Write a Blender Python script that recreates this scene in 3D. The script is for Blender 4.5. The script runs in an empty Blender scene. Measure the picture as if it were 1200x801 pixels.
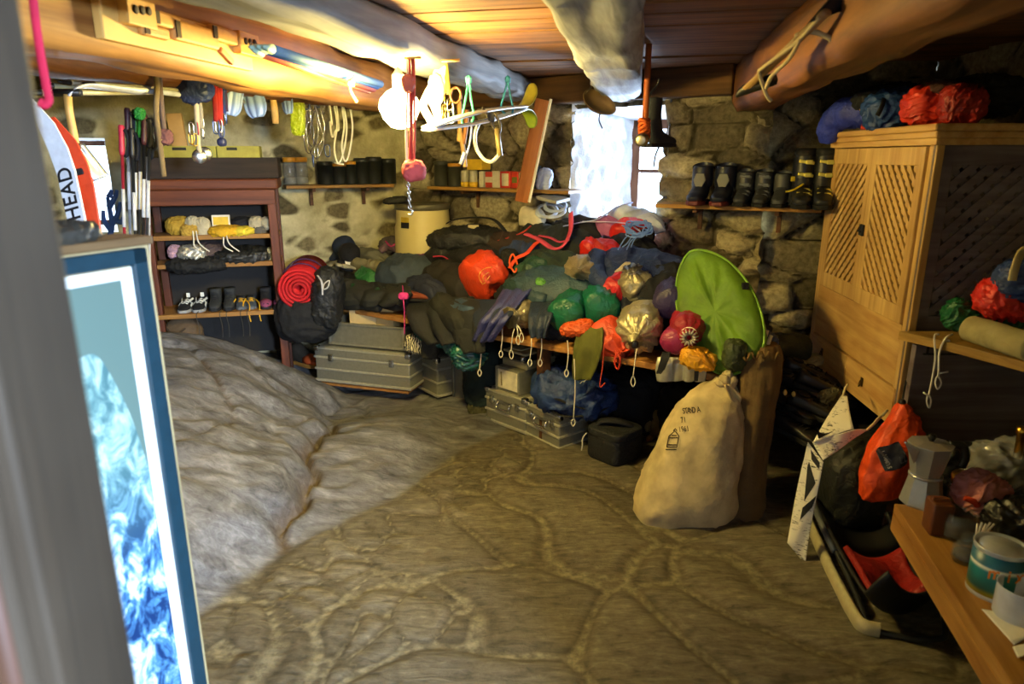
import bpy, bmesh, math, random
from mathutils import Vector, Matrix, noise
from mathutils.bvhtree import BVHTree
V = Vector
R = math.radians
SC = bpy.context.scene
# ---------------------------------------------------------------- camera, sky, lights, exposure
TH = math.radians(15.2)
CT, ST = math.cos(TH), math.sin(TH)
EYE = V((0, 0, 1.6))
cam = bpy.data.cameras.new('camera')
cam.lens = 24.0; cam.sensor_width = 36.0
cam.clip_start = 0.02
cam.dof.use_dof = True; cam.dof.focus_distance = 3.6; cam.dof.aperture_fstop = 2.8
camo = bpy.data.objects.new('camera', cam); SC.collection.objects.link(camo)
camo.location = EYE; camo.rotation_euler = (math.pi/2 - TH, 0, 0)
SC.camera = camo
w = bpy.data.worlds.new('sky'); SC.world = w; w.use_nodes = True
w.node_tree.nodes['Background'].inputs[0].default_value = (.62, .78, 1, 1)
w.node_tree.nodes['Background'].inputs[1].default_value = 4.0
def area_light(name, loc, aim, sx, sy, col, power, spread=math.pi):
    l = bpy.data.lights.new(name, 'AREA'); l.shape = 'RECTANGLE'; l.size = sx; l.size_y = sy
    l.color = col; l.energy = power; l.spread = spread
    o = bpy.data.objects.new(name, l); SC.collection.objects.link(o); o.location = loc
    o.rotation_euler = (V(aim) - V(loc)).to_track_quat('-Z', 'Y').to_euler()
    return o
DAY = (.60, .75, 1)
area_light('doorway_daylight', (1.6, -1.6, 2.0), (-1.2, 2.0, .5), .55, .7, DAY, 230, R(90))
area_light('entry_fill', (.4, -2.2, 1.7), (.5, 2.2, 1.0), 1.6, 1.2, (.66, .76, 1), 38)  # added fill lamp, standing for light bounced through the passage
area_light('window_daylight', (1.60, 5.50, 1.45), (.50, 4.1, 1.75), .7, .8, (.58, .75, 1), 420)
area_light('opening_daylight', (-3.05, 5.2, 1.6), (-2.6, 4.3, 1.3), .5, .6, (.75, .87, 1), 25)
SC.view_settings.view_transform = 'Standard'; SC.view_settings.look = 'None'
SC.view_settings.gamma = 1; SC.view_settings.use_curve_mapping = False
SC.view_settings.exposure = 0.15
SC.cycles.use_denoising = True
SC.cycles.sample_clamp_indirect = 6
SC.cycles.max_bounces = 8
BULB_POWER = 160
BULB_COL = (1.0, .76, .22)

# ---------------------------------------------------------------- helpers: photo rays
def ray(u, v):
    x, y = (u-600)/800., (400-v)/800.
    return V((x, CT + y*ST, -ST + y*CT))
def at(u, v, Y):
    d = ray(u, v); return EYE + d*(Y/d.y)
def atz(u, v, z):
    d = ray(u, v); return EYE + d*((z-1.6)/d.z)
def on(u, v, p0, n):
    d = ray(u, v); return EYE + d*((V(p0)-EYE).dot(n)/d.dot(n))
def mpx(P):                                   # metres covered by one photo pixel at P
    return (P.y*CT + (1.6-P.z)*ST)/800.
# ---------------------------------------------------------------- helpers: materials
def lin(h):
    h = h.lstrip('#'); c = [int(h[i:i+2], 16)/255 for i in (0, 2, 4)]
    return tuple((x/12.92 if x <= .04045 else ((x+.055)/1.055)**2.4) for x in c) + (1,)
MATS = {}
class NT:
    def __init__(s, m): s.t = m.node_tree; s.b = s.t.nodes['Principled BSDF']
    def n(s, typ, **kw):
        nd = s.t.nodes.new(typ)
        for k, v in kw.items():
            if k.startswith('i_'): nd.inputs[int(k[2:]) if k[2:].isdigit() else k[2:].replace('_', ' ')].default_value = v
            else: setattr(nd, k, v)
        return nd
    def l(s, a, b): s.t.links.new(a, b)
def newmat(key):
    m = bpy.data.materials.new(key); m.use_nodes = True; return m, NT(m)
def setp(b, rough=.6, metal=0, spec=.5, sheen=0):
    b.inputs['Roughness'].default_value = rough; b.inputs['Metallic'].default_value = metal
    b.inputs['Specular IOR Level'].default_value = spec
    if sheen: b.inputs['Sheen Weight'].default_value = sheen
def ramp(nt, fac, stops):
    r = nt.n('ShaderNodeValToRGB'); e = r.color_ramp.elements
    e[0].position, e[0].color = stops[0]; e[1].position, e[1].color = stops[-1]
    for p, c in stops[1:-1]:
        k = e.new(p); k.color = c
    nt.l(fac, r.inputs[0]); return r.outputs[0]
def noise_out(nt, scale, detail=4, vec=None, rough=.55, dist=0):
    t = nt.n('ShaderNodeTexNoise'); t.inputs['Scale'].default_value = scale; t.inputs['Detail'].default_value = detail
    t.inputs['Roughness'].default_value = rough; t.inputs['Distortion'].default_value = dist
    if vec is not None: nt.l(vec, t.inputs['Vector'])
    return t.outputs['Fac']
def bump(nt, h, strength=.3, dist=.01, prev=None):
    b = nt.n('ShaderNodeBump'); b.inputs['Strength'].default_value = strength; b.inputs['Distance'].default_value = dist
    nt.l(h, b.inputs['Height'])
    if prev is not None: nt.l(prev, b.inputs['Normal'])
    return b.outputs[0]
def objvec(nt, sc=(1, 1, 1), rot=(0, 0, 0)):
    tc = nt.n('ShaderNodeTexCoord'); mp = nt.n('ShaderNodeMapping')
    mp.inputs['Scale'].default_value = sc; mp.inputs['Rotation'].default_value = rot
    nt.l(tc.outputs['Object'], mp.inputs[0]); return mp.outputs[0]
def mul(c, k): return tuple(min(1, x*k) for x in c[:3]) + (1,)
def fab(h, rough=.8, kind='cloth'):
    """woven cloth: small colour drift, weave and fine wrinkles"""
    key = 'fabric_%s_%g_%s' % (h, rough, kind)
    if key in MATS: return MATS[key]
    m, nt = newmat(key); c = lin(h); setp(nt.b, rough, 0, .35 if kind == 'cloth' else .5)
    vec = objvec(nt)
    n1 = noise_out(nt, 9, 3, vec)
    nt.l(ramp(nt, n1, [(.3, mul(c, .72)), (.7, mul(c, 1.22))]), nt.b.inputs['Base Color'])
    if kind == 'cloth':
        h1 = noise_out(nt, 260, 2, vec); h2 = noise_out(nt, 38, 4, vec)
        nb = bump(nt, h2, .35, .012, bump(nt, h1, .25, .002))
    else:                                     # nylon and foil: sharp creases
        t = nt.n('ShaderNodeTexVoronoi'); t.feature = 'DISTANCE_TO_EDGE'; t.inputs['Scale'].default_value = 26
        dn = nt.n('ShaderNodeTexNoise'); dn.inputs['Scale'].default_value = 14; nt.l(vec, dn.inputs['Vector'])
        mx = nt.n('ShaderNodeMixRGB'); mx.inputs[0].default_value = .12; nt.l(vec, mx.inputs[1]); nt.l(dn.outputs['Color'], mx.inputs[2])
        nt.l(mx.outputs[0], t.inputs['Vector'])
        nb = bump(nt, t.outputs['Distance'], .35, .02, bump(nt, noise_out(nt, 40, 3, vec), .3, .01))
    nt.l(nb, nt.b.inputs['Normal'])
    MATS[key] = m; return m
def nyl(h, rough=.45): return fab(h, rough, 'nylon')
def foil(h):
    key = 'foil_' + h
    if key in MATS: return MATS[key]
    m = fab(h, .38, 'nylon').copy(); m.name = key
    m.node_tree.nodes['Principled BSDF'].inputs['Metallic'].default_value = .55
    MATS[key] = m; return m
def plain(h, rough=.5, metal=0, spec=.5, var=.12, scale=30, bmp=.08):
    key = 'plain_%s_%g_%g_%g' % (h, rough, metal, var)
    if key in MATS: return MATS[key]
    m, nt = newmat(key); c = lin(h); setp(nt.b, rough, metal, spec)
    vec = objvec(nt); n1 = noise_out(nt, scale, 4, vec)
    nt.l(ramp(nt, n1, [(.3, mul(c, 1-var)), (.7, mul(c, 1+var))]), nt.b.inputs['Base Color'])
    if bmp: nt.l(bump(nt, n1, bmp, .004), nt.b.inputs['Normal'])
    MATS[key] = m; return m
def metalm(h='b8bbb6', rough=.35): return plain(h, rough, 1.0, .5, .1, 60, .05)
def wood(key, c1, c2, axis=(1, 0, 0), grain=26, rough=.6, along=1.6, dark=None):
    """planed or hewn wood; axis = direction the grain runs in"""
    k = 'wood_' + key
    if k in MATS: return MATS[k]
    m, nt = newmat(k); setp(nt.b, rough, 0, .3)
    ax = V(axis).normalized(); q = ax.to_track_quat('X', 'Z').inverted().to_euler()
    tc = nt.n('ShaderNodeTexCoord'); r = nt.n('ShaderNodeMapping'); r.inputs['Rotation'].default_value = q
    nt.l(tc.outputs['Object'], r.inputs[0])
    s = nt.n('ShaderNodeMapping'); s.inputs['Scale'].default_value = (along, grain, grain); nt.l(r.outputs[0], s.inputs[0])
    n1 = noise_out(nt, 1, 6, s.outputs[0], .6, .6)
    n2 = noise_out(nt, 3, 3, tc.outputs['Object'])
    a = lin(c1); b = lin(c2)
    col = ramp(nt, n1, [(.28, a), (.5, mul(tuple((a[i]+b[i])/2 for i in range(3)), 1)), (.72, b)])
    mx = nt.n('ShaderNodeMixRGB', blend_type='MULTIPLY'); mx.inputs[0].default_value = .6
    nt.l(col, mx.inputs[1]); nt.l(ramp(nt, n2, [(.35, (.55, .5, .45, 1)), (.65, (1, 1, 1, 1))]), mx.inputs[2])
    nt.l(mx.outputs[0], nt.b.inputs['Base Color'])
    nt.l(bump(nt, n1, .3, .006), nt.b.inputs['Normal'])
    MATS[k] = m; return m
def glassm(h='ffffff', rough=.05, alpha=None):
    key = 'glass_%s_%g' % (h, rough)
    if key in MATS: return MATS[key]
    m, nt = newmat(key); setp(nt.b, rough); nt.b.inputs['Base Color'].default_value = lin(h)
    nt.b.inputs['Transmission Weight'].default_value = 1.0; nt.b.inputs['IOR'].default_value = 1.45
    MATS[key] = m; return m
# ---------------------------------------------------------------- helpers: meshes
def crumple(p, f, seed=0.):
    q = V((p[0]*f+seed*7.3, p[1]*f-seed*3.1, p[2]*f+seed*1.7))
    q = q + V((noise.noise(q*.7), noise.noise(q*.7+V((5, 1, 2))), noise.noise(q*.7+V((1, 8, 3)))))*.55
    rs_ = int(seed*37) % 97; d = V((math.sin(rs_*1.7), math.cos(rs_*2.3), math.sin(rs_*.9+1))).normalized()
    q2 = q+d*(q.dot(d)*1.7)
    a = 1-2.5*abs(noise.noise(q2)); b = 1-2.5*abs(noise.noise(q2*2.2+V((3, 3, 3)))); c = noise.noise(q*.5)
    return .62*a*abs(a) + .20*a + .30*b + .65*c
class MB:
    def __init__(s): s.v = []; s.f = []; s.sm = []; s.mi = []
    def add(s, vs, fs, smooth=True, mi=0):
        b = len(s.v); s.v += [V(x) for x in vs]
        for f in fs: s.f.append(tuple(i+b for i in f)); s.sm.append(smooth); s.mi.append(mi)
        return s
    def bm(s, bm, smooth=False, mi=0, M=None):
        bm.verts.ensure_lookup_table(); bm.verts.index_update()
        vs = [(M @ x.co) if M else x.co.copy() for x in bm.verts]
        s.add(vs, [[x.index for x in f.verts] for f in bm.faces], smooth, mi); bm.free(); return s
    def box(s, c, size, bev=.004, rot=None, M=None, mi=0, seg=2):
        b = bmesh.new(); bmesh.ops.create_cube(b, size=1)
        for x in b.verts: x.co = V((x.co.x*size[0], x.co.y*size[1], x.co.z*size[2]))
        if bev > 0:
            bev = min(bev, .45*min(size))
            bmesh.ops.bevel(b, geom=list(b.edges), offset=bev, segments=seg, profile=.5, affect='EDGES')
        T = Matrix.Translation(V(c))
        if rot is not None: T = T @ (rot if isinstance(rot, Matrix) else Matrix.Rotation(rot, 4, 'Z'))
        if M: T = M @ T
        return s.bm(b, bev > 0 and seg > 2, mi, T)
    def bar(s, a, b, w, h, bev=.003, up=(0, 0, 1), mi=0):
        a, b = V(a), V(b); x = (b-a); L = x.length; x.normalize(); z = V(up); y = z.cross(x)
        if y.length < 1e-4: y = V((0, 1, 0)).cross(x)
        y.normalize(); z = x.cross(y)
        M = Matrix((x, y, z)).transposed().to_4x4(); M.translation = (a+b)/2
        return s.box((0, 0, 0), (L, w, h), bev, None, M, mi)
    def rings(s, rings, cap=True, closed=False, smooth=True, mi=0):
        n = len(rings[0]); vs = [p for r in rings for p in r]; fs = []
        m = len(rings)
        for i in range(m if closed else m-1):
            for j in range(n):
                k = (j+1) % n; i2 = (i+1) % m
                fs.append((i*n+j, i*n+k, i2*n+k, i2*n+j))
        if cap and not closed:
            fs.append(tuple(range(n-1, -1, -1))); fs.append(tuple((m-1)*n+j for j in range(n)))
        return s.add(vs, fs, smooth, mi)
    def tube(s, pts, r, n=8, closed=False, mi=0, flat=1.0, up=None, disp=None, cap=True):
        pts = [V(p) for p in pts]; m = len(pts); rs = r if isinstance(r, (list, tuple)) else [r]*m
        rg = []; N = None
        for i, p in enumerate(pts):
            if closed: t = pts[(i+1) % m]-pts[i-1]
            else: t = pts[min(i+1, m-1)]-pts[max(i-1, 0)]
            if t.length < 1e-9: t = V((0, 0, 1))
            t.normalize()
            if N is None:
                N = V(up) if up else (V((0, 0, 1)) if abs(t.z) < .9 else V((0, 1, 0)))
            N = N - t*N.dot(t)
            if N.length < 1e-6: N = t.orthogonal()
            N.normalize(); B = t.cross(N)
            ring = []
            for j in range(n):
                a = 2*math.pi*j/n; q = N*math.cos(a)*rs[i]*flat + B*math.sin(a)*rs[i]
                if disp:
                    k = disp(p+q); q = q*(1+k)
                ring.append(p+q)
            rg.append(ring)
        return s.rings(rg, cap, closed, True, mi)
    def lathe(s, prof, n=24, c=(0, 0, 0), axis=(0, 0, 1), mi=0, smooth=True, phase=0, disp=None):
        ax = V(axis).normalized(); q = V((0, 0, 1)).rotation_difference(ax).to_matrix(); c = V(c); rg = []
        for r, z in prof:
            ring = []
            for j in range(n):
                a = 2*math.pi*j/n+phase; p = V((max(r, 1e-4)*math.cos(a), max(r, 1e-4)*math.sin(a), z))
                if disp: p = disp(p, a, r, z)
                ring.append(c+q@p)
            rg.append(ring)
        return s.rings(rg, True, False, smooth, mi)
    def sheet(s, fn, nu, nv, th=.004, mi=0):
        P = [[V(fn(i/nu, j/nv)) for j in range(nv+1)] for i in range(nu+1)]
        def nr(i, j):
            a = P[min(i+1, nu)][j]-P[max(i-1, 0)][j]; b = P[i][min(j+1, nv)]-P[i][max(j-1, 0)]
            c = a.cross(b); return c.normalized() if c.length > 1e-12 else V((0, 0, 1))
        w_ = nv+1; top = []; bot = []
        for i in range(nu+1):
            for j in range(nv+1):
                k = nr(i, j)*th*.5; top.append(P[i][j]+k); bot.append(P[i][j]-k)
        o = len(top); fs = []
        for i in range(nu):
            for j in range(nv):
                a, b, c, d = i*w_+j, (i+1)*w_+j, (i+1)*w_+j+1, i*w_+j+1
                fs.append((a, b, c, d)); fs.append((o+d, o+c, o+b, o+a))
        for i in range(nu):
            a, b = i*w_, (i+1)*w_; fs.append((b, a, o+a, o+b))
            a, b = i*w_+nv, (i+1)*w_+nv; fs.append((a, b, o+b, o+a))
        for j in range(nv):
            a, b = j, j+1; fs.append((a, b, o+b, o+a))
            a, b = nu*w_+j, nu*w_+j+1; fs.append((b, a, o+a, o+b))
        return s.add(top+bot, fs, True, mi)
    def prism(s, poly, off, bev=0, mi=0, smooth=False):
        """flat polygon (3-D points) pushed along off"""
        b = bmesh.new(); vs = [b.verts.new(V(p)) for p in poly]; f = b.faces.new(vs)
        r = bmesh.ops.extrude_face_region(b, geom=[f])
        for x in r['geom']:
            if isinstance(x, bmesh.types.BMVert): x.co += V(off)
        bmesh.ops.recalc_face_normals(b, faces=list(b.faces))
        if bev: bmesh.ops.bevel(b, geom=list(b.edges), offset=bev, segments=2, profile=.5, affect='EDGES')
        return s.bm(b, smooth, mi)
    def blob(s, c, rad, amp=.14, f=1.6, seed=0., rot=None, nu=44, nv=26, e=.75, flat=None, mi=0, stretch=(1, 1, 1)):
        """crumpled soft body: rounded box with folds; flat = cut-off of the underside (share of rz)"""
        rg = []; c = V(c); m = (rad[0]*rad[1]*rad[2])**(1/3.)*.85
        def se(x, k): return math.copysign(abs(x)**k, x)
        for i in range(nv+1):
            ph = -math.pi/2+math.pi*i/nv; ph = max(-1.5, min(1.5, ph)); ring = []
            for j in range(nu):
                a = 2*math.pi*j/nu
                p = V((rad[0]*se(math.cos(ph), e)*se(math.cos(a), e), rad[1]*se(math.cos(ph), e)*se(math.sin(a), e), rad[2]*se(math.sin(ph), e)))
                nrm = V((p.x/rad[0]**2, p.y/rad[1]**2, p.z/rad[2]**2)).normalized()
                k = crumple((p.x*stretch[0]/m, p.y*stretch[1]/m, p.z*stretch[2]/m), f*.66, seed)
                p = p+nrm*(amp*min(m, 1.9*min(rad))*1.25*k)
                if flat is not None: p.z = max(p.z, -rad[2]*flat+.1*(p.z+rad[2]*flat))
                if rot: p = rot @ p
                ring.append(c+p)
            rg.append(ring)
        return s.rings(rg, True, False, True, mi)
ROOTM = {}
def rmat(o): return ROOTM.get(o.name, Matrix.Identity(4))
def thing(name, label, cat, loc=(0, 0, 0), rz=0., group=None, rot=None):
    o = bpy.data.objects.new(name, None); SC.collection.objects.link(o); o.empty_display_size = .05
    o.location = loc; e = rot.to_euler() if rot is not None else (0, 0, rz); o.rotation_euler = e
    Rm = rot.to_4x4() if rot is not None else Matrix.Rotation(rz, 4, 'Z')
    ROOTM[o.name] = Matrix.Translation(V(loc)) @ Rm
    tag(o, label, cat, group); return o
def tag(o, label=None, cat=None, group=None, kind=None):
    if label: o['label'] = label
    if cat: o['category'] = cat
    if group: o['group'] = group
    if kind: o['kind'] = kind
    return o
def obj(name, mb, mat, parent=None, local=False, label=None, keep=False):
    me = bpy.data.meshes.new(name); vs = [v.copy() for v in mb.v]; loc = V((0, 0, 0))
    if parent is not None:
        if not local:
            Mi = rmat(parent).inverted(); vs = [Mi @ v for v in vs]
    elif not keep and not local:
        lo = [min(v[i] for v in vs) for i in range(3)]; hi = [max(v[i] for v in vs) for i in range(3)]
        loc = V(((lo[0]+hi[0])/2, (lo[1]+hi[1])/2, lo[2])); vs = [v-loc for v in vs]
    me.from_pydata([tuple(v) for v in vs], [], mb.f)
    me.polygons.foreach_set('use_smooth', mb.sm)
    if any(mb.mi): me.polygons.foreach_set('material_index', mb.mi)
    b = bmesh.new(); b.from_mesh(me); bmesh.ops.recalc_face_normals(b, faces=list(b.faces)); b.to_mesh(me); b.free()
    for m in (mat if isinstance(mat, (list, tuple)) else [mat]): me.materials.append(m)
    me.update()
    o = bpy.data.objects.new(name, me); SC.collection.objects.link(o); o.location = loc
    if parent is not None:
        o.parent = parent; ROOTM[o.name] = rmat(parent)
    else: ROOTM[o.name] = Matrix.Translation(loc)
    if label: o['label'] = label
    return o
def solo(name, mb, mat, label, cat, group=None):
    return tag(obj(name, mb, mat), label, cat, group)
def struct(name, mb, mat, parent=None):
    o = obj(name, mb, mat, parent, keep=True)
    if parent is None: o['kind'] = 'structure'
    return o
def dup(root, loc, rz=None, label=None, group=None, rot=None, scale=None):
    r = root.copy(); SC.collection.objects.link(r); r.location = loc
    if rot is not None: r.rotation_euler = rot.to_euler()
    elif rz is not None: r.rotation_euler = (0, 0, rz)
    if scale: r.scale = scale
    if label: r['label'] = label
    if group: r['group'] = group
    for ch in [o for o in SC.objects if o.parent == root]:
        c = ch.copy(); SC.collection.objects.link(c); c.parent = r
        for g in [o for o in SC.objects if o.parent == ch]:
            d = g.copy(); SC.collection.objects.link(d); d.parent = c
    return r
def bez(pts, n=8):
    """smooth curve through points (Catmull-Rom)"""
    P = [V(p) for p in pts]; out = []
    for i in range(len(P)-1):
        p0, p1, p2, p3 = P[max(i-1, 0)], P[i], P[i+1], P[min(i+2, len(P)-1)]
        for k in range(n):
            t = k/n; out.append(.5*((2*p1)+(p2-p0)*t+(2*p0-5*p1+4*p2-p3)*t*t+(3*p1-p0-3*p2+p3)*t**3))
    out.append(P[-1]); return out
def bez_r(rs, n=8):
    out = []
    for i in range(len(rs)-1):
        for k in range(n): out.append(rs[i]+(rs[i+1]-rs[i])*k/n)
    out.append(rs[-1]); return out
def loopc(pts, n=6):
    """closed smooth curve"""
    P = [V(p) for p in pts]; m = len(P); out = []
    for i in range(m):
        p0, p1, p2, p3 = P[i-1], P[i], P[(i+1) % m], P[(i+2) % m]
        for k in range(n):
            t = k/n; out.append(.5*((2*p1)+(p2-p0)*t+(2*p0-5*p1+4*p2-p3)*t*t+(3*p1-p0-3*p2+p3)*t**3))
    return out
def text_mb(s, size, M, depth=.0006, target=None, spacing=1.0):
    c = bpy.data.curves.new('lettering', 'FONT'); c.body = s; c.size = size; c.extrude = depth; c.align_x = 'CENTER'; c.align_y = 'CENTER'
    c.space_character = spacing; c.offset = size*.012
    o = bpy.data.objects.new('lettering', c); SC.collection.objects.link(o)
    me = bpy.data.meshes.new_from_object(o.evaluated_get(bpy.context.evaluated_depsgraph_get()))
    mb = MB(); mb.add([M @ v.co for v in me.vertices], [list(p.vertices) for p in me.polygons], False)
    bpy.data.objects.remove(o); bpy.data.meshes.remove(me); bpy.data.curves.remove(c); return mb
def letters_on(s, size, start, right, up, src, direction, step, off=.004, xs=.7):
    """lettering set character by character flat on the cloth of mb src, from start along right"""
    t = BVHTree.FromPolygons([tuple(v) for v in src.v], src.f); d = V(direction).normalized(); out = MB(); right = V(right).normalized()
    for i, ch in enumerate(s):
        if ch == ' ': continue
        p = V(start)+right*step*i; h = t.ray_cast(p-d*.4, d)
        if h[0] is None: continue
        n = V(h[1]).normalized(); n = -n if n.dot(d) > 0 else n; n = (n-d*1.2).normalized()
        x = (right-n*right.dot(n)).normalized(); y = n.cross(x)
        M = Matrix((x, y, n)).transposed().to_4x4(); M.translation = h[0]-d*off
        m_ = text_mb(ch, size, M @ Matrix.Diagonal((xs, 1, 1, 1)), .0005); out.add(m_.v, m_.f, False)
    return out
def wrap(mb, src, direction, off=.0025):
    """lay flat marks onto the surface of mb src by casting along direction"""
    t = BVHTree.FromPolygons([tuple(v) for v in src.v], src.f); d = V(direction).normalized()
    for i, v in enumerate(mb.v):
        h = t.ray_cast(v-d*.4, d)
        if h[0] is not None: mb.v[i] = h[0]-d*off
    return mb
# ================================================================ THE SETTING
def smooth(a, b, x):
    t = max(0., min(1., (x-a)/(b-a))); return t*t*(3-2*t)
def crackx(y): return -.93-.11*(y-2.4)+.03*math.sin(y*9)+.02*math.sin(y*23)
def rockness(x, y):
    """signed distance left of the mortar line where the bedrock comes out of the floor"""
    d = -.845*x+.534*(y-3.9)
    if y > 3.9: d = max(min(d, .9-.0*x), -.845*(x+.35)+.2*(y-3.9)) if x > -.9 else d
    return d + .07*noise.noise(V((x*2.2, y*2.2, 4)))
def H(x, y):
    n0 = .012*noise.noise(V((x*1.7, y*1.7, 0)))
    d = rockness(x, y); h = n0
    if d > -.1:
        k = smooth(-.02, .25, d)
        dome = .10*smooth(0, .45, d)*(1-.5*smooth(.6, 1.0, d))*(1-.75*smooth(3.35, 3.8, y+.25*x))
        r = crackx(y)-x
        rock1 = 0
        if r > 0:
            rock1 = .08*smooth(0, .12, r)+.27*smooth(0, .95, r)+.14*smooth(2.2, 4.0, y)*smooth(0, .5, r)
            rock1 = min(rock1, .56)
            rock1 *= smooth(1.3, 2.5, y+.35*r)
        back = 1-.62*smooth(4.1, 4.7, y-.18*x-.3)
        hh = (dome+rock1)*back
        crv = abs(r)
        if y < 3.75: hh -= .07*(1-smooth(0, .035+.02*noise.noise(V((y*3, 1, 1))), crv))
        q = V((x*1.1+y*.9, y*2.6-x*1.4, 7))
        hh += .030*noise.noise(q*1.3)+.020*(1-2*abs(noise.noise(q*3.1)))+.008*noise.noise(q*8)
        v2 = noise.noise(V((x*2.1, y*1.3, 9))); hh -= .05*(1-smooth(0, .05, abs(v2)))*smooth(.5, .9, d)*.6
        h += k*hh
    return h
def vor(p):
    d, pts = noise.voronoi(p)
    q = pts[0]; r = math.sin(q.x*12.9898+q.y*78.233+q.z*37.7)*43758.5453
    return d[1]-d[0], r-math.floor(r), (q-p)
def attr_mesh(name, vs, fs, at_, mat):
    me = bpy.data.meshes.new(name); me.from_pydata([tuple(v) for v in vs], [], fs)
    me.polygons.foreach_set('use_smooth', [True]*len(fs))
    for k, vals in at_.items():
        a = me.attributes.new(k, 'FLOAT', 'POINT'); a.data.foreach_set('value', vals)
    me.materials.append(mat); o = bpy.data.objects.new(name, me); SC.collection.objects.link(o); o['kind'] = 'structure'
    return o
def attr(nt, n): a = nt.n('ShaderNodeAttribute'); a.attribute_name = n; return a.outputs['Fac']
# floor material: schist slabs in mortar, bedrock beside them
def floor_mat():
    m, nt = newmat('stone_floor'); setp(nt.b, .62, 0, .32)
    rock, edge, cell = attr(nt, 'rock'), attr(nt, 'edge'), attr(nt, 'cell')
    vec = objvec(nt, (1, 1, 1)); st = objvec(nt, (7, 30, 24), (0, 0, R(33)))
    streak = noise_out(nt, 1.3, 8, st, .65, .8); fine = noise_out(nt, 26, 6, vec, .65); big = noise_out(nt, 1.6, 4, vec)
    mixf = nt.n('ShaderNodeMath', operation='MULTIPLY_ADD'); nt.l(streak, mixf.inputs[0]); mixf.inputs[1].default_value = .7
    sc = nt.n('ShaderNodeMath', operation='MULTIPLY'); nt.l(fine, sc.inputs[0]); sc.inputs[1].default_value = .3; nt.l(sc.outputs[0], mixf.inputs[2])
    slab = ramp(nt, mixf.outputs[0], [(.32, lin('2f2b23')), (.45, lin('5a5445')), (.56, lin('6e6755')), (.72, lin('918973'))])
    vary = nt.n('ShaderNodeMixRGB', blend_type='MULTIPLY'); vary.inputs[0].default_value = .6
    nt.l(slab, vary.inputs[1]); nt.l(ramp(nt, cell, [(0, (.42, .40, .36, 1)), (1, (.95, .95, .95, 1))]), vary.inputs[2])
    st2 = objvec(nt, (2.5, 9, 8), (0, 0, R(38))); lo_ = noise_out(nt, 1.2, 8, st2, .6, 1.2)
    rkf = nt.n('ShaderNodeMath', operation='MULTIPLY_ADD'); nt.l(lo_, rkf.inputs[0]); rkf.inputs[1].default_value = .55
    rk2 = nt.n('ShaderNodeMath', operation='MULTIPLY'); nt.l(mixf.outputs[0], rk2.inputs[0]); rk2.inputs[1].default_value = .45; nt.l(rk2.outputs[0], rkf.inputs[2])
    rockc = ramp(nt, rkf.outputs[0], [(.34, lin('2a2a2b')), (.44, lin('525253')), (.53, lin('676768')), (.66, lin('888889'))])
    rv = nt.n('ShaderNodeMixRGB', blend_type='MULTIPLY'); rv.inputs[0].default_value = .5
    nt.l(rockc, rv.inputs[1]); nt.l(ramp(nt, big, [(.38, (.62, .55, .45, 1)), (.6, (1, 1, 1, 1))]), rv.inputs[2])
    mort = ramp(nt, fine, [(.35, lin('4a4536')), (.65, lin('81795f'))])
    e = ramp(nt, edge, [(.006, (1, 1, 1, 1)), (.036, (0, 0, 0, 1))])
    a = nt.n('ShaderNodeMixRGB'); nt.l(e, a.inputs[0])
    rim = nt.n('ShaderNodeMixRGB', blend_type='MULTIPLY'); rim.inputs[0].default_value = 1; nt.l(vary.outputs[0], rim.inputs[1]); nt.l(ramp(nt, edge, [(.03, (.6, .57, .52, 1)), (.085, (1, 1, 1, 1))]), rim.inputs[2])
    nt.l(rim.outputs[0], a.inputs[1]); nt.l(mort, a.inputs[2])
    b = nt.n('ShaderNodeMixRGB'); nt.l(rock, b.inputs[0]); nt.l(a.outputs[0], b.inputs[1]); nt.l(rv.outputs[0], b.inputs[2])
    # rusty dirt in the cracks
    rust = nt.n('ShaderNodeMixRGB'); nt.l(attr(nt, 'rust'), rust.inputs[0]); nt.l(b.outputs[0], rust.inputs[1]); rust.inputs[2].default_value = lin('4a371c')
    nt.l(rust.outputs[0], nt.b.inputs['Base Color'])
    nt.l(bump(nt, mixf.outputs[0], .38, .03, bump(nt, fine, .3, .01)), nt.b.inputs['Normal'])
    return m
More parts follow.
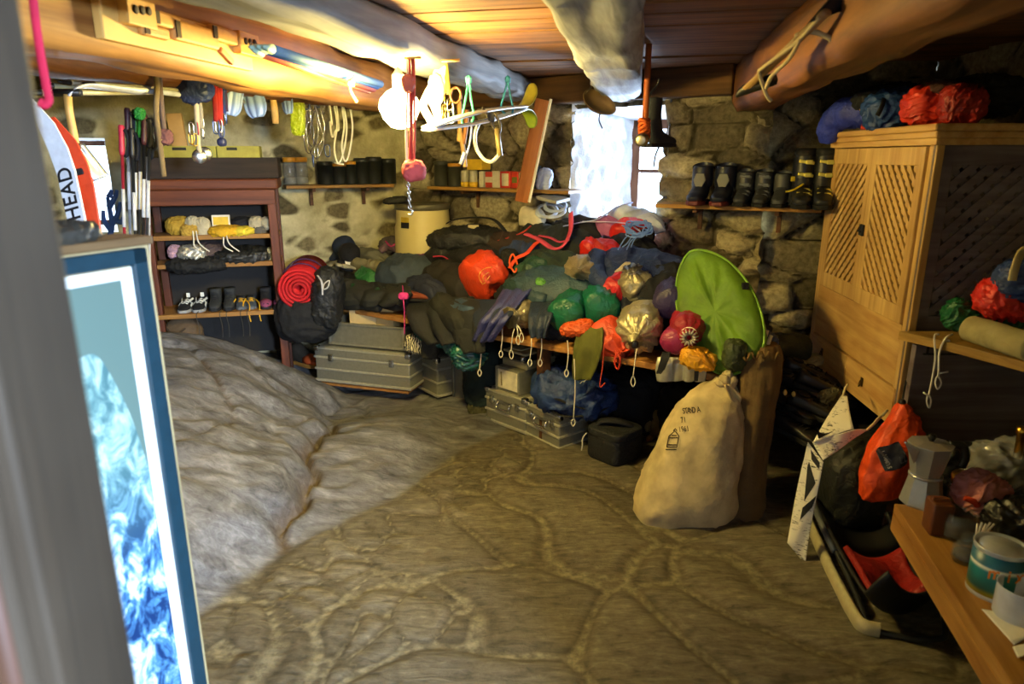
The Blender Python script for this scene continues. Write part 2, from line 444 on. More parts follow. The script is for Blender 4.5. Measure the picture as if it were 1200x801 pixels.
def build_floor():
    x0, x1, y0, y1, st = -3.3, 2.4, -.6, 5.7, .022
    nx, ny = int((x1-x0)/st), int((y1-y0)/st); vs = []; at_ = {k: [] for k in ('rock', 'edge', 'cell', 'rust')}
    for j in range(ny+1):
        for i in range(nx+1):
            x, y = x0+(x1-x0)*i/nx, y0+(y1-y0)*j/ny
            d = rockness(x, y); h = H(x, y)
            w1 = V((noise.noise(V((x*2.1, y*2.1, 2))), noise.noise(V((x*2.1+9, y*2.1, 5))), 0))
            band = math.exp(-((d+.20)/.17)**2)
            c, s_ = math.cos(.75), math.sin(.75)
            xr, yr = x*c-y*s_, x*s_+y*c
            e1, c1, q = vor(V((xr*1.5, yr*2.2, .5))+w1*.45)
            e2, c2, q2 = vor(V((xr*5.2, yr*6.5, 2.5))+w1*.6)
            if band > .45 or c1 < .16: e, cc = min(e1*1.3, e2*.55), c2
            else: e, cc = e1*.62, c1
            ef = e-.02*abs(noise.noise(V((x*7, y*7, 3))))
            rk = smooth(.0, .05, d)
            if rk < 1: h += (1-rk)*(.012*smooth(.01, .1, ef)+.010*(cc-.5)*smooth(.03, .12, ef)+.005*noise.noise(V((x*9, y*9, 6))))
            ru = 0.
            if rk > .5 and y < 3.75:
                ru = (1-smooth(.015, .05, abs(crackx(y)-x)))*.6
                v2 = noise.noise(V((x*2.1, y*1.3, 9))); ru = max(ru, (1-smooth(.01, .03, abs(v2)))*smooth(.7, 1., d)*.7)
            vs.append((x, y, h)); at_['rock'].append(rk); at_['edge'].append(ef); at_['cell'].append(cc); at_['rust'].append(ru)
    fs = [(j*(nx+1)+i, j*(nx+1)+i+1, (j+1)*(nx+1)+i+1, (j+1)*(nx+1)+i) for j in range(ny) for i in range(nx)]
    return attr_mesh('floor', vs, fs, at_, floor_mat())
build_floor()
# walls
def wall_mat(key, mort1, mort2, st1, st2, st3, lo, hi):
    m, nt = newmat(key); setp(nt.b, .9, 0, .2)
    edge, cell = attr(nt, 'edge'), attr(nt, 'cell'); vec = objvec(nt)
    fine = noise_out(nt, 34, 6, vec, .65); mid = noise_out(nt, 7, 5, vec, .6)
    mort = ramp(nt, mid, [(.3, lin(mort1)), (.7, lin(mort2))])
    stone = ramp(nt, cell, [(0, lin(st1)), (.5, lin(st2)), (1, lin(st3))])
    sm = nt.n('ShaderNodeMixRGB', blend_type='MULTIPLY'); sm.inputs[0].default_value = .75
    nt.l(stone, sm.inputs[1]); nt.l(ramp(nt, fine, [(.34, (.42, .40, .36, 1)), (.64, (1.2, 1.2, 1.15, 1))]), sm.inputs[2])
    f = ramp(nt, edge, [(lo, (0, 0, 0, 1)), (hi, (1, 1, 1, 1))])
    a = nt.n('ShaderNodeMixRGB'); nt.l(f, a.inputs[0]); nt.l(mort, a.inputs[1]); nt.l(sm.outputs[0], a.inputs[2])
    nt.l(a.outputs[0], nt.b.inputs['Base Color'])
    nt.l(bump(nt, fine, .5, .02, bump(nt, mid, .4, .03)), nt.b.inputs['Normal'])
    return m
M_STONE = wall_mat('rubble_stone', '1c180f', '4f4733', '4a4434', '847a62', 'bdb290', .03, .10)
M_PLASTER = wall_mat('lime_plaster', '98906c', 'cfc79e', '4a432f', '6d6448', '7d7354', .06, .26)
M_LIME = wall_mat('limewash', 'c9ccd2', 'f2f4f6', '8a8f98', 'b9bec4', 'dfe2e6', .05, .4)
def wall(name, A, B, z0, z1, mat, fx, fz, amp, holes=(), st=.022, plaster=False, seed=0., flip=False, stonecut=.55):
    """rubble wall from A to B (plan), its face pushed in and out stone by stone; holes = (s0,s1,z0,z1) in metres"""
    A, B = V((A[0], A[1], 0)), V((B[0], B[1], 0)); L = (B-A).length; e = (B-A)/L; n = V((e.y, -e.x, 0))
    if flip: n = -n
    ns, nz = max(1, int(L/st)), int((z1-z0)/st); vs = []; ed = []; ce = []
    for j in range(nz+1):
        for i in range(ns+1):
            s_, z = L*i/ns, z0+(z1-z0)*j/nz
            w1 = V((noise.noise(V((s_*2.5, z*2.5, seed))), noise.noise(V((s_*2.5+7, z*2.5, seed))), 0))
            e1, c1, q = vor(V((s_*fx, z*fz, seed+.37))+w1*.35)
            if plaster:
                k = e1*smooth(stonecut-.02, stonecut+.02, c1) if c1 > stonecut-.02 else 0.
                off = amp*.5*noise.noise(V((s_*3, z*3, seed)))+amp*.3*noise.noise(V((s_*9, z*9, seed)))-.012*smooth(.1, .22, k)
                e1, c1 = k, (c1*7.3) % 1
            else:
                off = amp*(smooth(0, .22, e1)-.5)+amp*.9*(c1-.5)*smooth(.04, .2, e1)+amp*.35*noise.noise(V((s_*9, z*9, seed)))
            vs.append(A+e*s_+n*off+V((0, 0, z))); ed.append(e1); ce.append(c1)
    fs = []
    for j in range(nz):
        for i in range(ns):
            s_, z = L*(i+.5)/ns, z0+(z1-z0)*(j+.5)/nz
            if any(h[0] < s_ < h[1] and h[2] < z < h[3] for h in holes): continue
            fs.append((j*(ns+1)+i, j*(ns+1)+i+1, (j+1)*(ns+1)+i+1, (j+1)*(ns+1)+i))
    return attr_mesh(name, vs, fs, {'edge': ed, 'cell': ce}, mat)
WE, WN = V((.815, -.58, 0)), V((.58, .815, 0))       # along the window wall, and out through it
W0 = V((.63, 4.4, 0))
CORNER = W0+WE*-1.716
WR = W0+WE*.90
LE = V((-.919, -.395, 0)); LNn = V((-.395, .919, 0))  # along the left wall (away from the corner), and out
LEND = CORNER+LE*2.6
wall('wall_back', CORNER-WE*.12, WR+WE*.05, -.1, 2.2, M_STONE, 3.6, 6.6, .065, [(1.836-.284, 1.836+.34, 1.13, 1.90)], seed=3.)
wall('wall_back_plaster', LEND, CORNER-LE*.12, -.1, 2.2, M_PLASTER, 5.0, 8.5, .03, [(2.6-2.30, 2.6-2.02, 1.12, 1.72)], plaster=True, seed=8.)
wall('wall_niche', (WR.x-.02, WR.y+.06), (2.4, 3.78), -.1, 2.2, M_STONE, 3.4, 6.2, .055, seed=5.)
wall('wall_right', (2.22, 3.9), (2.22, -.6), -.1, 2.2, M_STONE, 3, 5, .03, seed=6., st=.05)
wall('wall_left', (-3.16, .4), (-3.16, 4.5), -.1, 2.2, M_PLASTER, 4, 7, .03, seed=2., st=.05, plaster=True)
# window reveal: splayed limewashed sides, sill and head
def reveal(name, P, mat, seed, nu=40, nv=40, amp=.02, fx=6, fz=8):
    vs = []; ed = []; ce = []; a, b, c, d = [V(p) for p in P]; n = (b-a).cross(d-a).normalized()
    for i in range(nu+1):
        for j in range(nv+1):
            u, v_ = i/nu, j/nv; p = (a*(1-u)+b*u)*(1-v_)+(d*(1-u)+c*u)*v_
            e1, c1, q = vor(V((u*fx*.5, v_*fz*.5, seed)))
            o = amp*(noise.noise(p*6)+.6*noise.noise(p*15)+.7*smooth(0, .3, e1)) if 0 < i < nu and 0 < j < nv else 0
            vs.append(p+n*o); ed.append(e1*.5+.25*noise.noise(p*14)); ce.append(c1)
    fs = [(i*(nv+1)+j, (i+1)*(nv+1)+j, (i+1)*(nv+1)+j+1, i*(nv+1)+j+1) for i in range(nu) for j in range(nv)]
    return attr_mesh(name, vs, fs, {'edge': ed, 'cell': ce}, mat)
def wp(s, d, z): p = W0+WE*s+WN*d; return V((p.x, p.y, z))
o1, o2, i1, i2, D = -.30, .36, -.16, .42, .60
zs0, zs1, zo0, zo1 = 1.12, 1.92, 1.15, 1.84
reveal('wall_reveal', [wp(o1, -.01, zs0), wp(i1, D, zo0), wp(i1, D, zo1), wp(o1, -.01, zs1)], M_LIME, 1., amp=.028)
reveal('wall_reveal_shaded', [wp(i2, D, zo0), wp(o2, -.01, zs0), wp(o2, -.01, zs1), wp(i2, D, zo1)], M_LIME, 2.)
reveal('trim_sill', [wp(o1, -.01, zs0), wp(o2, -.01, zs0), wp(i2, D, zo0), wp(i1, D, zo0)], M_LIME, 3., amp=.006)
reveal('trim_head', [wp(i1, D, zo1), wp(i2, D, zo1), wp(o2, -.01, zs1), wp(o1, -.01, zs1)], M_LIME, 4., amp=.006)
M_FRAMEW = wood('window_frame', '4a2e20', '7a5238', (0, 0, 1), 30)
win = MB()
def fr(s0, s1, z0, z1, th=.05):
    a, b = wp(s0, D+.02, 0), wp(s1, D+.02, 0); c = (a+b)/2
    win.box((c.x, c.y, (z0+z1)/2), ((b-a).length, th, z1-z0), .006, math.atan2(WE.y, WE.x))
fr(i1-.01, i1+.055, zo0, zo1); fr(i2-.055, i2+.01, zo0, zo1); fr(i1, i2, zo0-.01, zo0+.05); fr(i1, i2, zo1-.06, zo1+.01)
fr(.125, .15, zo0, zo1, .03); fr(i1, i2, 1.49, 1.512, .03)
wo = struct('window_1', win, M_FRAMEW)
g = MB(); a, b = wp(i1, D+.03, 0), wp(i2, D+.03, 0); c = (a+b)/2
g.box((c.x, c.y, (zo0+zo1)/2), ((b-a).length, .003, zo1-zo0), 0, math.atan2(WE.y, WE.x))
m, nt = newmat('pane'); nt.b.inputs['Alpha'].default_value = .12; setp(nt.b, .05); nt.b.inputs['Base Color'].default_value = (.8, .9, 1, 1)
M_PANE = m
struct('pane', g, m, wo)
# opening in the left wall
def lp(t, d, z): p = CORNER+LE*t+LNn*d; return V((p.x, p.y, z))
t0, t1 = 2.02, 2.30
reveal('wall_opening_side', [lp(t1, 0, 1.12), lp(t1-.02, .35, 1.14), lp(t1-.02, .35, 1.7), lp(t1, 0, 1.72)], M_LIME, 5., 12, 20, .01)
reveal('wall_opening_jamb', [lp(t0+.02, .35, 1.14), lp(t0, 0, 1.12), lp(t0, 0, 1.72), lp(t0+.02, .35, 1.7)], M_LIME, 6., 12, 20, .01)
reveal('trim_opening_sill', [lp(t1, 0, 1.12), lp(t0, 0, 1.12), lp(t0+.02, .35, 1.14), lp(t1-.02, .35, 1.14)], M_LIME, 7., 12, 8, .004)
reveal('trim_opening_head', [lp(t1-.02, .35, 1.7), lp(t0+.02, .35, 1.7), lp(t0, 0, 1.72), lp(t1, 0, 1.72)], M_LIME, 8., 12, 8, .004)
win = MB()
for (ta, tb, za, zb) in ((t0, t0+.03, 1.14, 1.7), (t1-.03, t1, 1.14, 1.7), (t0, t1, 1.13, 1.17), (t0, t1, 1.67, 1.71)):
    a, b = lp(ta, .33, 0), lp(tb, .33, 0); c = (a+b)/2
    win.box((c.x, c.y, (za+zb)/2), ((b-a).length, .03, zb-za), .003, math.atan2(LE.y, LE.x))
wo2 = struct('window_2', win, M_FRAMEW)
g = MB(); a, b = lp(t0, .335, 0), lp(t1, .335, 0); c = (a+b)/2
g.box((c.x, c.y, 1.42), ((b-a).length, .003, .55), 0, math.atan2(LE.y, LE.x)); struct('pane', g, M_PANE, wo2)
# ceiling boards, laid across the beams
BD = V((.22, 1, 0)).normalized(); BX = V((BD.y, -BD.x, 0))
M_CEIL = wood('ceiling', '46301f', 'a4713f', tuple(BX), 22, .75, 1.2)
ce = MB(); rnd = random.Random(4); k = -1.2
while k < 6.4:
    wd = rnd.uniform(.17, .27); c = BD*(k+wd/2)+BX*(-.5)
    ce.box((c.x, c.y, 2.09+rnd.uniform(0, .012)), (6.6, wd-.008, .03), .004, math.atan2(BX.y, BX.x)+rnd.uniform(-.006, .006)); k += wd
struct('ceiling', ce, M_CEIL)
sl = MB(); sl.box((-.4, 2.6, 2.19), (6.2, 7.2, .1), 0); struct('ceiling_slab', sl, plain('2a221a', .9))
# beams
def beam(name, P0, P1, wdt, z0, z1, mat, seed, amp=.018, w1=None):
    """hewn beam; P0, P1 = plan line of its right-hand lower arris"""
    P0, P1 = V((P0[0], P0[1], 0)), V((P1[0], P1[1], 0)); e = (P1-P0); L = e.length; e /= L; side = V((-e.y, e.x, 0))
    n = int(L/.06); mb = MB(); rg = []
    for i in range(n+1):
        c = P0+e*L*i/n; wd = wdt+((w1 or wdt)-wdt)*i/n; ring = []
        h = z1-z0
        per = [(0, k/6) for k in range(6)]+[(k/6, 1) for k in range(6)]+[(1, 1-k/6) for k in range(6)]+[(1-k/6, 0) for k in range(6)]
        for (a, b) in per:
            p = c+side*wd*a+V((0, 0, z0+h*b)); q = p*3.2
            o = V((noise.noise(q+V((seed, 0, 0))), 0, noise.noise(q*1.3+V((0, seed, 0)))))*amp
            o += V((0, 0, 1))*amp*.6*noise.noise(V((seed+i*.11, a*9, 0)))
            if a in (0, 1) and b in (0, 1): p += (side*(.5-a)*2+V((0, 0, (.5-b)*2)))*.014*(1+noise.noise(V((i*.25, seed, a+b))))
            ring.append(p+o)
        rg.append(ring)
    mb.rings(rg, True, False, True)
    return struct(name, mb, mat)
M_BA = wood('beam_pine', '7a4a1e', 'c8924a', tuple(BD), 15, .6, .9)
M_BB = wood('beam_grey', '4a4844', '8b8882', tuple(BD), 18, .75, 1.2)
M_BC = wood('beam_weathered', '6a6b70', 'c3c5ca', tuple(BD), 24, .8, 2.0)
M_BD = wood('beam_brown', '4a2c14', '9a6230', tuple(BD), 14, .6, .9)
def xa(y): return -.854+.183*(y-2.9)
beam('trim_1', (xa(.4), .4), (xa(4.9), 4.9), .22, 1.85, 2.08, M_BA, 1.)
def xb(y): return -.36+.25*(y-2.65)
beam('trim_2', (xb(.4), .4), (xb(4.75), 4.75), .20, 1.945, 2.08, M_BB, 2.)
def xc(y): return .657+.176*(y-3.72)
beam('trim_3', (xc(.4), .4), (xc(4.3), 4.3), .24, 1.925, 2.08, M_BC, 3., .022)
def xd(y): return .95+.19*(y-2.56)
beam('trim_4', (xd(.4)+.2, .4), (xd(3.9)+.2, 3.9), .2, 1.845, 2.08, M_BD, 4.)
beam('trim_5', (-1.466-.41*2.4, 3.27-2.4), (-1.466+.41*1.55, 3.27+1.55), .22, 1.90, 2.08, M_BD, 5.)
# wall plate over the window wall
wpb = MB(); a, b = wp(-1.5, -.05, 2.0), wp(.75, -.05, 2.0); wpb.bar(a, b, .14, .16, .012); struct('trim_6', wpb, wood('wall_plate', '2e2014', '6b4a26', (.815, -.58, 0), 16, .8, .9))
# door wall and its jamb: the camera looks in through the doorway
M_JAMB = wood('door_jamb', '2b2720', '463d31', (0, 0, 1), 20, .6, .8)
M_JAMBD = wood('door_jamb_dark', '33241a', '55382a', (0, 0, 1), 20, .5, .8)
fw = MB(); fw.box((-1.85, .42, 1.05), (2.7, .22, 2.2), .01); struct('wall_front', fw, M_PLASTER)
fw = MB(); fw.box((1.49, .42, 1.05), (1.54, .22, 2.2), .01); struct('wall_front_right', fw, M_PLASTER)
dj = MB(); dj.box((-.452, .50, 1.0), (.11, .06, 2.2), .006); jo = struct('door_1', dj, M_JAMB)
d2 = MB(); d2.tube([(-.414, .474, -.05), (-.414, .474, 2.08)], .011, 10); struct('door_bead', d2, M_JAMBD, jo)
d3 = MB(); d3.box((-.393, .535, 1.0), (.018, .10, 2.2), .004); struct('door_stop', d3, M_JAMB, jo)
en = MB(); en.box((-1.3, -1.2, 1.1), (.1, 3.1, 2.6), .01); struct('wall_added_entry_left', en, M_PLASTER)  # unseen entry walls and ceiling, added to block sky light at the doorway
en = MB(); en.box((2.3, -1.2, 1.1), (.1, 3.1, 2.6), .01); struct('wall_added_entry_right', en, M_PLASTER)
en = MB(); en.box((.5, -2.7, 1.1), (3.8, .1, 2.6), .01); struct('wall_added_entry_back', en, M_PLASTER)
en = MB(); en.box((.5, -1.2, 2.46), (3.8, 3.3, .1), .01); struct('ceiling_added_entry', en, M_CEIL)
en = MB(); en.box((.5, -1.65, -.06), (3.8, 2.3, .1), .01); struct('floor_entry', en, plain('7a7462', .8))
lt = MB(); lt.box((.2, .42, 2.12), (1.6, .22, .12), .01); struct('trim_7', lt, M_BD)
# ================================================================ OBJECTS
# ---------------------------------------------------------------- palette
BLACK = fab('15161a'); CHAR = fab('25272a'); NAVY = fab('1b2742'); NAVY2 = fab('233456'); WHITE_CORD = plain('d9d2bd', .8, 0, .3)
WOOD_S = wood('shelf', '8a5a26', 'c08a48', (1, 0, 0), 30)
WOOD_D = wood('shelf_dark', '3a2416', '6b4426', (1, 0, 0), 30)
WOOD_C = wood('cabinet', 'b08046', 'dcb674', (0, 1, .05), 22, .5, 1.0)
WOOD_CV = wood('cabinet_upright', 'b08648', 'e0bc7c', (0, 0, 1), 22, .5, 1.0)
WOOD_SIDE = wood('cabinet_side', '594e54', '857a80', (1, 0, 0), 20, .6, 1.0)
ALU = plain('8d8b7b', .4, .45, .5, .1, 60, .05); STEEL = metalm('c9cac8', .25); BLKM = plain('121314', .4, 0, .5); BRASS = metalm('c0963c', .3)
RUB = plain('191a1b', .75, 0, .3); CARD = plain('b9945c', .9, 0, .2, .08, 20); PAPER = plain('e4e0d4', .85, 0, .2, .04)
# ---------------------------------------------------------------- the bulb over the middle of the room
PB = at(468, 125, 2.75)
t = thing('light_bulb', 'bare glowing globe bulb hanging under the grey beam', 'lamp', PB+V((0, 0, .0)))
mb = MB(); mb.lathe([(.001, -.080), (.034, -.073), (.062, -.044), (.078, -.004), (.070, .03), (.046, .056), (.023, .068), (.02, .08)], 24, PB)
m, nt = newmat('bulb_glow'); nt.b.inputs['Emission Color'].default_value = (1, .86, .55, 1); nt.b.inputs['Emission Strength'].default_value = 14
nt.b.inputs['Base Color'].default_value = (1, .95, .85, 1); m.cycles.emission_sampling = 'NONE'
bo = obj('globe', mb, m, t); bo.visible_shadow = True
mb = MB(); mb.lathe([(.021, .062), (.024, .068), (.024, .115), (.016, .125), (.006, .14)], 18, PB); obj('socket', mb, plain('e8e2d2', .4), t)
mb = MB(); mb.tube([PB+V((0, 0, .13)), PB+V((0, 0, .17)), PB+V((.01, .02, .2))], .004); obj('cord', mb, plain('d8d0bd', .6), t)
for k, (dx, dy, dz) in enumerate(((0, -.0, -.1), (.095, 0, 0), (-.095, 0, 0), (0, .095, 0), (0, -.095, .0))):
    l = bpy.data.lights.new('bulb_light', 'POINT'); l.energy = BULB_POWER/5; l.color = BULB_COL; l.shadow_soft_size = .02
    o = bpy.data.objects.new('bulb_light', l); SC.collection.objects.link(o); o.parent = t; o.location = (dx, dy, dz)
# ---------------------------------------------------------------- soft goods
def sack(name, label, cat, A, B, r, mat, seed=1, neck=.22, folds=9, amp=.05, cord=None, cordmat=None, flare=.5, group=None, hang=None, closed=True, taper=1.0, foldamp=.16, squash=1., shade=None):
    """drawstring sack from its round bottom A to its mouth B"""
    A, B = V(A), V(B); ax = (B-A); L = ax.length; ax.normalize()
    base = A if A.z < B.z else B
    t = thing(name, label, cat, (base.x, base.y, min(A.z, B.z)-(r if abs(ax.z) < .5 else 0)), 0, group)
    q = V((0, 0, 1)).rotation_difference(ax).to_matrix(); rg = []; n = 48; m_ = 26
    rr = random.Random(seed); ph = [rr.uniform(0, 6.28) for _ in range(4)]
    for i in range(m_+1):
        f = i/m_
        body = 1-max(0, (f-.80)/.20) if closed else 1
        z = f*L
        if f < .12: k = math.sqrt(max(0, 1-((.12-f)/.12)**2))*.97+.03 if f > 0 else .03
        elif f < .62 or not closed: k = 1
        else:
            g_ = (f-.62)/.38
            k = neck+(1-neck)*(1-smooth(0, .75, g_)) + (flare*neck*smooth(.8, 1, g_))
        k *= (1-(1-taper)*f)
        ring = []
        fo = foldamp*smooth(.45, .85, f) if closed else .03
        for j in range(n):
            a = 2*math.pi*j/n
            w_ = 1+fo*(math.cos(folds*a+ph[0])*.6+math.cos((folds*2+1)*a+ph[1])*.3)+.10*(1-fo*3)*.4*math.cos(3*a+ph[2]+f*2)
            p = V((math.cos(a)*r*k*w_, math.sin(a)*r*k*w_*squash, z))
            c_ = crumple((p.x/r, p.y/r, z/r*.7), 1.0, seed)
            p = p*1.0 if k < .05 else V((p.x*(1+amp*1.6*c_), p.y*(1+amp*1.6*c_), p.z+amp*r*.4*c_))
            ring.append(A+q@p)
        rg.append(ring)
    mb = MB(); mb.rings(rg, True); obj('bag', mb, mat, t)
    cm = cordmat or WHITE_CORD
    if closed:
        zc = L*.91; ring = []
        for j in range(20):
            a = 2*math.pi*j/20; ring.append(A+q@V((math.cos(a)*r*neck*1.12, math.sin(a)*r*neck*1.12*squash, zc)))
        mb = MB(); mb.tube(ring, .0035, 6, True)
        P = A+q@V((0, -r*neck*1.1 if (q@V((0, -1, 0))).y < .5 else r*neck*1.1, zc))
        if hang:
            for h_ in (hang if isinstance(hang, list) else [hang]):
                E = V(h_); mid = (P+E)/2+V((0, -.015, -.02)) if (P-E).length > .05 else P
                pts = bez([P, V((E.x*.7+P.x*.3, E.y*.8+P.y*.2-.01, P.z*.6+E.z*.4)), E], 6)
                mb.tube(pts, .0032, 6)
                mb.tube(loopc([E, E+V((.012, 0, -.03)), E+V((.002, 0, -.055)), E+V((-.010, 0, -.03))], 4), .003, 6, True)
        obj('drawcord', mb, cm, t)
    return t
def hangloop(mb, P, E, r=.003, loop=.03):
    P, E = V(P), V(E); mb.tube(bez([P, (P+E)/2+V((.006, -.006, 0)), E], 6), r, 6)
    mb.tube(loopc([E, E+V((.3*loop, 0, -loop*.6)), E+V((0, 0, -loop*1.2)), E+V((-.3*loop, 0, -loop*.6))], 4), r, 6, True)
def soft(name, label, cat, P, w_, d_, h_, mat, seed=1., ang=0., yaw=0., amp=.16, f=1.7, e=.75, group=None, stretch=(1, 1, 1), tilt=0., flat=None, root=True, extra=None):
    """crumpled garment body; sizes in metres, ang = roll seen from the front"""
    P = V(P); rot = Matrix.Rotation(yaw, 3, 'Z') @ Matrix.Rotation(ang, 3, 'Y') @ Matrix.Rotation(tilt, 3, 'X')
    mb = MB(); mb.blob(P, (w_/2, d_/2, h_/2), amp, f, seed, rot, e=e, stretch=stretch, flat=flat, nu=88, nv=50)
    if not extra:
        return solo(name, mb, mat, label, cat, group)
    t = thing(name, label, cat, P-V((0, 0, h_/2)), 0, group); obj('body', mb, mat, t)
    for (pn, pmb, pm, *lab) in extra: obj(pn, pmb, pm, t, label=lab[0] if lab else None)
    return t
def sleeve(pts, r, seed=1., amp=.22, n=14):
    P = bez(pts, 9); rs = bez_r([r]*len(pts) if not isinstance(r, (list, tuple)) else list(r), 9)
    mb = MB(); mb.tube(P, rs, 20, disp=lambda q: amp*crumple((q.x/.05, q.y/.05, q.z/.05), .55, seed), up=(0, 0, 1)); return mb
def strap(pts, w_=.025, th=.0025, up=None, n=8):
    P = bez(pts, n); mb = MB(); mb.tube(P, w_/2, 8, flat=th*2/w_, up=up); return mb
# ---------------------------------------------------------------- the bench along the window wall
F0 = V((1.02, 3.0, 0)); BN = V((.58, .815, 0)); BE = V((-.815, .58, 0)); BZ = .615
def bp(s_, q, z): p = F0+BE*s_+BN*q; return V((p.x, p.y, z))
SLOPE = .60
def pile(u, v, lift=0.):
    """where the sight line meets the heaped-up top of the pile (rising from the bench edge to the sill)"""
    n = V((-BN.x*SLOPE, -BN.y*SLOPE, 1)); p0 = V((F0.x, F0.y, BZ+.07))
    return on(u, v, p0, n)+V((0, 0, lift))
def front(u, v, q=-.02): return on(u, v, F0+BN*q, BN)
t = thing('wooden_bench', 'long rough wooden bench along the window wall under heaped clothes', 'bench', bp(1.3, .3, 0))
for k in range(3):
    mb = MB(); mb.bar(bp(-.12, .115+.25*k, BZ-.018), bp(2.72, .115+.25*k, BZ-.018), .24, .034, .006); obj('plank', mb, WOOD_S if k == 0 else WOOD_D, t)
for s_ in (.02, 1.1, 2.1, 2.66):
    for q in ((.10, .62) if s_ < 2 else (.40, .66)):
        mb = MB(); p = bp(s_, q, 0); mb.box((p.x, p.y, (BZ-.035)/2+.0), (.06, .06, BZ-.035), .006, .6); obj('leg', mb, WOOD_D, t)
    mb = MB(); mb.bar(bp(s_, .06 if s_ < 2 else .3, BZ-.07), bp(s_, .66, BZ-.07), .04, .06, .004); obj('crosspiece', mb, WOOD_D, t)
def drape(name, label, cat, pix, q0, mat, th=.022, seed=1., folds=5, amp=.012, parent=None):
    """cloth hanging over the bench edge; pix = rows of (uL,uR,v,q)"""
    def fn(a, b):
        i = min(int(b*(len(pix)-1)), len(pix)-2); f = b*(len(pix)-1)-i
        r0, r1 = pix[i], pix[i+1]; g_ = [r0[k]*(1-f)+r1[k]*f for k in range(4)]
        p = front(g_[0]*(1-a)+g_[1]*a, g_[2], g_[3])
        w_ = amp*(math.sin(a*folds*6.28+seed+b*1.5)*.5+math.sin(a*folds*2.7*3+seed*2)*.3)*min(1, b*2+.2)
        return p-BN*w_+V((0, 0, 1))*.006*noise.noise(V((a*3, b*3, seed)))
    mb = MB(); mb.sheet(fn, 36, 28, th)
    return solo(name, mb, mat, label, cat)
# ---------------------------------------------------------------- aluminium cases
RIBM = plain('c9c6b2', .36, .6, .5, .1, 60, .05)
def case(name, label, P, ang, L, W, Hh, mat=ALU, ribs=(.38, .72), seed=1, handle=True, lid=True, tagm=None, latch=True):
    """ribbed aluminium case; P = front bottom middle, ang = direction of the front edge; W runs back"""
    t = thing(name, label, 'case', P, ang)
    mb = MB(); mb.box((0, W/2, Hh*.36+.004), (L, W, Hh*.72), .012, seg=3)
    obj('body', mb, mat, t, True)
    for z in ribs: mb = MB(); mb.box((0, W/2, Hh*z), (L+.014, W+.014, .016), .006); obj('rib', mb, RIBM, t, True)
    mb = MB(); mb.box((0, W/2, .012), (L+.016, W+.016, .02), .006); obj('foot_rail', mb, RIBM, t, True)
    if lid:
        mb = MB(); mb.box((0, W/2, Hh*.86), (L+.006, W+.006, Hh*.26), .014, seg=3); mb.box((0, W/2, Hh*.985), (L-.05, W-.05, .016), .006); obj('lid', mb, mat, t, True)
        mb = MB(); mb.box((0, W/2, Hh*.975), (L+.012, W+.012, .014), .005); obj('lid_rim', mb, RIBM, t, True)
        for sx in (-1, 1):
            for sy in (0, 1):
                mb = MB(); mb.box((sx*(L/2-.014), (.012 if sy == 0 else W-.012), Hh*.95), (.042, .038, .04), .010, seg=3); obj('corner', mb, STEEL, t, True)
    if latch:
        for sx in (-.32, .32):
            mb = MB(); mb.box((sx*L, -.008, Hh*.73), (.034, .012, .05), .003); mb.box((sx*L, -.014, Hh*.70), (.022, .008, .03), .002); obj('latch', mb, STEEL, t, True)
    if handle:
        mb = MB(); z = Hh*.72
        mb.tube(bez([(-.05, -.006, z), (-.05, -.02, z-.012), (-.045, -.024, z-.034), (.045, -.024, z-.034), (.05, -.02, z-.012), (.05, -.006, z)], 4), .006, 8)
        mb.box((0, -.006, z+.004), (.13, .01, .02), .003); obj('handle', mb, STEEL, t, True)
    return t
def fang(du, dv): pass
def edge_pts(u1, v1, u2, v2, z):
    a, b = atz(u1, v1, z), atz(u2, v2, z); m_ = (a+b)/2; return m_, math.atan2(b.y-a.y, b.x-a.x), (b-a).length
# broad case on the flat stone by the rock, its open tray and two boxes
zc = H(-.75, 4.15)+.0
P, an, L = edge_pts(371, 443, 481, 455, .13); P.z = .115
mb = MB(); mb.box((P.x+.05, P.y+.22, P.z-.016), (L+.0, .44, .02), .004, an); solo('wooden_board', mb, WOOD_S, 'flat board under the broad ribbed aluminium case', 'board')
case('aluminium_case', 'broad ribbed aluminium case with the open grey tray of cartons on top', P, an, L, .42, .245, handle=False)
hz = P.z+.245+.012
Q, an2, L2 = P+V((.035, .03, 0)), an, L*.80; Q.z = hz
t = thing('storage_tray', 'open grey metal tray holding two cardboard boxes', 'tray', Q, an2)
mb = MB()
for (c, s_) in (((0, .006, .078), (L2, .012, .155)), ((0, .29, .078), (L2, .012, .155)), ((-L2/2+.006, .148, .078), (.012, .29, .155)), ((L2/2-.006, .148, .078), (.012, .29, .155)), ((0, .148, .006), (L2, .29, .012))): mb.box(c, s_, .003)
obj('body', mb, plain('8f8d7d', .5, .6), t, True)
mb = MB()
for (c, s_) in (((0, .0, .152), (L2+.012, .02, .016)), ((0, .296, .152), (L2+.012, .02, .016)), ((-L2/2, .148, .152), (.02, .3, .016)), ((L2/2, .148, .152), (.02, .3, .016)), ((0, -.002, .012), (L2+.006, .01, .016)), ((-L2/2+.01, -.003, .08), (.018, .008, .15)), ((L2/2-.01, -.003, .08), (.018, .008, .15))): mb.box(c, s_, .004)
obj('rim', mb, plain('a5a392', .45, .7), t, True)
Rq = Matrix.Rotation(an2, 4, 'Z')
def loc(P0, an_, x, y, z): p = V(P0)+Matrix.Rotation(an_, 3, 'Z') @ V((x, y, z)); return p
p = loc(Q, an2, -.055, .09, .105); mb = MB(); mb.box(p+V((0, 0, .045)), (.2, .05, .27), .003, an2); t = solo('cardboard_box', mb, plain('d0b988', .9, 0, .2, .05), 'wider plain cardboard box standing in the open metal tray', 'box', 'cartons in the metal tray')
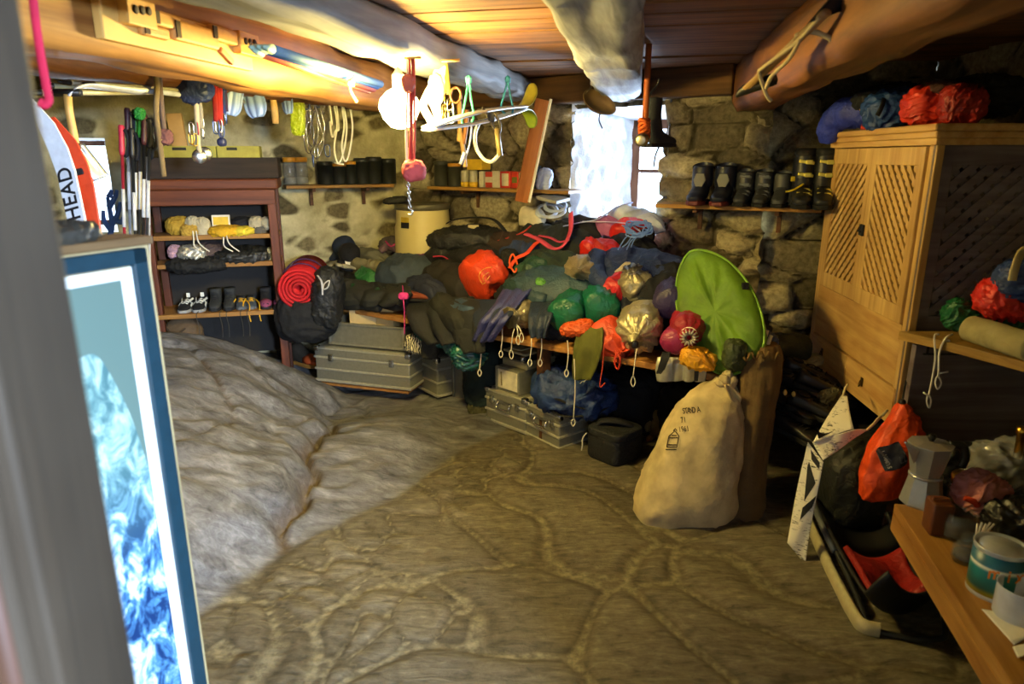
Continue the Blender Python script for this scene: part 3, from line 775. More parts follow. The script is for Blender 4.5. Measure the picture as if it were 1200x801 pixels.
p = loc(Q, an2, .115, .11, .100); t = thing('cardboard_box', 'narrower cardboard box with a pasted label in the open metal tray', 'box', (p.x, p.y, p.z-.085), 0, 'cartons in the metal tray')
mb = MB(); mb.box(p+V((0, 0, .04)), (.125, .11, .25), .003, an2); obj('carton', mb, plain('c4a76c', .9, 0, .2, .05), t)
q_ = loc(Q, an2, .12, .0535, .215); mb = MB(); mb.box(q_, (.07, .002, .03), 0, an2); obj('label_sticker', mb, plain('c99a3e', .8), t, label='tan pasted label')
# case 3 and grey case seen end-on behind it
a = atz(482, 452, .05); b = atz(518, 466, .05); an = math.atan2(b.y-a.y, b.x-a.x)
case('aluminium_case', 'ribbed aluminium case set sideways under the teal bag', a*.5+b*.5, an-.12, .30, .38, .27, handle=False, latch=False)
a = atz(527, 468, .03); b = atz(566, 468, .03)
t = thing('camera_case', 'plain dark grey hard case standing on end beside the ribbed case', 'case', (a+b)/2, -.25)
mb = MB(); mb.box((0, .11, .125), (.215, .2, .25), .012, seg=3); obj('body', mb, plain('6b685a', .55, .3), t, True)
mb = MB(); mb.box((0, .11, .252), (.20, .18, .008), .003); mb.tube([(-.085, .0, .02), (-.085, .0, .235)], .005); obj('edging', mb, ALU, t, True)
mb = MB(); mb.tube(bez([(-.05, .1, .255), (-.045, .1, .285), (.045, .1, .285), (.05, .1, .255)], 5), .007); obj('handle', mb, BLKM, t, True)
# the two cases under the blue duffel
P5, an5, L5 = edge_pts(570, 489, 615, 506, .01); P5.z = H(P5.x, P5.y)
case('aluminium_case', 'small ribbed aluminium case carrying the white drawer box', P5, an5, L5*1.02, .33, .215)
P6, an6, L6 = edge_pts(617, 506, 654, 524, .01); P6.z = H(P6.x, P6.y)
case('aluminium_case', 'ribbed aluminium case under the navy duffel with yellow latches', P6, an6, L6*1.05, .40, .205, latch=True)
# white drawer box and the boxes on it
c0 = loc(P5, an5, .005, .02, .222)
t = thing('drawer_box', 'white fronted metal drawer box standing on the small aluminium case', 'box', c0, an5)
mb = MB(); mb.box((0, .15, .075), (.205, .29, .15), .006); obj('body', mb, plain('8c8a78', .5, .5), t, True)
mb = MB(); mb.box((0, .0, .076), (.165, .012, .118), .004); obj('drawer_front', mb, plain('d9d0b0', .6), t, True)
mb = MB(); mb.tube([(-.05, -.008, .12), (-.047, -.010, .075), (-.046, -.008, .035)], .004); obj('pull_cord', mb, plain('8a7a4a', .7), t, True)
for sx in (-1, 1): mb = MB(); mb.box((sx*.094, .0, .075), (.016, .018, .15), .005); obj('frame_post', mb, ALU, t, True)
c1 = loc(P5, an5, .02, .06, .374)
t = thing('instrument_box', 'flat black and olive lidded box on top of the white drawer box', 'box', c1, an5)
mb = MB(); mb.box((0, .13, .022), (.21, .26, .044), .008, seg=3); obj('base', mb, plain('8c8564', .6), t, True)
mb = MB(); mb.box((-.01, .13, .062), (.20, .25, .034), .008, seg=3); obj('body', mb, plain('17181c', .5), t, True)
mb = MB(); mb.box((-.012, .12, .087), (.19, .22, .016), .006); mb.box((-.03, .1, .098), (.09, .12, .01), .003); obj('lid', mb, plain('a59c74', .7), t, True)
mb = MB(); mb.lathe([(.012, 0), (.014, .004), (.014, .03), (.010, .034)], 14, (.065, .005, .045)); obj('clasp', mb, STEEL, t, True)
# navy duffel
cD = loc(P6, an6, .09, .16, .30)
ext = []
ext.append(('strap', strap([cD+V((-.12, -.15, .02)), cD+V((-.03, -.2, .0)), cD+V((.06, -.2, -.02)), cD+V((.15, -.14, .02))], .03, .004, (0, 0, 1)), BLACK))
ext.append(('strap', strap([cD+V((-.16, -.1, -.05)), cD+V((-.08, -.19, -.07)), cD+V((.08, -.2, -.06)), cD+V((.2, -.12, -.03))], .025, .004, (0, 0, 1)), BLACK))
lt_ = text_mb('~', .02, Matrix.Identity(4)); 
mbE = MB()
for k in range(4): mbE.tube(bez([cD+V((-.02+.02*k, -.145, .085+.008*k)), cD+V((-.01+.02*k, -.15, .095+.01*k)), cD+V((.0+.02*k, -.142, .09+.01*k))], 3), .0025, 5)
ext.append(('embroidery', mbE, WHITE_CORD, 'white embroidered script'))
soft('duffel_bag', 'rumpled navy blue duffel bag slumped on the aluminium case', 'bag', cD, .48, .36, .21, nyl('1d3566', .6), 3., .05, an6+.2, .22, 1.9, .8, extra=ext)
# black padded camera bag on the floor
Pb = (atz(684, 537, .005)+atz(730, 553, .005))/2; a, b = atz(682, 535, 0), atz(724, 553, 0)
anb = math.atan2((b-a).y, (b-a).x)
t = thing('camera_bag', 'black padded camera bag standing on the flagstones before the bench', 'bag', (a+b)/2+V((0, 0, .004)), anb)
mb = MB(); mb.blob((0, .12, .083), (.115, .118, .083), .02, 1.5, 2., e=.35); obj('body', mb, nyl('131416', .7), t, True)
mb = MB(); mb.blob((0, .12, .168), (.118, .12, .026), .03, 1.5, 4., e=.4); obj('lid', mb, nyl('17191b', .7), t, True)
mb = strap([(-.07, .05, .185), (-.05, .07, .215), (.03, .12, .222), (.07, .18, .19)], .05, .012, (0, 0, 1)); obj('handle', mb, BLACK, t, True)
mb = MB(); mb.tube(bez([(-.115, .02, .14), (-.125, .0, .11), (-.118, -.01, .07), (-.128, -.005, .04)], 5), .004, 6); obj('cord', mb, WHITE_CORD, t, True)
mb = MB(); mb.tube([(-.112, .003, .15), (.112, .003, .15)], .003, 6); obj('zip', mb, BLKM, t, True)
# ---------------------------------------------------------------- heap of clothing: dark underlayers first
DARKS = [(.25, .42, .10, .52, .34, .22, '1a1c20', 'black quilted jacket packed under the green tent bag'),
         (.75, .40, .12, .62, .42, .26, '1c2230', 'dark navy jacket packed under the silver and green sacks'),
         (1.25, .38, .13, .62, .44, .28, '191a1d', 'black jacket buried under the teal jacket'),
         (1.75, .42, .11, .60, .46, .24, '202124', 'black trousers stacked under the orange red sack'),
         (2.25, .42, .07, .62, .46, .15, '2a2b27', 'charcoal jacket spread under the green folded cloth'),
         (.75, .66, .27, .7, .28, .3, '17181b', 'black coat heaped against the wall below the window'),
         (1.45, .62, .24, .7, .3, .3, '1a1b1d', 'black coat heaped between barrel and window')]
for k, (s_, q, z, a, b, c, h, lab) in enumerate(DARKS):
    soft('jacket', lab, 'jacket', bp(s_, q, BZ+z), a, b, c, fab(h), 20.+k, .02*k, math.atan2(BE.y, BE.x)+math.pi, .2, 1.8, .7, group='dark clothes at the bottom of the heap')
CLOTHY = {'jacket', 'trousers', 'shirt', 'scarf', 'jersey', 'cloth', 'glove', 'mitten', 'sack', 'hood'}
def cloth(P, w_, h_, seed=1., ang=0., amp=.16, lift=0., X=None, Y=None, dome=None, n1=76, n2=56):
    """garment thrown down: wavy-edged folded cloth lying on the slope of the heap"""
    rr = random.Random(seed*13.7); X = V(X or (.815, -.58, 0)); Y = V(Y or (BN.x, BN.y, SLOPE)).normalized(); N = X.cross(Y).normalized()
    ca, sa = math.cos(ang), math.sin(ang); X, Y = X*ca-Y*sa, Y*ca+X*sa
    D = dome if dome is not None else min(.085, .30*min(w_, h_)+.02)
    dirs = [(rr.uniform(0, 3.14), rr.uniform(5, 8)/1.0, rr.uniform(.4, .8)) for _ in range(3)]
    s0 = seed*3.3
    def outline(th):
        c, s_ = math.cos(th), math.sin(th); e = .62
        k = (abs(c)**(2/e)+abs(s_)**(2/e))**(-e/2)
        return k*(1+.17*noise.noise(V((c*1.7, s_*1.7, s0)))+.09*noise.noise(V((c*5, s_*5, s0+4))))
    def height(x, y, r):
        d = D*(1-r**3.2)*(1+.35*noise.noise(V((x*5, y*5, s0))))
        w1 = .07*noise.noise(V((x*4, y*4, s0+2))); f = 0.
        for i, (a, fr_, k) in enumerate(dirs):
            s_ = (x*math.cos(a)+y*math.sin(a)+w1)*fr_*1.9; t_ = (-x*math.sin(a)+y*math.cos(a))*fr_*.42
            q = 1-2.1*abs(noise.noise(V((s_, t_, s0+i*9))))
            f += k*(max(0, q)**1.8) * (.032 if i == 0 else .020)
        f -= .022
        return d+f*(amp/.16)*(1-.35*r)+.004*noise.noise(V((x*30, y*30, s0)))
    top = []; bot = []; nr_ = n2//2
    for i in range(nr_+1):
        r = i/nr_
        for j in range(n1):
            th = 2*math.pi*j/n1; o = outline(th); x, y = math.cos(th)*o*r*w_*.56, math.sin(th)*o*r*h_*.56
            h = height(x, y, r); curl = -.035*max(0, (r-.72)/.28)**2
            top.append(P+X*x+Y*y+N*(h+curl)); bot.append(P+X*x*.985+Y*y*.985+N*(min(h+curl-.012, -.02+curl*.8) if r < .93 else h+curl-.013))
    mb = MB(); off = len(top); fs = []
    for i in range(nr_):
        for j in range(n1):
            k = (j+1) % n1; a, b, c, d = i*n1+j, i*n1+k, (i+1)*n1+k, (i+1)*n1+j
            fs.append((a, d, c, b)); fs.append((off+a, off+b, off+c, off+d))
    for j in range(n1):
        k = (j+1) % n1; a, b = nr_*n1+j, nr_*n1+k; fs.append((a, off+a, off+b, b))
    mb.add(top+bot, fs, True); return mb
def S(name, label, cat, u, v, w_, h_, mat, dep=.8, seed=1., ang=0., yaw=None, amp=.17, f=1.7, lift=0., group=None, e=.75, st=(1, 1, 1), extra=None, P=None, tilt=0.):
    """garment seen at photo pixel (u,v), w_ x h_ pixels, resting on the heap"""
    own = P is not None
    P = P if own else pile(u, v, lift); k = mpx(P)
    if not own and cat in CLOTHY and min(w_, h_) > 9:
        mb = cloth(P, w_*k/.84, h_*k/.66, seed, ang, amp, lift)
        if not extra: return solo(name, mb, mat, label, cat, group)
        t = thing(name, label, cat, P-V((0, 0, .03)), 0, group); obj('body', mb, mat, t)
        for (pn, pmb, pm, *lab) in extra: obj(pn, pmb, pm, t, label=lab[0] if lab else None)
        return t
    return soft(name, label, cat, P, w_*k, w_*k*dep, h_*k, mat, seed, ang, yaw if yaw is not None else -.3, amp, f, e, group, st, tilt, extra=extra)
def pt(u, v, l=0.): return pile(u, v, l)
# far end of the bench: caps, gloves, folded things
def cap(name, label, P, r, mat, face, tiltx=0.):
    rot = Matrix.Rotation(face, 3, 'Z') @ Matrix.Rotation(tiltx, 3, 'X')
    t = thing(name, label, 'cap', P, 0, 'peaked caps', rot)
    mb = MB(); mb.lathe([(r, 0), (r*1.01, r*.25), (r*.93, r*.6), (r*.72, r*.86), (r*.4, r*1.0), (.001, r*1.04)], 28, disp=lambda p, a, rr, z: p*(1+.03*noise.noise(p*30))); obj('crown', mb, mat, t, True)
    mb = MB(); mb.sheet(lambda u, v: (math.sin((u-.5)*2.6)*r*(.98+.55*v*math.cos((u-.5)*2.2)), -math.cos((u-.5)*2.6)*r*(.98+.75*v), .004-.02*v-.25*r*(2*(u-.5))**2*v), 16, 6, .004); obj('visor', mb, mat, t, True)
    mb = MB(); mb.lathe([(.008, r*1.03), (.006, r*1.07), (.001, r*1.08)], 10); obj('button', mb, mat, t, True)
    return t
P = pt(404, 290); cap('cap', 'navy blue peaked cap lying on top of the glove pile', P, .085, fab('232e44'), -.6, .5)
P = pt(412, 300, .02)+V((0, -.06, 0)); cap('cap', 'black peaked cap with visor turned to the room', P, .08, fab('121317'), .35, .75)
def glove(label, P, sc, ang, mat, seed, group='work gloves'):
    rot = Matrix.Rotation(ang, 3, 'Z') @ Matrix.Rotation(-.25, 3, 'X')
    t = thing('glove', label, 'glove', P, 0, group, rot)
    mb = MB(); mb.blob((0, 0, .012*sc), (.045*sc, .06*sc, .016*sc), .12, 1.5, seed, nu=28, nv=16)
    for k in range(4):
        x = (-.033+.022*k)*sc; L_ = (.055, .07, .066, .05)[k]*sc
        mb.tube(bez([(x, .04*sc, .012*sc), (x*1.15, .06*sc+L_*.5, .018*sc), (x*1.25, .06*sc+L_, .008*sc)], 4), [.011*sc]*6+[.010*sc, .009*sc, .006*sc], 10)
    mb.tube(bez([(.035*sc, -.01*sc, .012*sc), (.06*sc, .015*sc, .016*sc), (.066*sc, .05*sc, .01*sc)], 4), [.012*sc]*6+[.011*sc, .010*sc, .006*sc], 10)
    obj('hand', mb, mat, t, True)
    mb = MB(); mb.tube([(0, -.05*sc, .012*sc), (0, -.10*sc, .014*sc)], [.036*sc, .042*sc], 18, flat=.4, up=(0, 0, 1)); obj('cuff', mb, mat, t, True)
    return t
BEIGE = fab('8a8166'); GREYB = fab('6f6a58')
glove('beige work glove palm up before the black cap', pt(392, 312, .01), 1.0, 1.9, BEIGE, 3.)
glove('pale grey work glove with card tag on it, beside the black cap', pt(407, 316, .015), .85, -1.0, fab('a39c80'), 5.)
P = pt(410, 313, .035); mb = MB(); mb.box(P, (.06, .002, .045), .0005, Matrix.Rotation(.4, 4, 'Z') @ Matrix.Rotation(-.7, 4, 'X')); solo('card_tag', mb, PAPER, 'small white card tag resting on the grey glove', 'tag')
S('scarf', 'grey green scarf folded flat behind the black cap', 'scarf', 428, 298, 62, 11, fab('5d5b48'), .7, 4., .03, amp=.12, f=2.2)
S('scarf', 'olive beige scarf folded beside the grey trousers', 'scarf', 432, 311, 48, 10, fab('7a7354'), .8, 6., -.05, amp=.14, f=2.)
S('jacket', 'dark olive folded jacket at the bench end beside the red sleeping mat', 'jacket', 412, 342, 84, 22, fab('2b2a23'), .8, 7., .06, amp=.10, f=2.2, e=.5)
S('trousers', 'black folded trousers lying over the olive jacket', 'trousers', 455, 345, 60, 18, fab('1e1f1d'), .8, 9., .05, amp=.12, f=2.2, lift=.0)
S('rain_hood', 'bright green rain hood lying on the dark folded jackets', 'hood', 431, 328, 36, 14, nyl('2c6a34', .4), .6, 3., .35, amp=.2, f=2., lift=.02)
S('pouch', 'flat green nylon pouch below the bright green hood', 'pouch', 424, 342, 26, 10, nyl('1f5a30', .4), .6, 8., .3, amp=.2, f=2., lift=.02)
S('pouch', 'green nylon pouch half under the grey trousers', 'pouch', 454, 347, 28, 10, nyl('1d4a2c', .45), .6, 5., .1, amp=.15, f=2., lift=.03)
P = pt(470, 318, .03)
ext = [('cuff', sleeve([pt(446, 302, .05), pt(455, 298, .06), pt(466, 300, .05)], [.02, .024, .022], 3., .15), fab('5f4a4e')),
       ('trim', strap([pt(452, 296, .09), pt(459, 303, .09), pt(466, 297, .085)], .014, .004), fab('c0336e'), 'pink edging')]
S('trousers', 'blue grey hiking trousers with pink edging thrown over the bench', 'trousers', 472, 320, 58, 36, fab('35404c'), .8, 11., .35, amp=.14, f=1.9, lift=.025, extra=ext)
S('scarf', 'purple knitted scarf beside the blue grey trousers', 'scarf', 492, 306, 28, 12, fab('6a2a58'), .8, 2., .2, amp=.2, f=2.2, lift=.02)
S('hat', 'brown grey wool hat behind the pink edged trousers', 'hat', 459, 290, 26, 18, fab('4a423a'), .9, 5., -.2, amp=.2, f=2., lift=.02)
t = thing('pink_strap', 'bright pink webbing strap knotted and hanging over the bench edge', 'strap', front(474, 390, -.05))
obj('webbing', strap([front(472, 335, .0)+V((0, 0, .0)), front(473, 352, -.05), front(474, 368, -.055), front(474, 390, -.05)], .032, .004, (1, 0, 0)), fab('d23a86'), t)
mb = MB(); mb.blob(front(473, 346, -.05), (.03, .02, .02), .2, 1.8, 2.); obj('knot', mb, fab('d23a86'), t)
S('jacket', 'black and white printed jersey crumpled beside the orange red sack', 'jersey', 497, 342, 52, 20, fab('1d2234'), .8, 14., .15, amp=.2, f=2.2, lift=.03)
mbs = MB()
for k in range(4): mbs.tube(bez([pt(484+7*k, 337+2*k, .075), pt(487+7*k, 341+2*k, .075), pt(490+7*k, 340+3*k, .07)], 4), .004, 6)
solo('short_rope', mbs, plain('cfcdbf', .7), 'short white cords lying on the printed jersey', 'cord')
def trainer(label, P, ang, sc, body, solem, lacem, toe=None, group='shoes', rot=None, name='shoe', high=.085, cat='shoe'):
    """low shoe, toe towards -y in its own frame, standing on z = 0"""
    t = thing(name, label, cat, P, ang, group, rot)
    S_ = sc
    def ring(y, w_, z0, z1, n=20, p=.7):
        r = []
        for j in range(n):
            a = 2*math.pi*j/n; cx, cz = math.cos(a), math.sin(a)
            r.append(V((math.copysign(abs(cx)**p, cx)*w_*S_, y*S_, (z0+z1)/2*S_+math.copysign(abs(cz)**p, cz)*(z1-z0)/2*S_)))
        return r
    h = high
    secs = [(.128, .018, .02, h*.7), (.122, .030, .018, h*.98), (.10, .036, .018, h), (.06, .038, .018, h*.94), (.02, .038, .018, h*.82), (-.03, .042, .018, .066), (-.08, .046, .018, .052), (-.115, .042, .018, .042), (-.138, .03, .018, .034), (-.147, .014, .02, .028)]
    mb = MB(); mb.rings([ring(*q) for q in secs]); obj('upper', mb, body, t, True)
    mb = MB(); out = [(.130, .022), (.11, .034), (.05, .036), (0, .036), (-.05, .046), (-.09, .05), (-.125, .042), (-.150, .024)]
    poly = [V((w_*S_, y*S_, 0)) for y, w_ in out]+[V((-w_*S_, y*S_, 0)) for y, w_ in reversed(out)]
    mb.prism(poly, (0, 0, .022*S_), .004*S_); obj('sole', mb, solem, t, True)
    mb = MB(); mb.lathe([(.026*S_, 0), (.028*S_, .004*S_), (.022*S_, .006*S_), (.016*S_, -.01*S_)], 16, (0, .075*S_, (h-.002)*S_), (0, -.12, 1)); obj('collar', mb, BLACK, t, True)
    mb = MB()
    for k in range(5):
        y = .035-.022*k; z = .084-.0075*k if h < .1 else h*.92-.022*k
        z = {0: h*.88, 1: h*.8, 2: h*.72+.006, 3: .068, 4: .062}[k]
        mb.tube([(-.024*S_, y*S_, (z-.006)*S_), (0, (y-.004)*S_, (z+.004)*S_), (.024*S_, (y-.010)*S_, (z-.006)*S_)], .003*S_, 6)
    mb.tube(bez([(0, .03*S_, h*.9*S_), (.03*S_, .0, h*.85*S_), (.038*S_, -.04*S_, .05*S_)], 4), .0028*S_, 6)
    obj('laces', mb, lacem, t, True)
    if toe:
        mb = MB(); mb.rings([ring(y, w_*1.05, z0-.001, z1*1.06) for (y, w_, z0, z1) in secs[6:]]); obj('toe_cap', mb, toe, t, True)
    return t
trainer('rust brown low shoe lying on the jerseys beside the orange red sack', pt(497, 352, .0), 1.4, .75, fab('7a3a22'), RUB, BLACK, group='shoes on the bench')
S('trousers', 'black trousers with one leg hanging over the bench edge beside the pink strap', 'trousers', 528, 366, 64, 22, fab('232421'), .7, 15., .4, amp=.14, f=1.8, lift=.01)
drape('trousers', 'charcoal trouser leg trailing down over the bench beside the blue striped leg', 'trousers', [(500, 548, 348, .08), (512, 558, 366, .0), (528, 568, 386, -.07), (542, 567, 413, -.07)], 0, fab('272826'), .016, 3., 2, .02)
S('shirt', 'slate blue shirt crumpled on the bench edge under the orange red sack', 'shirt', 545, 366, 46, 18, fab('33455c'), .8, 8., .1, amp=.2, f=2.2, lift=.03)
S('duffel_bag', 'black duffel bag lying by the barrel on top of the heap', 'bag', 548, 288, 92, 26, nyl('17181a', .6), .7, 17., -.02, amp=.12, f=1.9, lift=.05, extra=[('strap', strap([pt(512, 292, .13), pt(535, 284, .16), pt(575, 284, .16), pt(592, 292, .12)], .03, .004), BLACK), ('badge', MB().box(pt(556, 284, .115)+V((0, -.10, 0)), (.07, .004, .03), .001), plain('a89c78', .8), 'beige printed patch')])
S('jacket', 'black shell jacket lying before the black duffel bag', 'jacket', 540, 304, 98, 26, nyl('1a1b1c', .55), .7, 18., .04, amp=.16, f=2.0, lift=.04)
S('trousers', 'dark brown trousers with red piping lying across the heap', 'trousers', 597, 294, 110, 20, fab('2c211d'), .6, 19., -.16, amp=.14, f=2.2, lift=.05, extra=[('piping', MB().tube(bez([pt(568, 303, .10), pt(590, 300, .11), pt(612, 294, .12), pt(622, 286, .12)], 6), .005, 6), fab('a83228'), 'red piping')])
S('trousers', 'black softshell trousers with a red side seam beside the orange red sack', 'trousers', 528, 328, 66, 26, fab('201d1b'), .7, 21., .25, amp=.13, f=2.0, lift=.03, extra=[('piping', MB().tube(bez([pt(508, 316, .09), pt(520, 318, .10), pt(533, 325, .09)], 6), .005, 6), fab('b8304a'), 'red seam')])
# orange red stuff sack with printed outline
P = pt(569, 333, .06); k = mpx(P)
sack('stuff_sack', 'big orange red stuff sack with a printed emblem, lying among black clothes', 'sack', P+V((-.09, -.09, -.05)), P+V((.12, .10, .05)), 26*k, nyl('c23a16', .5), 3, amp=.10, flare=.6, foldamp=.2)
mb = MB()
c0 = P+V((.0, -.2, .03)); u_ = V((.9, .35, .25)).normalized(); v_ = V((-.3, .1, 1)).normalized()
for poly in ([(-.03, -.03), (-.035, .01), (.0, .035), (.035, .03)], [(-.015, -.02), (-.012, .0), (.018, .012)], [(.0, -.02), (.02, -.005)], [(-.03, -.03), (-.01, -.028)]):
    mb.tube(bez([c0+u_*a*1.3+v_*b*1.3 for a, b in poly], 4), .0028, 5)
sk = [o for o in SC.objects if o.parent and o.parent.get('label', '').startswith('big orange red') and o.name.startswith('bag')][0]
src = MB(); src.v = [rmat(sk.parent) @ v.co for v in sk.data.vertices]; src.f = [tuple(p.vertices) for p in sk.data.polygons]
wrap(mb, src, V((.25, 1, -.2)), .002); obj('emblem', mb, plain('d9a24a', .7), sk.parent, label='thin yellow printed emblem')
S('shirt', 'navy shirt tucked behind the orange red stuff sack', 'shirt', 612, 304, 48, 18, fab('26345a'), .8, 22., .1, amp=.2, f=2.2, lift=.05)
S('hat', 'black wool hat at the mouth of the orange red sack', 'hat', 597, 316, 22, 24, fab('141414'), .8, 6., 0, amp=.1, f=2., lift=.07)
drape('trousers', 'blue violet nylon trouser leg hanging down over the bench edge', 'trousers', [(590, 624, 338, .14), (578, 607, 358, .0), (562, 593, 376, -.08), (554, 577, 399, -.08)], 0, nyl('34386e', .5), .014, 5., 2.5, .022)
# straps and gear in the middle of the heap
t = thing('pack_strap', 'orange webbing strap curling out of the heap above the teal jacket', 'strap', pt(615, 325))
obj('webbing', strap([pt(597, 333, .10), pt(605, 325, .12), pt(617, 321, .13), pt(627, 310, .13), pt(634, 304, .12)], .032, .004), fab('d8472a'), t)
mb = MB(); mb.tube(loopc([pt(601, 322, .13), pt(606, 330, .11), pt(603, 338, .10), pt(597, 330, .12)], 4), .006, 8, True); obj('buckle', mb, plain('e0561e', .5), t)
t = thing('pink_harness', 'coral pink padded harness strap looped over the dark jackets', 'strap', pt(650, 305))
obj('webbing', strap([pt(617, 296, .12), pt(632, 305, .13), pt(648, 316, .13), pt(660, 314, .14), pt(668, 302, .17), pt(668, 288, .2)], .05, .008), fab('cf4a62'), t)
obj('webbing', strap([pt(632, 302, .14), pt(645, 305, .14), pt(655, 310, .14), pt(666, 310, .15)], .03, .006), fab('b83a56'), t)
S('jacket', 'black fleece jacket spread in the middle of the heap below the window', 'jacket', 648, 290, 86, 34, fab('1e2422'), .7, 23., .05, amp=.17, f=1.9, lift=.04)
S('jacket', 'dark green grey jacket lying behind the teal jacket', 'jacket', 655, 318, 86, 20, fab('26332c'), .6, 24., .1, amp=.18, f=2.2, lift=.05)
S('sack', 'dark green sack mouth open beside the orange strap', 'sack', 625, 326, 34, 24, nyl('1d4230', .5), .9, 25., .1, amp=.2, f=2.2, lift=.06)
t = thing('rope_bundle', 'pale blue white sling bundle lying on the heap below the window reveal', 'sling', pt(645, 270))
for kk, (u, v, a, b) in enumerate(((640, 270, 12, 8), (645, 273, 16, 8), (650, 270, 12, 7))):
    mb = MB(); pts = [pt(u+a*math.cos(2*math.pi*j/10), v+b*math.sin(2*math.pi*j/10), .13+.015*kk) for j in range(10)]
    mb.tube(loopc(pts, 4), .013, 8, True, flat=.4); obj('loop', mb, fab('b8c4d8'), t)
S('glove', 'cream mitten lying by the pale sling bundle', 'mitten', 622, 268, 26, 13, fab('c8bfa4'), .7, 3., -.1, amp=.14, f=2., lift=.09)
S('jacket', 'black jacket with pale edging lying on the window side of the heap', 'jacket', 676, 279, 52, 18, fab('17181c'), .7, 26., -.1, amp=.18, f=2.2, lift=.07)
S('rain_jacket', 'red rain jacket under the white edge strap by the window', 'jacket', 702, 303, 46, 18, nyl('c32018', .45), .7, 27., .05, amp=.2, f=2.2, lift=.06)
S('rain_jacket', 'scarlet jacket with yellow corner lying just below the window', 'jacket', 738, 283, 42, 20, nyl('d4241c', .45), .7, 28., .2, amp=.16, f=2., lift=.07, extra=[('lining', MB().blob(pt(750, 288, .10), (.035, .03, .012), .2, 1.8, 3.), nyl('e0962a', .5), 'yellow corner')])
S('trousers', 'black trousers lying between red jacket and navy jacket', 'trousers', 738, 297, 50, 14, fab('16171b'), .7, 29., .1, amp=.18, f=2.2, lift=.06)
t = thing('ski_strap', 'white blue flat strap stretched across the heap before the red jackets', 'strap', pt(690, 292))
obj('webbing', strap([pt(660, 291, .14), pt(680, 289, .15), pt(700, 287, .16), pt(722, 275, .17), pt(740, 268, .16)], .03, .004), fab('b9c2ea'), t)
obj('webbing', strap([pt(682, 288, .15), pt(712, 289, .15), pt(735, 290, .14), pt(749, 297, .13)], .016, .004), fab('cdb9d8'), t)
S('shirt', 'white and blue shirt lying on the window sill in the daylight', 'shirt', 742, 272, 56, 16, fab('c9d2e2'), .7, 31., .15, amp=.2, f=2., lift=.09)
S('scarf', 'lilac pink scarf on the sill beside the white shirt', 'scarf', 712, 280, 30, 10, fab('b06a9a'), .8, 32., .1, amp=.2, f=2.2, lift=.09)
S('hat', 'black hat with red flash at the end of the white strap', 'hat', 757, 292, 18, 16, fab('16171d'), .9, 33., 0, amp=.1, f=2., lift=.08)
# navy jacket under blue cords
P = pt(744, 325, .03)
mbc = MB(); rr = random.Random(5)
S('jacket', 'large navy quilted jacket beneath the pale blue cord bundle', 'jacket', 745, 326, 92, 54, nyl('1c2c58', .6), .7, 34., .05, amp=.17, f=1.7, lift=.03, extra=[('collar', sleeve([pt(722, 340, .09), pt(735, 334, .11), pt(737, 345, .08)], [.02, .022, .018], 4., .1), fab('b9ad96'), 'beige collar'), ('sleeve', sleeve([pt(700, 318, .10), pt(698, 335, .08), pt(712, 350, .05)], [.05, .05, .045], 7., .2), nyl('20325e', .6))])
for kk in range(9):
    a0 = rr.uniform(0, 6); pts = [pt(747+rr.uniform(-4, 4)+(13+rr.uniform(-3, 3))*math.cos(a0+j*.7), 309+rr.uniform(-2, 2)+(7+rr.uniform(-2, 2))*math.sin(a0+j*.7), .19+rr.uniform(0, .025)) for j in range(9)]
    mbc.tube(bez(pts, 5), .0045, 6)
for kk in range(4): mbc.tube(bez([pt(750-kk*5, 311+kk % 2, .18), pt(742-kk*4, 315+2*(kk % 3), .17), pt(738-kk*5, 320+3*(kk % 2), .15)], 5), .004, 6)
solo('cord_bundle', mbc, plain('6f92d8', .7, 0, .3), 'tangle of pale blue cord on the navy quilted jacket', 'cord')
S('jacket', 'black jacket lying beside the green tent bag at the end of the heap', 'jacket', 770, 335, 54, 44, fab('16181d'), .6, 35., .1, amp=.16, f=1.8, lift=.02)
# teal jacket, silver sack etc
S('jacket', 'teal grey padded jacket lying above the green sacks', 'jacket', 645, 338, 88, 44, nyl('2d4652', .6), .7, 36., -.12, amp=.13, f=1.7, lift=.03, extra=[('lining', MB().blob(pt(636, 346, .08)+V((0, -.05, 0)), (.045, .03, .022), .2, 1.8, 5., Matrix.Rotation(.5, 3, 'Y')), nyl('4f8a2e', .45), 'bright green lining'), ('sleeve', sleeve([pt(612, 345, .08), pt(620, 356, .06), pt(640, 362, .05)], [.04, .045, .035], 7., .14), nyl('28404c', .6))])
P = pt(677, 333, .07); k = mpx(P)
sack('stuff_sack', 'crinkled silver stuff sack with black toggle lying on the teal jacket', 'sack', P+V((.06, .10, .0)), P+V((-.03, -.15, .03)), 17*k, foil('a89c7c'), 5, amp=.10, foldamp=.2, folds=11)
P = pt(663, 367, .02); k = mpx(P)
sack('stuff_sack', 'dark green round stuff sack seen from its bottom, beside the olive trousers', 'sack', P+V((-.02, -.14, -.01)), P+V((.08, .2, .02)), 21*k, nyl('0f5a40', .35), 6, amp=.05)
P = pt(696, 362, .02); k = mpx(P)
sack('stuff_sack', 'green crumpled stuff sack just above the olive trousers', 'sack', P+V((.03, -.13, .0)), P+V((.05, .2, .03)), 20*k, nyl('0d5f49', .38), 8, amp=.10)
P = front(612, 366, .1); k = mpx(P)
sack('stuff_sack', 'beige stuff sack with hanging white cords at the bench edge', 'sack', P+V((.09, .10, .0)), P+V((-.07, -.12, .0)), 16*k, foil('9c9272'), 7, neck=.5, amp=.06, hang=[front(599, 409, -.05), front(607, 392, -.05), front(611, 389, -.05)], foldamp=.1)
S('hat', 'dark teal fleece hat above the beige sack', 'hat', 606, 347, 32, 20, fab('1c3430'), .8, 37., .1, amp=.16, f=2., lift=.05)
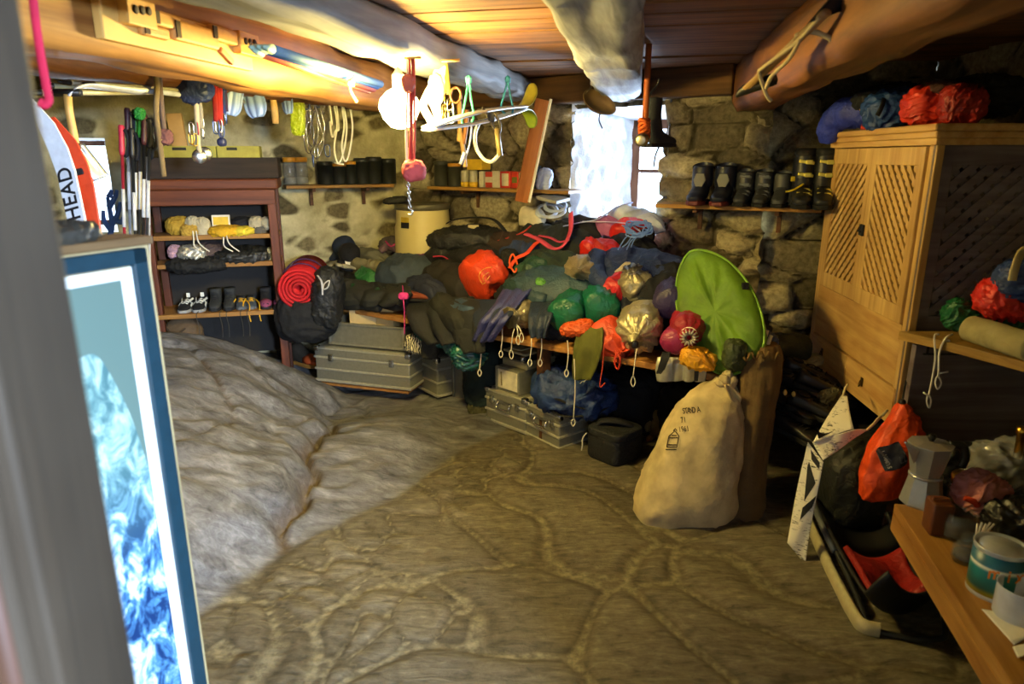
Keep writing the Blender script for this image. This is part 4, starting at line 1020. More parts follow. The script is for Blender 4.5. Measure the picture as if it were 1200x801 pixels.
drape('trousers', 'navy trouser leg hanging over the bench between beige and green sacks', 'trousers', [(622, 652, 354, .10), (620, 647, 370, -.03), (621, 642, 384, -.07), (624, 640, 395, -.07)], 0, nyl('1f2c40', .6), .014, 6., 2, .02)
S('shirt', 'black shirt bundled under the round green sack', 'shirt', 652, 387, 40, 22, fab('14161a'), .7, 39., 0, amp=.17, f=2., P=front(652, 385, .10))
P = front(676, 384, -.0); S('pouch', 'flat orange nylon pouch lying on the bench edge by the olive trousers', 'pouch', 676, 385, 36, 15, nyl('d2561c', .5), .6, 40., -.25, amp=.22, f=2.2, P=P)
# olive trousers folded over the edge
drape('trousers', 'olive green trousers hanging over the bench edge by the green sacks', 'trousers', [(682, 706, 378, .06), (676, 708, 388, -.02), (672, 707, 408, -.045), (670, 700, 430, -.05), (671, 692, 444, -.05)], 0, fab('54561f'), .014, 2., 2., .016)
P = front(717, 392, .02); k = mpx(P)
sack('stuff_sack', 'orange red stuff sack drooping over the bench edge with a hanging strap', 'sack', P+V((-.04, .12, .03)), P+V((.06, -.06, -.10)), 18*k, nyl('cf4420', .5), 9, neck=.45, amp=.08, foldamp=.22, folds=8, cordmat=fab('cf4420'))
t = thing('cord', 'orange red drawcord hanging in a loop below the drooping sack', 'cord', front(726, 432, -.06))
obj('webbing', strap([front(722, 410, -.06), front(727, 420, -.08), front(724, 432, -.08), front(720, 424, -.08), front(722, 414, -.07)], .012, .004), nyl('d2391c', .5), t)
mb = MB(); mb.tube(bez([front(708, 405, -.05), front(706, 430, -.06), front(703, 452, -.06), front(709, 448, -.06)], 5), .0035, 6); obj('string', mb, fab('b8402a'), t)
P = pt(752, 376, .015)
sack('stuff_sack', 'silver stuff sack facing out with black toggle and hanging white cord', 'sack', front(755, 372, .22), front(744, 398, -.06), 24*mpx(P), foil('b1a886'), 10, neck=.25, amp=.09, foldamp=.17, folds=12, hang=[front(742, 440, -.07)])
mb = MB(); mb.blob(front(744, 403, -.09), (.017, .015, .02), .03, 1., 2.); solo('cord_lock', mb, BLKM, 'round black cord lock on the outward facing silver sack', 'toggle')
P = pt(742, 347, .06); k = mpx(P)
sack('stuff_sack', 'small silver grey sack standing between navy jacket and silver sack', 'sack', P+V((.03, .02, -.06)), P+V((-.02, -.03, .10)), 17*k, foil('9c9478'), 11, neck=.4, amp=.12, folds=7)
S('scarf', 'bright red cloth tucked between the green sack and the small silver sack', 'cloth', 722, 349, 20, 26, nyl('c41f26', .5), .8, 41., .2, amp=.2, f=2., lift=.07)
P = pt(783, 358, .03); k = mpx(P)
sack('stuff_sack', 'deep purple round stuff sack beside the green tent bag', 'sack', P+V((-.02, -.12, -.01)), P+V((.05, .18, .05)), 19*k, nyl('2c2350', .5), 12, amp=.05)
P = front(806, 388, .02); k = mpx(P)
sack('stuff_sack', 'maroon stuff sack whose silver gathered mouth faces the room', 'sack', P+V((.06, .24, .0)), P+V((-.02, -.10, .0)), 20*k, nyl('8a1226', .45), 13, neck=.42, amp=.07, folds=10, foldamp=.12, flare=.2)
mb = MB(); c0 = P+V((-.02, -.105, .0)); ax = V((-.08, -.34, 0)).normalized(); q = V((0, 0, 1)).rotation_difference(ax).to_matrix()
for j in range(14):
    a = 2*math.pi*j/14; d = q @ V((math.cos(a), math.sin(a), 0)); mb.tube([c0+d*.012+ax*.004, c0+d*.026+ax*.018, c0+d*.042+ax*.004], [.003, .006, .003], 6)
solo('sack_lining', mb, foil('c4bfae'), 'silver gathered lining in the mouth of the maroon sack', 'lining')
P = front(787, 399, .0); k = mpx(P)
sack('stuff_sack', 'magenta stuff sack lying below the maroon sack', 'sack', P+V((-.01, -.05, -.0)), P+V((.1, .2, .01)), 15*k, nyl('8c1c4c', .45), 14, amp=.06)
t = S('cap', 'bright yellow cloth hat lying on the bench edge below the green tent bag', 'hat', 820, 424, 40, 24, nyl('d99a14', .5), .7, 43., .15, amp=.18, f=1.6, P=front(818, 420, -.04), extra=[('buckle', MB().box(front(816, 440, -.09), (.02, .006, .05), .003), BLACK, 'black webbing tab'), ('brim', MB().blob(front(826, 420, -.06), (.06, .05, .012), .2, 1.5, 4., Matrix.Rotation(.9, 3, 'Y')), nyl('d08c10', .5))])
# foil bag hanging under the edge, black strap
drape('plastic_bag', 'crumpled clear silver plastic bag hanging under the bench edge', 'bag', [(771, 822, 418, .0), (769, 826, 426, -.02), (768, 828, 434, -.02), (770, 826, 446, -.015)], 0, plain('a5a294', .25, .3, .8), .012, 3., 4, .015)
drape('webbing_strap', 'black webbing strap hanging in front of the clear plastic bag', 'strap', [(777, 786, 412, -.06), (774, 784, 420, -.07), (771, 779, 432, -.07), (769, 775, 437, -.07)], 0, BLACK, .01, 3., 1, .004)
# loose white cords hanging from the bench edge
for kk, (u, v0, v1, lab) in enumerate(((563, 398, 432, 'white cord end hanging from the blue violet trouser leg'), (588, 376, 410, 'long white cord hanging at the bench edge beside the blue violet leg'), (622, 386, 420, 'thin white cord hanging over the olive lidded box'), (634, 390, 420, 'knotted white cord hanging beside the navy trouser leg'), (665, 398, 432, 'white cord hanging at the edge of the olive trousers'), (673, 420, 490, 'long looped white cord hanging before the navy duffel'))):
    mb = MB(); hangloop(mb, front(u, v0, -.05), front(u-1, v1, -.05), .0034, .035); solo('hanging_cord', mb, WHITE_CORD, lab, 'cord', 'white cords hanging from the bench')
# clothes hanging over the far end of the bench
drape('jacket', 'charcoal jacket hanging over the bench edge behind the metal tray', 'jacket', [(390, 480, 333, .12), (388, 482, 343, -.02), (392, 474, 351, -.04), (398, 466, 357, -.04)], 0, fab('262722'), .03, 4., 3, .03)
drape('jacket', 'black jacket hanging over the bench edge between pink strap and blue striped leg', 'jacket', [(476, 560, 352, .08), (478, 566, 366, -.03), (486, 566, 385, -.055), (505, 560, 402, -.05)], 0, fab('202122'), .03, 6., 3, .035)
drape('trousers', 'navy trousers hanging over the bench edge under the orange red sack', 'trousers', [(540, 606, 352, .08), (545, 604, 366, -.02), (552, 590, 380, -.05), (558, 580, 392, -.05)], 0, fab('1d2638'), .03, 8., 3, .03)
# green tent bag disc, blue bag, olive roll
P0 = front(843, 368, .14); 
nz = V((-.62, -.62, .42)).normalized(); ux = V((.42, -.30, -.70)); ux = (ux-nz*ux.dot(nz)).normalized(); uy = nz.cross(ux)
k = mpx(P0); mb = MB(); ra, rb = 84*k, 46*k
rg = []
for i, (fr_, z) in enumerate(((.02, .052), (.18, .052), (.35, .052), (.52, .05), (.7, .046), (.82, .042), (.92, .034), (1.0, .014), (1.0, -.014), (.92, -.034), (.7, -.046), (.35, -.05), (.02, -.05))):
    ring = []
    for j in range(64):
        a = 2*math.pi*j/64; x, y = math.cos(a), math.sin(a); x *= 1+.10*(1-abs(y))*(-x); 
        rr_ = fr_*(1+.015*math.sin(a*9))
        wv = .026*crumple((x*fr_*2.4, y*fr_*1.0, z*3), 1.0, 4.)*(1-fr_**6)*smooth(0, .35, fr_)+.010*smooth(.05, .4, fr_)*math.sin(y*fr_*13+x*4+2*noise.noise(V((x*2, y*2, 1))))*(1-fr_**4)
        ring.append(P0+ux*ra*x*rr_+uy*rb*y*rr_+nz*(z+wv*(1 if z > 0 else -1)))
    rg.append(ring)
mb.rings(rg)
t = thing('tent_bag', 'big flat oval lime green pop up tent bag leaning on the stone wall', 'bag', P0-V((0, 0, .22)))
obj('bag', mb, fab('56781a', .6), t)
mb = MB(); mb.tube([P0+ux*ra*1.005*math.cos(a)*(1+.10*(1-abs(math.sin(a)))*(-math.cos(a)))+uy*rb*1.005*math.sin(a)+nz*.016 for a in [2*math.pi*j/60 for j in range(60)]], .006, 6, True); obj('piping', mb, nyl('6d9a26', .5), t)
q0 = P0+uy*rb*.93-ux*ra*.12+nz*.045; mb = MB(); mb.box(q0, (.03, .02, .03), .002); obj('tag', mb, BLACK, t, label='black sewn tag')
P = front(886, 398, .25); k = mpx(P)
soft('stuff_bag', 'small blue rolled bag behind the tall brown bag', 'bag', P, 46*k, 30*k, 26*k, nyl('1d3a66', .5), 44., .1, -.3, .15, 1.9)
P = on(918, 408, (1.2, 3.35, 0), (0, 1, 0))
mb = sleeve([P+V((-.16, .0, -.03)), P+V((0, .04, .0)), P+V((.14, .06, -.01))], [.06, .07, .06], 8., .14); solo('sleeping_mat', mb, nyl('2c3420', .6), 'dark olive rolled mat wedged behind the brown bag and the cabinet', 'mat')
P = front(861, 415, -.02); soft('pouch', 'dark olive pouch on the bench end beside the brown bag', 'pouch', P, .1, .1, .14, nyl('2f3a16', .6), 45., 0, 0, .12, 1.6)
# ---------------------------------------------------------------- mail sack, brown bag, teddy
Pm = V((.78, 2.86, H(.78, 2.86)+.0)); top = at(836, 452, 3.02)
def leanbag(rows, n=56, seed=1., foldf=7, foldamp=.03, amp=.03):
    """rows: (uL, uR, v, Y, depth) in photo pixels -> closed rings of a standing sack"""
    rg = []; m_ = len(rows)
    dense = []
    for i in range(m_-1):
        for k in range(5):
            f = k/5; f2 = f; dense.append([rows[i][c]*(1-f2)+rows[i+1][c]*f2 for c in range(5)])
    dense.append(list(rows[-1]))
    for i, (uL, uR, v, Y, dp) in enumerate(dense):
        a, b = at(uL, v, Y), at(uR, v, Y); c = (a+b)/2; hw = (b-a).length/2; ring = []; ex = (b-a).normalized()
        ey = V((-ex.y, ex.x, 0)); fo = foldamp*(i/len(dense))+.008
        for j in range(n):
            t_ = 2*math.pi*j/n; x, y = math.cos(t_), math.sin(t_)
            x = math.copysign(abs(x)**.8, x); y = math.copysign(abs(y)**.8, y)
            p = c+ex*hw*x+ey*dp*y
            k_ = 1+fo*math.sin(foldf*t_+seed)+fo*.6*math.sin((foldf*2+1)*t_+seed*2+i*.05)
            p = c+(p-c)*k_; p = p+(p-c).normalized()*amp*crumple((p.x/.12, p.y/.12, p.z/.22), .6, seed)
            ring.append(p)
        rg.append(ring)
    return rg
t = thing('mail_sack', 'pale canvas mail sack with stencilled lettering standing tied on the floor', 'sack', Pm)
rows = [(760, 846, 619, 2.84, .07), (746, 853, 606, 2.84, .12), (746, 858, 588, 2.85, .15), (756, 861, 560, 2.87, .155), (772, 864, 528, 2.90, .15), (785, 866, 500, 2.93, .14), (797, 867, 478, 2.96, .12), (809, 867, 462, 2.98, .09), (822, 864, 452, 3.0, .06), (836, 858, 447, 3.0, .035), (840, 862, 441, 3.0, .03)]
rg = leanbag(rows, seed=2., foldf=5, foldamp=.035, amp=.016); mb = MB(); mb.rings(rg); CANV = fab('b7a67c', .9); obj('sack', mb, CANV, t); msrc = mb
mb = MB(); c = at(851, 447, 2.97)
for kk in range(4): mb.blob(c+V((.012*kk-.015, -.01*(kk % 2), .012*(kk % 3))), (.032, .024, .018), .25, 1.6, kk+2., Matrix.Rotation(.6*kk, 3, 'Y'), 24, 14)
mb.sheet(lambda a, b: at(852+14*b+3*math.sin(a*6), 450+26*b*a+10*b, 2.9-.01*math.sin(a*9)), 14, 10, .006); obj('tied_neck', mb, CANV, t)
INK = plain('2a251a', .9)
def stencil(s, u, v, size, tilt=-.12, Y=2.8, sp=1.05):
    o = at(u, v, Y); M = Matrix.Translation(o) @ Matrix.Rotation(tilt, 4, 'Y') @ Matrix.Rotation(math.pi/2-.12, 4, 'X') @ Matrix.Diagonal((.56, 1, 1, 1))
    return wrap(text_mb(s, size, M, .0004, spacing=sp), msrc, V((.0, 1, -.05)), .006)
for s, u, v, sz, st_ in (('STAND A', 801, 481, .038, 3.0), ('71', 799, 491.5, .036, 3.4), ('1961', 796.5, 502.5, .034, 3.2)):
    o = at(u, v, 2.80); k = mpx(o); obj('lettering', letters_on(s, sz, o, V((1, 0, .10)), V((0, 0, 1)), msrc, ray(u+6, v), st_*k, .012, .62), INK, t, label='black stencilled letters')
mb = MB(); o = at(789, 514, 2.8); sx, sz_ = V((1, 0, 0)), V((.12, 0, 1)); k = mpx(o)
for poly in ([(-6, -10), (-6, 4), (0, 11), (6, 4), (6, -10), (-6, -10)], [(-5, 2), (5, 2)], [(-5, -7), (5, -7)], [(-3, 5), (3, 5)], [(-7, -13), (6, -13)], [(-2, 11), (0, 14), (2, 11)]):
    P_ = [o+sx*a*k+sz_*b*k for a, b in poly]
    mb.tube([p for i in range(len(P_)-1) for p in (P_[i], P_[i]*.5+P_[i+1]*.5)]+[P_[-1]], .0022, 5)
wrap(mb, msrc, ray(789, 514), .008); obj('stamp', mb, INK, t, label='black printed bottle shaped stamp')
# tall brown bag with white poles
t = thing('pole_bag', 'tall brown cloth bag with pale pole ends, leaning behind the mail sack', 'bag', at(868, 626, 2.80))
rows = [(853, 880, 624, 2.85, .05), (852, 888, 612, 2.86, .075), (853, 893, 580, 2.88, .08), (856, 897, 540, 2.91, .08), (862, 903, 490, 2.95, .08), (866, 909, 450, 2.98, .085), (868, 914, 430, 3.0, .085), (869, 916, 417, 3.01, .08), (872, 914, 408, 3.02, .07), (878, 912, 402, 3.02, .055)]
mb = MB(); mb.rings(leanbag(rows, seed=5., foldf=6, foldamp=.06, amp=.012)); obj('bag', mb, fab('5f4a29', .85), t)
mb = MB(); pts = [at(872+42*(j/19), 418+5*math.sin(j*1.3)-3*math.sin(j/19*3.14), 2.915) for j in range(20)]; mb.tube(pts, .006, 6); obj('drawcord', mb, fab('6b5328'), t)
for kk in range(2):
    mb = MB(); mb.tube([at(888+3*kk, 425, 3.0), at(899+5*kk, 386+6*kk, 3.02)], .009, 10); obj('pole', mb, plain('cfc39c', .5), t, label='pale pole end')
# teddy
Pt = atz(768, 512, 0.0); k = mpx(Pt)
t = thing('teddy_bear', 'small beige teddy bear sitting on the floor under the bench', 'teddy bear', Pt)
FUR = fab('8c7c52', .95); s = k
mb = MB(); mb.blob(Pt+V((0, 0, 13*s)), (9*s, 8*s, 12*s), .06, 2., 1., e=.95, nu=28, nv=18); obj('body', mb, FUR, t)
hd = MB(); hd.blob(Pt+V((2*s, -1*s, 29*s)), (7.5*s, 7*s, 7*s), .05, 2., 2., e=.95, nu=28, nv=18); hd.blob(Pt+V((2*s, -8*s, 27*s)), (3*s, 3*s, 2.6*s), .03, 2., 3., e=.95, nu=16, nv=10); ho = obj('head', hd, FUR, t)
mb = MB(); mb.blob(Pt+V((2*s, -11*s, 28*s)), (1.2*s, 1*s, .9*s), 0, 1, 1, nu=12, nv=8); obj('nose', mb, BLKM, ho)
for sx in (-1, 1):
    mb = MB(); mb.blob(Pt+V((2*s+sx*6*s, 0, 35*s)), (2.8*s, 1.6*s, 2.8*s), .03, 2., 4., e=.95, nu=16, nv=10); obj('ear', mb, FUR, ho)
    mb = MB(); mb.blob(Pt+V((2*s+sx*2.6*s, -7.2*s, 31*s)), (.8*s, .7*s, .8*s), 0, 1, 1, nu=10, nv=8); obj('eye', mb, BLKM, ho)
    mb = MB(); mb.tube(bez([Pt+V((sx*7*s, -1*s, 20*s)), Pt+V((sx*11*s, -5*s, 15*s)), Pt+V((sx*10*s, -8*s, 11*s))], 5), bez_r([3.6*s, 3.4*s, 3*s], 5), 12); obj('arm', mb, FUR, t)
    mb = MB(); mb.tube(bez([Pt+V((sx*4*s, -3*s, 4*s)), Pt+V((sx*8*s, -10*s, 3.6*s)), Pt+V((sx*10*s, -14*s, 4.5*s))], 5), bez_r([4*s, 3.8*s, 4*s], 5), 12); obj('leg', mb, FUR, t)
# teal plastic bags, zebra cloth, odd bundles under the bench
def under(u, v, q=.05): return front(u, v, q)
for kk, (u, v, w_, h_, q, lab) in enumerate(((500, 386, 26, 20, .06, 'teal plastic bag with pointed corner stuffed under the bench'), (520, 392, 22, 26, .08, 'teal knotted plastic bag in the middle of the bags under the bench'), (535, 406, 24, 22, .03, 'glossy teal plastic bag lying over the ribbed case'), (550, 414, 34, 34, .02, 'large dark teal plastic bag lying against the grey hard case'))):
    P = under(u, v, q); k = mpx(P)
    soft('plastic_bag', lab, 'bag', P, w_*k, w_*k*.8, h_*k, plain('1e5854', .22, 0, .7, .25, 12, .2), 50.+kk, .3*kk, .2, .30, 2.0, .8, group='teal plastic bags under the bench')
m, nt = newmat('zebra_cloth'); setp(nt.b, .8); wv = nt.n('ShaderNodeTexWave'); wv.inputs['Scale'].default_value = 22; wv.inputs['Distortion'].default_value = 9; nt.l(objvec(nt), wv.inputs['Vector'])
nt.l(ramp(nt, wv.outputs['Fac'], [(.45, lin('15140f')), (.55, lin('c9bf98'))]), nt.b.inputs['Base Color'])
P = under(488, 402, .04); k = mpx(P); soft('scarf', 'black and cream striped scarf bundled on the ribbed case', 'scarf', P, 26*k, 22*k, 20*k, m, 55., .2, 0, .18, 1.8)
P = under(504, 406, .07); k = mpx(P); soft('bag', 'dark grey cloth bag standing between the striped scarf and the teal bags', 'bag', P, 20*k, 20*k, 26*k, fab('2c2b26'), 56., 0, 0, .1, 1.6, .5)
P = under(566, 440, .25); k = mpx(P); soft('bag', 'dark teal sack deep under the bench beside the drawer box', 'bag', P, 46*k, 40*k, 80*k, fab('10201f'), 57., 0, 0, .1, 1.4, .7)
P = atz(560, 478, .04); k = mpx(P); soft('bag', 'olive pouch lying on the floor between the hard case and the small aluminium case', 'pouch', P, 24*k, 20*k, 14*k, fab('3c3a1e'), 58., 0, 0, .15, 1.6)
for s_ in (.35, .75, 1.15): 
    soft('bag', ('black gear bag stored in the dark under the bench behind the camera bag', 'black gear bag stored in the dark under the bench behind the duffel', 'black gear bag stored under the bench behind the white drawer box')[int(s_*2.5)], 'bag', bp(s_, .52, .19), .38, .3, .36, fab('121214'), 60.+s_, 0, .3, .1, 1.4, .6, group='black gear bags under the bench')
P = atz(768, 560, .0)
# ---------------------------------------------------------------- red sleeping mat and dark jacket at the bench end
c0, c1 = at(350, 339, 4.22), at(362, 310, 4.72); c1.z = c0.z+.02; ax = (c1-c0).normalized(); q = V((0, 0, 1)).rotation_difference(ax).to_matrix(); L = (c1-c0).length; r = 23*mpx(c0)
t = thing('sleeping_mat', 'rolled red sleeping mat with purple straps on the bench end', 'mat', c0-V((0, 0, r)))
mb = MB(); N_ = 150; turns = 5
inner = []; outer = []
for i in range(N_+1):
    f = i/N_; a = f*turns*2*math.pi; rr_ = r*(.10+.88*f); jit = 1+.02*noise.noise(V((a*1.4, 1, 1)))
    inner.append((math.cos(a)*rr_*jit, math.sin(a)*rr_*jit)); outer.append((math.cos(a)*(rr_+r*.13)*jit, math.sin(a)*(rr_+r*.13)*jit))
vs = []
for (x, y) in inner: vs += [c0+q@V((x, y, 0)), c0+q@V((x, y, L))]
n_ = len(vs)
for (x, y) in outer: vs += [c0+q@V((x, y, 0)), c0+q@V((x, y, L))]
fs = []
for i in range(N_):
    a, b = 2*i, 2*i+2; fs += [(a, a+1, b+1, b), (n_+b, n_+b+1, n_+a+1, n_+a), (a, b, n_+b, n_+a), (b+1, a+1, n_+a+1, n_+b+1)]
fs += [(0, n_, n_+1, 1), (2*N_+1, n_+2*N_+1, n_+2*N_, 2*N_)]
mb.add(vs, fs, True); obj('roll', mb, fab('b3161c', .75), t)
mb = MB(); mb.prism([c0+q@V((r*.93, 0, .0)), c0+q@V((r*.93, 0, L*.4)), c0+q@V((r*1.0, 0, L*.4))-V((0, 0, r*1.0)), c0+q@V((r*1.0, 0, 0))-V((0, 0, r*1.0))], q@V((.012, 0, 0)), .003); obj('flap', mb, fab('b3161c', .75), t)
for f in (.30, .62):
    mb = MB(); mb.tube([c0+q@V((math.cos(a)*r*1.13, math.sin(a)*r*1.13, L*f)) for a in [2*math.pi*j/32 for j in range(32)]], .012, 6, True, flat=.3, up=tuple(q@V((1, 0, 0)))); obj('strap', mb, fab('46285e'), t)
P = at(384, 348, 4.30); k = mpx(P)
soft('rucksack', 'black rucksack leaning between the red sleeping mat and the clothes', 'rucksack', P, 34*k, 40*k, 72*k, nyl('17191a', .6), 62., .12, 0, .12, 1.6, .7, extra=[('buckle', MB().tube(loopc([at(380, 332, 4.08), at(386, 328, 4.08), at(384, 336, 4.08), at(379, 338, 4.08)], 4), .004, 6, True), plain('b9b9b9', .4), 'pale buckle'), ('strap', strap([at(372, 322, 4.1), at(377, 330, 4.05), at(378, 345, 4.04)], .012, .003), plain('a9aab0', .6), 'pale strap')])
P = at(360, 370, 4.35); k = mpx(P); soft('jacket', 'black jacket hanging in the dark below the red sleeping mat', 'jacket', P, 66*k, 50*k, 56*k, fab('131416'), 63., 0, 0, .12, 1.5, .7)
# boots on the rock
def boot(name, label, cat, P, ang, sc, body, solem, h=.15, cuff=None, buckles=None, toe=None, group=None, lacem=None, ext=None, liner=None, rot=None):
    """tall boot, toe towards -y, standing on z = 0"""
    t = thing(name, label, cat, P, ang, group, rot)
    spine = [(.045, h, .050, .058), (.046, h*.8, .048, .055), (.045, h*.6, .046, .055), (.038, .42*h+.02, .045, .058), (.02, .075, .046, .062), (-.03, .055, .048, .045), (-.085, .044, .048, .034), (-.13, .038, .044, .028), (-.158, .034, .030, .018), (-.166, .032, .012, .008)]
    P2 = bez([(0, y, z) for y, z, a, b in spine], 4); A = bez_r([a for *_, a, b in spine], 4); B = bez_r([b for *_, b in spine], 4); rg = []
    for i, p in enumerate(P2):
        tg = (P2[min(i+1, len(P2)-1)]-P2[max(i-1, 0)]).normalized(); nn = V((1, 0, 0)); bb = tg.cross(nn).normalized(); ring = []
        for j in range(24):
            a = 2*math.pi*j/24; x, y = math.cos(a), math.sin(a); x = math.copysign(abs(x)**.85, x); y = math.copysign(abs(y)**.85, y)
            v_ = p+nn*A[i]*x+bb*B[i]*y; v_ = v_*(1+.012*noise.noise(v_*25)); v_.z = max(v_.z, .016); ring.append(v_*sc)
        rg.append(ring)
    mb = MB(); mb.rings(rg); obj('upper', mb, body, t, True)
    heel = [(.098, .03), (.09, .044), (.04, .044), (0, .040), (-.05, .048), (-.10, .052), (-.14, .043), (-.168, .024)]
    poly = [V((w_, y, 0))*sc for y, w_ in heel]+[V((-w_, y, 0))*sc for y, w_ in reversed(heel)]
    mb = MB(); mb.prism(poly, (0, 0, .024*sc), .005*sc); obj('sole', mb, solem, t, True)
    if cuff:
        mb = MB(); mb.rings([[V((math.cos(a)*.056, .046+math.sin(a)*.064, z+.02*math.sin(a)))*sc for a in [2*math.pi*j/24 for j in range(24)]] for z in (h*.5, h*.7, h*.9, h*1.0)], False)
        b_ = len(mb.v); mb.rings([[V((math.cos(a)*.050, .046+math.sin(a)*.058, z+.02*math.sin(a)))*sc for a in [2*math.pi*j/24 for j in range(24)]] for z in (h*.5, h*1.0)], False); obj('cuff', mb, cuff, t, True)
    if liner:
        mb = MB(); mb.lathe([(.052*sc, h*.93*sc), (.054*sc, h*1.06*sc), (.048*sc, h*1.12*sc), (.040*sc, h*1.10*sc), (.038*sc, h*.9*sc)], 22, (0, .045*sc, 0)); obj('liner', mb, liner, t, True)
    if buckles:
        for kk, (z, y) in enumerate(((h*.86, -.016), (h*.62, -.018), (.088, -.03), (.07, -.075))):
            mb = MB(); mb.box((.008*sc, y*sc, z*sc), (.075*sc, .014*sc, .016*sc), .003*sc, Matrix.Rotation(.15, 4, 'Y')); mb.box((.02*sc, (y-.008)*sc, z*sc), (.034*sc, .010*sc, .022*sc), .003*sc); obj('buckle', mb, buckles, t, True)
    if toe:
        mb = MB(); mb.rings([[V((math.cos(a)*w_, y, zc+math.sin(a)*hh))*sc for a in [2*math.pi*j/20 for j in range(20)]] for (y, w_, zc, hh) in ((-.075, .052, .046, .036), (-.115, .05, .042, .032), (-.15, .04, .037, .024), (-.17, .02, .033, .012))]); obj('toe_cap', mb, toe, t, True)
    if lacem:
        mb = MB()
        for kk in range(6):
            f = kk/5; y = -.018-.065*f*f; z = h*.85*(1-f)+.078*f
            mb.tube([(-.026*sc, (y+.006)*sc, (z-.004)*sc), (0, (y-.004)*sc, z*sc), (.026*sc, (y+.004)*sc, (z-.010)*sc)], .003*sc, 6)
        obj('laces', mb, lacem, t, True)
    return t
def hz_at(u, v, Y0=4.2):
    """where the sight line meets the rock"""
    Y = 1.6
    while Y < 5.2:
        p = at(u, v, Y)
        if p.z <= H(p.x, p.y): return p
        Y += .01
    return at(u, v, Y0)
P = hz_at(352, 428); P.z = H(P.x, P.y)
boot('hiking_boot', 'brown hiking boot with orange tab and tan sole lying on the rock', 'boot', P+V((.0, .02, .01)), 1.0, 1.15, fab('3a3328'), plain('a8742c', .7), .11, lacem=plain('7a4a20', .8), group='boots on the rock', toe=plain('c0501c', .6))
P = hz_at(326, 415); P.z = H(P.x, P.y)
boot('hiking_boot', 'dark brown ankle boot standing on the rock behind the tan soled one', 'boot', P+V((.02, .06, .01)), .4, 1.05, fab('3c2f24'), RUB, .12, lacem=BLACK, group='boots on the rock')
# ---------------------------------------------------------------- wooden rack by the left wall, with boots and gloves
RA = at(187, 372, 4.12); RA.z = 0; RBp = at(330, 360, 4.30); RBp.z = 0
rx = (RBp-RA); RL = rx.length; rx.normalize(); ry = V((-rx.y, rx.x, 0)); RANG = math.atan2(rx.y, rx.x)
def rk(a, d, z): p = RA+rx*a*RL+ry*d; return V((p.x, p.y, z))
def zrow(u, v, a):
    p0 = rk(a, 0, 0); return on(u, v, p0, ry).z
z_low, z_mid, z_top = zrow(255, 365, .5), zrow(255, 308, .5), zrow(255, 275, .5)
z_open, z_corn, z_corn2, z_box = zrow(255, 240, .5), zrow(255, 222, .5), zrow(255, 209, .5), zrow(255, 184, .5)
RED = wood('rack_upright', '3c1d10', '6e3a20', (0, 0, 1), 24, .5); REDX = wood('rack_rail', '43200f', '78401f', tuple(rx), 24, .5)
RW = wood('rack_shelf', '7a5222', 'a87a38', tuple(rx), 24, .6)
t = thing('wooden_rack', 'reddish brown open wooden rack with three shelves of shoes and gloves', 'rack', rk(.5, .15, H(-1.9, 4.3)))
def rbox(a0, a1, d0, d1, z0, z1, b=.004):
    mb = MB(); c = (rk(a0, d0, z0)+rk(a1, d1, z1))/2; mb.box(c, ((a1-a0)*RL, d1-d0, z1-z0), b, RANG); return mb
for (a0, a1) in ((-.03, .03), (.96, 1.03)):
    for (d0, d1) in ((.0, .05), (.27, .31)): obj('upright', rbox(a0, a1, d0, d1, .12, z_corn), RED, t)
obj('top_rail', rbox(-.03, 1.03, -.005, .04, z_open, z_corn), REDX, t)
obj('top_board', rbox(-.06, 1.06, -.03, .33, z_corn, z_corn2, .012), REDX, t)
obj('upper_box', rbox(-.07, 1.07, .03, .31, z_corn2, z_box, .004), wood('rack_box', '1f1712', '3a2c20', tuple(rx), 20, .7), t, label='dark board box on top')
obj('back_panel', rbox(-.02, 1.02, .305, .315, .3, z_corn, 0), plain('1d1a16', .9), t)
for z, nm, dd in ((z_low, 'shelf', -.02), (z_mid, 'shelf', .02), (z_top, 'shelf', .02)): obj(nm, rbox(-.02 if dd > 0 else -.05, 1.02, dd, .30, z-.028, z, .003), RW, t)
def ritem(u, v, a, d): 
    p = on(u, v, rk(a, d, 0), ry); return p
# shoes on the bottom shelf
def onrack(u, d=.13): p = on(u, 300, rk(.5, d, 0), ry); p.z = z_low; return p
SK = plain('d8d8cc', .6)
tr = []
for u, lab in ((212, 'black and white trainer on the rack, outermost of the row'), (229, 'black and white trainer on the rack beside the grey boots')):
    t = trainer(lab, onrack(u), RANG-.05, .82, fab('17181b'), plain('8b8b86', .6), SK, None, 'black and white trainers on the rack', name='trainer')
    mb = MB()
    for sx in (-1, 1): mb.bar((sx*.034, .03, .066), (sx*.018, -.045, .056), .012, .004, .001, (sx, 0, .6)); mb.bar((sx*.036, -.01, .045), (sx*.036, -.06, .032), .012, .004, .001, (sx, 0, .3))
    mb.box((0, .055, .082), (.022, .006, .03), .002); obj('stripes', mb, SK, t, True, label='white stripes')
for u, lab in ((247, 'tall dark grey boot on the rack beside the black and white trainers'), (264, 'tall dark grey boot on the rack beside the yellow laced shoes')):
    boot('boot', lab, 'boot', onrack(u), RANG, .72, fab('2d2f2e'), RUB, .17, lacem=BLACK, group='dark grey boots on the rack')
for u, lab in ((277, 'blue grey shoe with yellow laces beside the dark grey boots'), (289, 'blue grey shoe with yellow laces beside the pink toed boots')):
    t = trainer(lab, onrack(u), RANG+.1, .70, fab('3c454e'), plain('55585a', .7), plain('d9a514', .6), None, 'yellow laced shoes on the rack', name='shoe')
    mb = MB(); mb.tube(bez([(.03, -.03, .05), (.05, -.10, .03), (.045, -.15, -.03), (.05, -.15, -.07)], 5), .004, 6); mb.tube(bez([(-.03, -.03, .06), (-.045, -.06, .04), (-.05, -.09, .02)], 5), .004, 6); obj('lace_end', mb, plain('d9a514', .6), t, True)
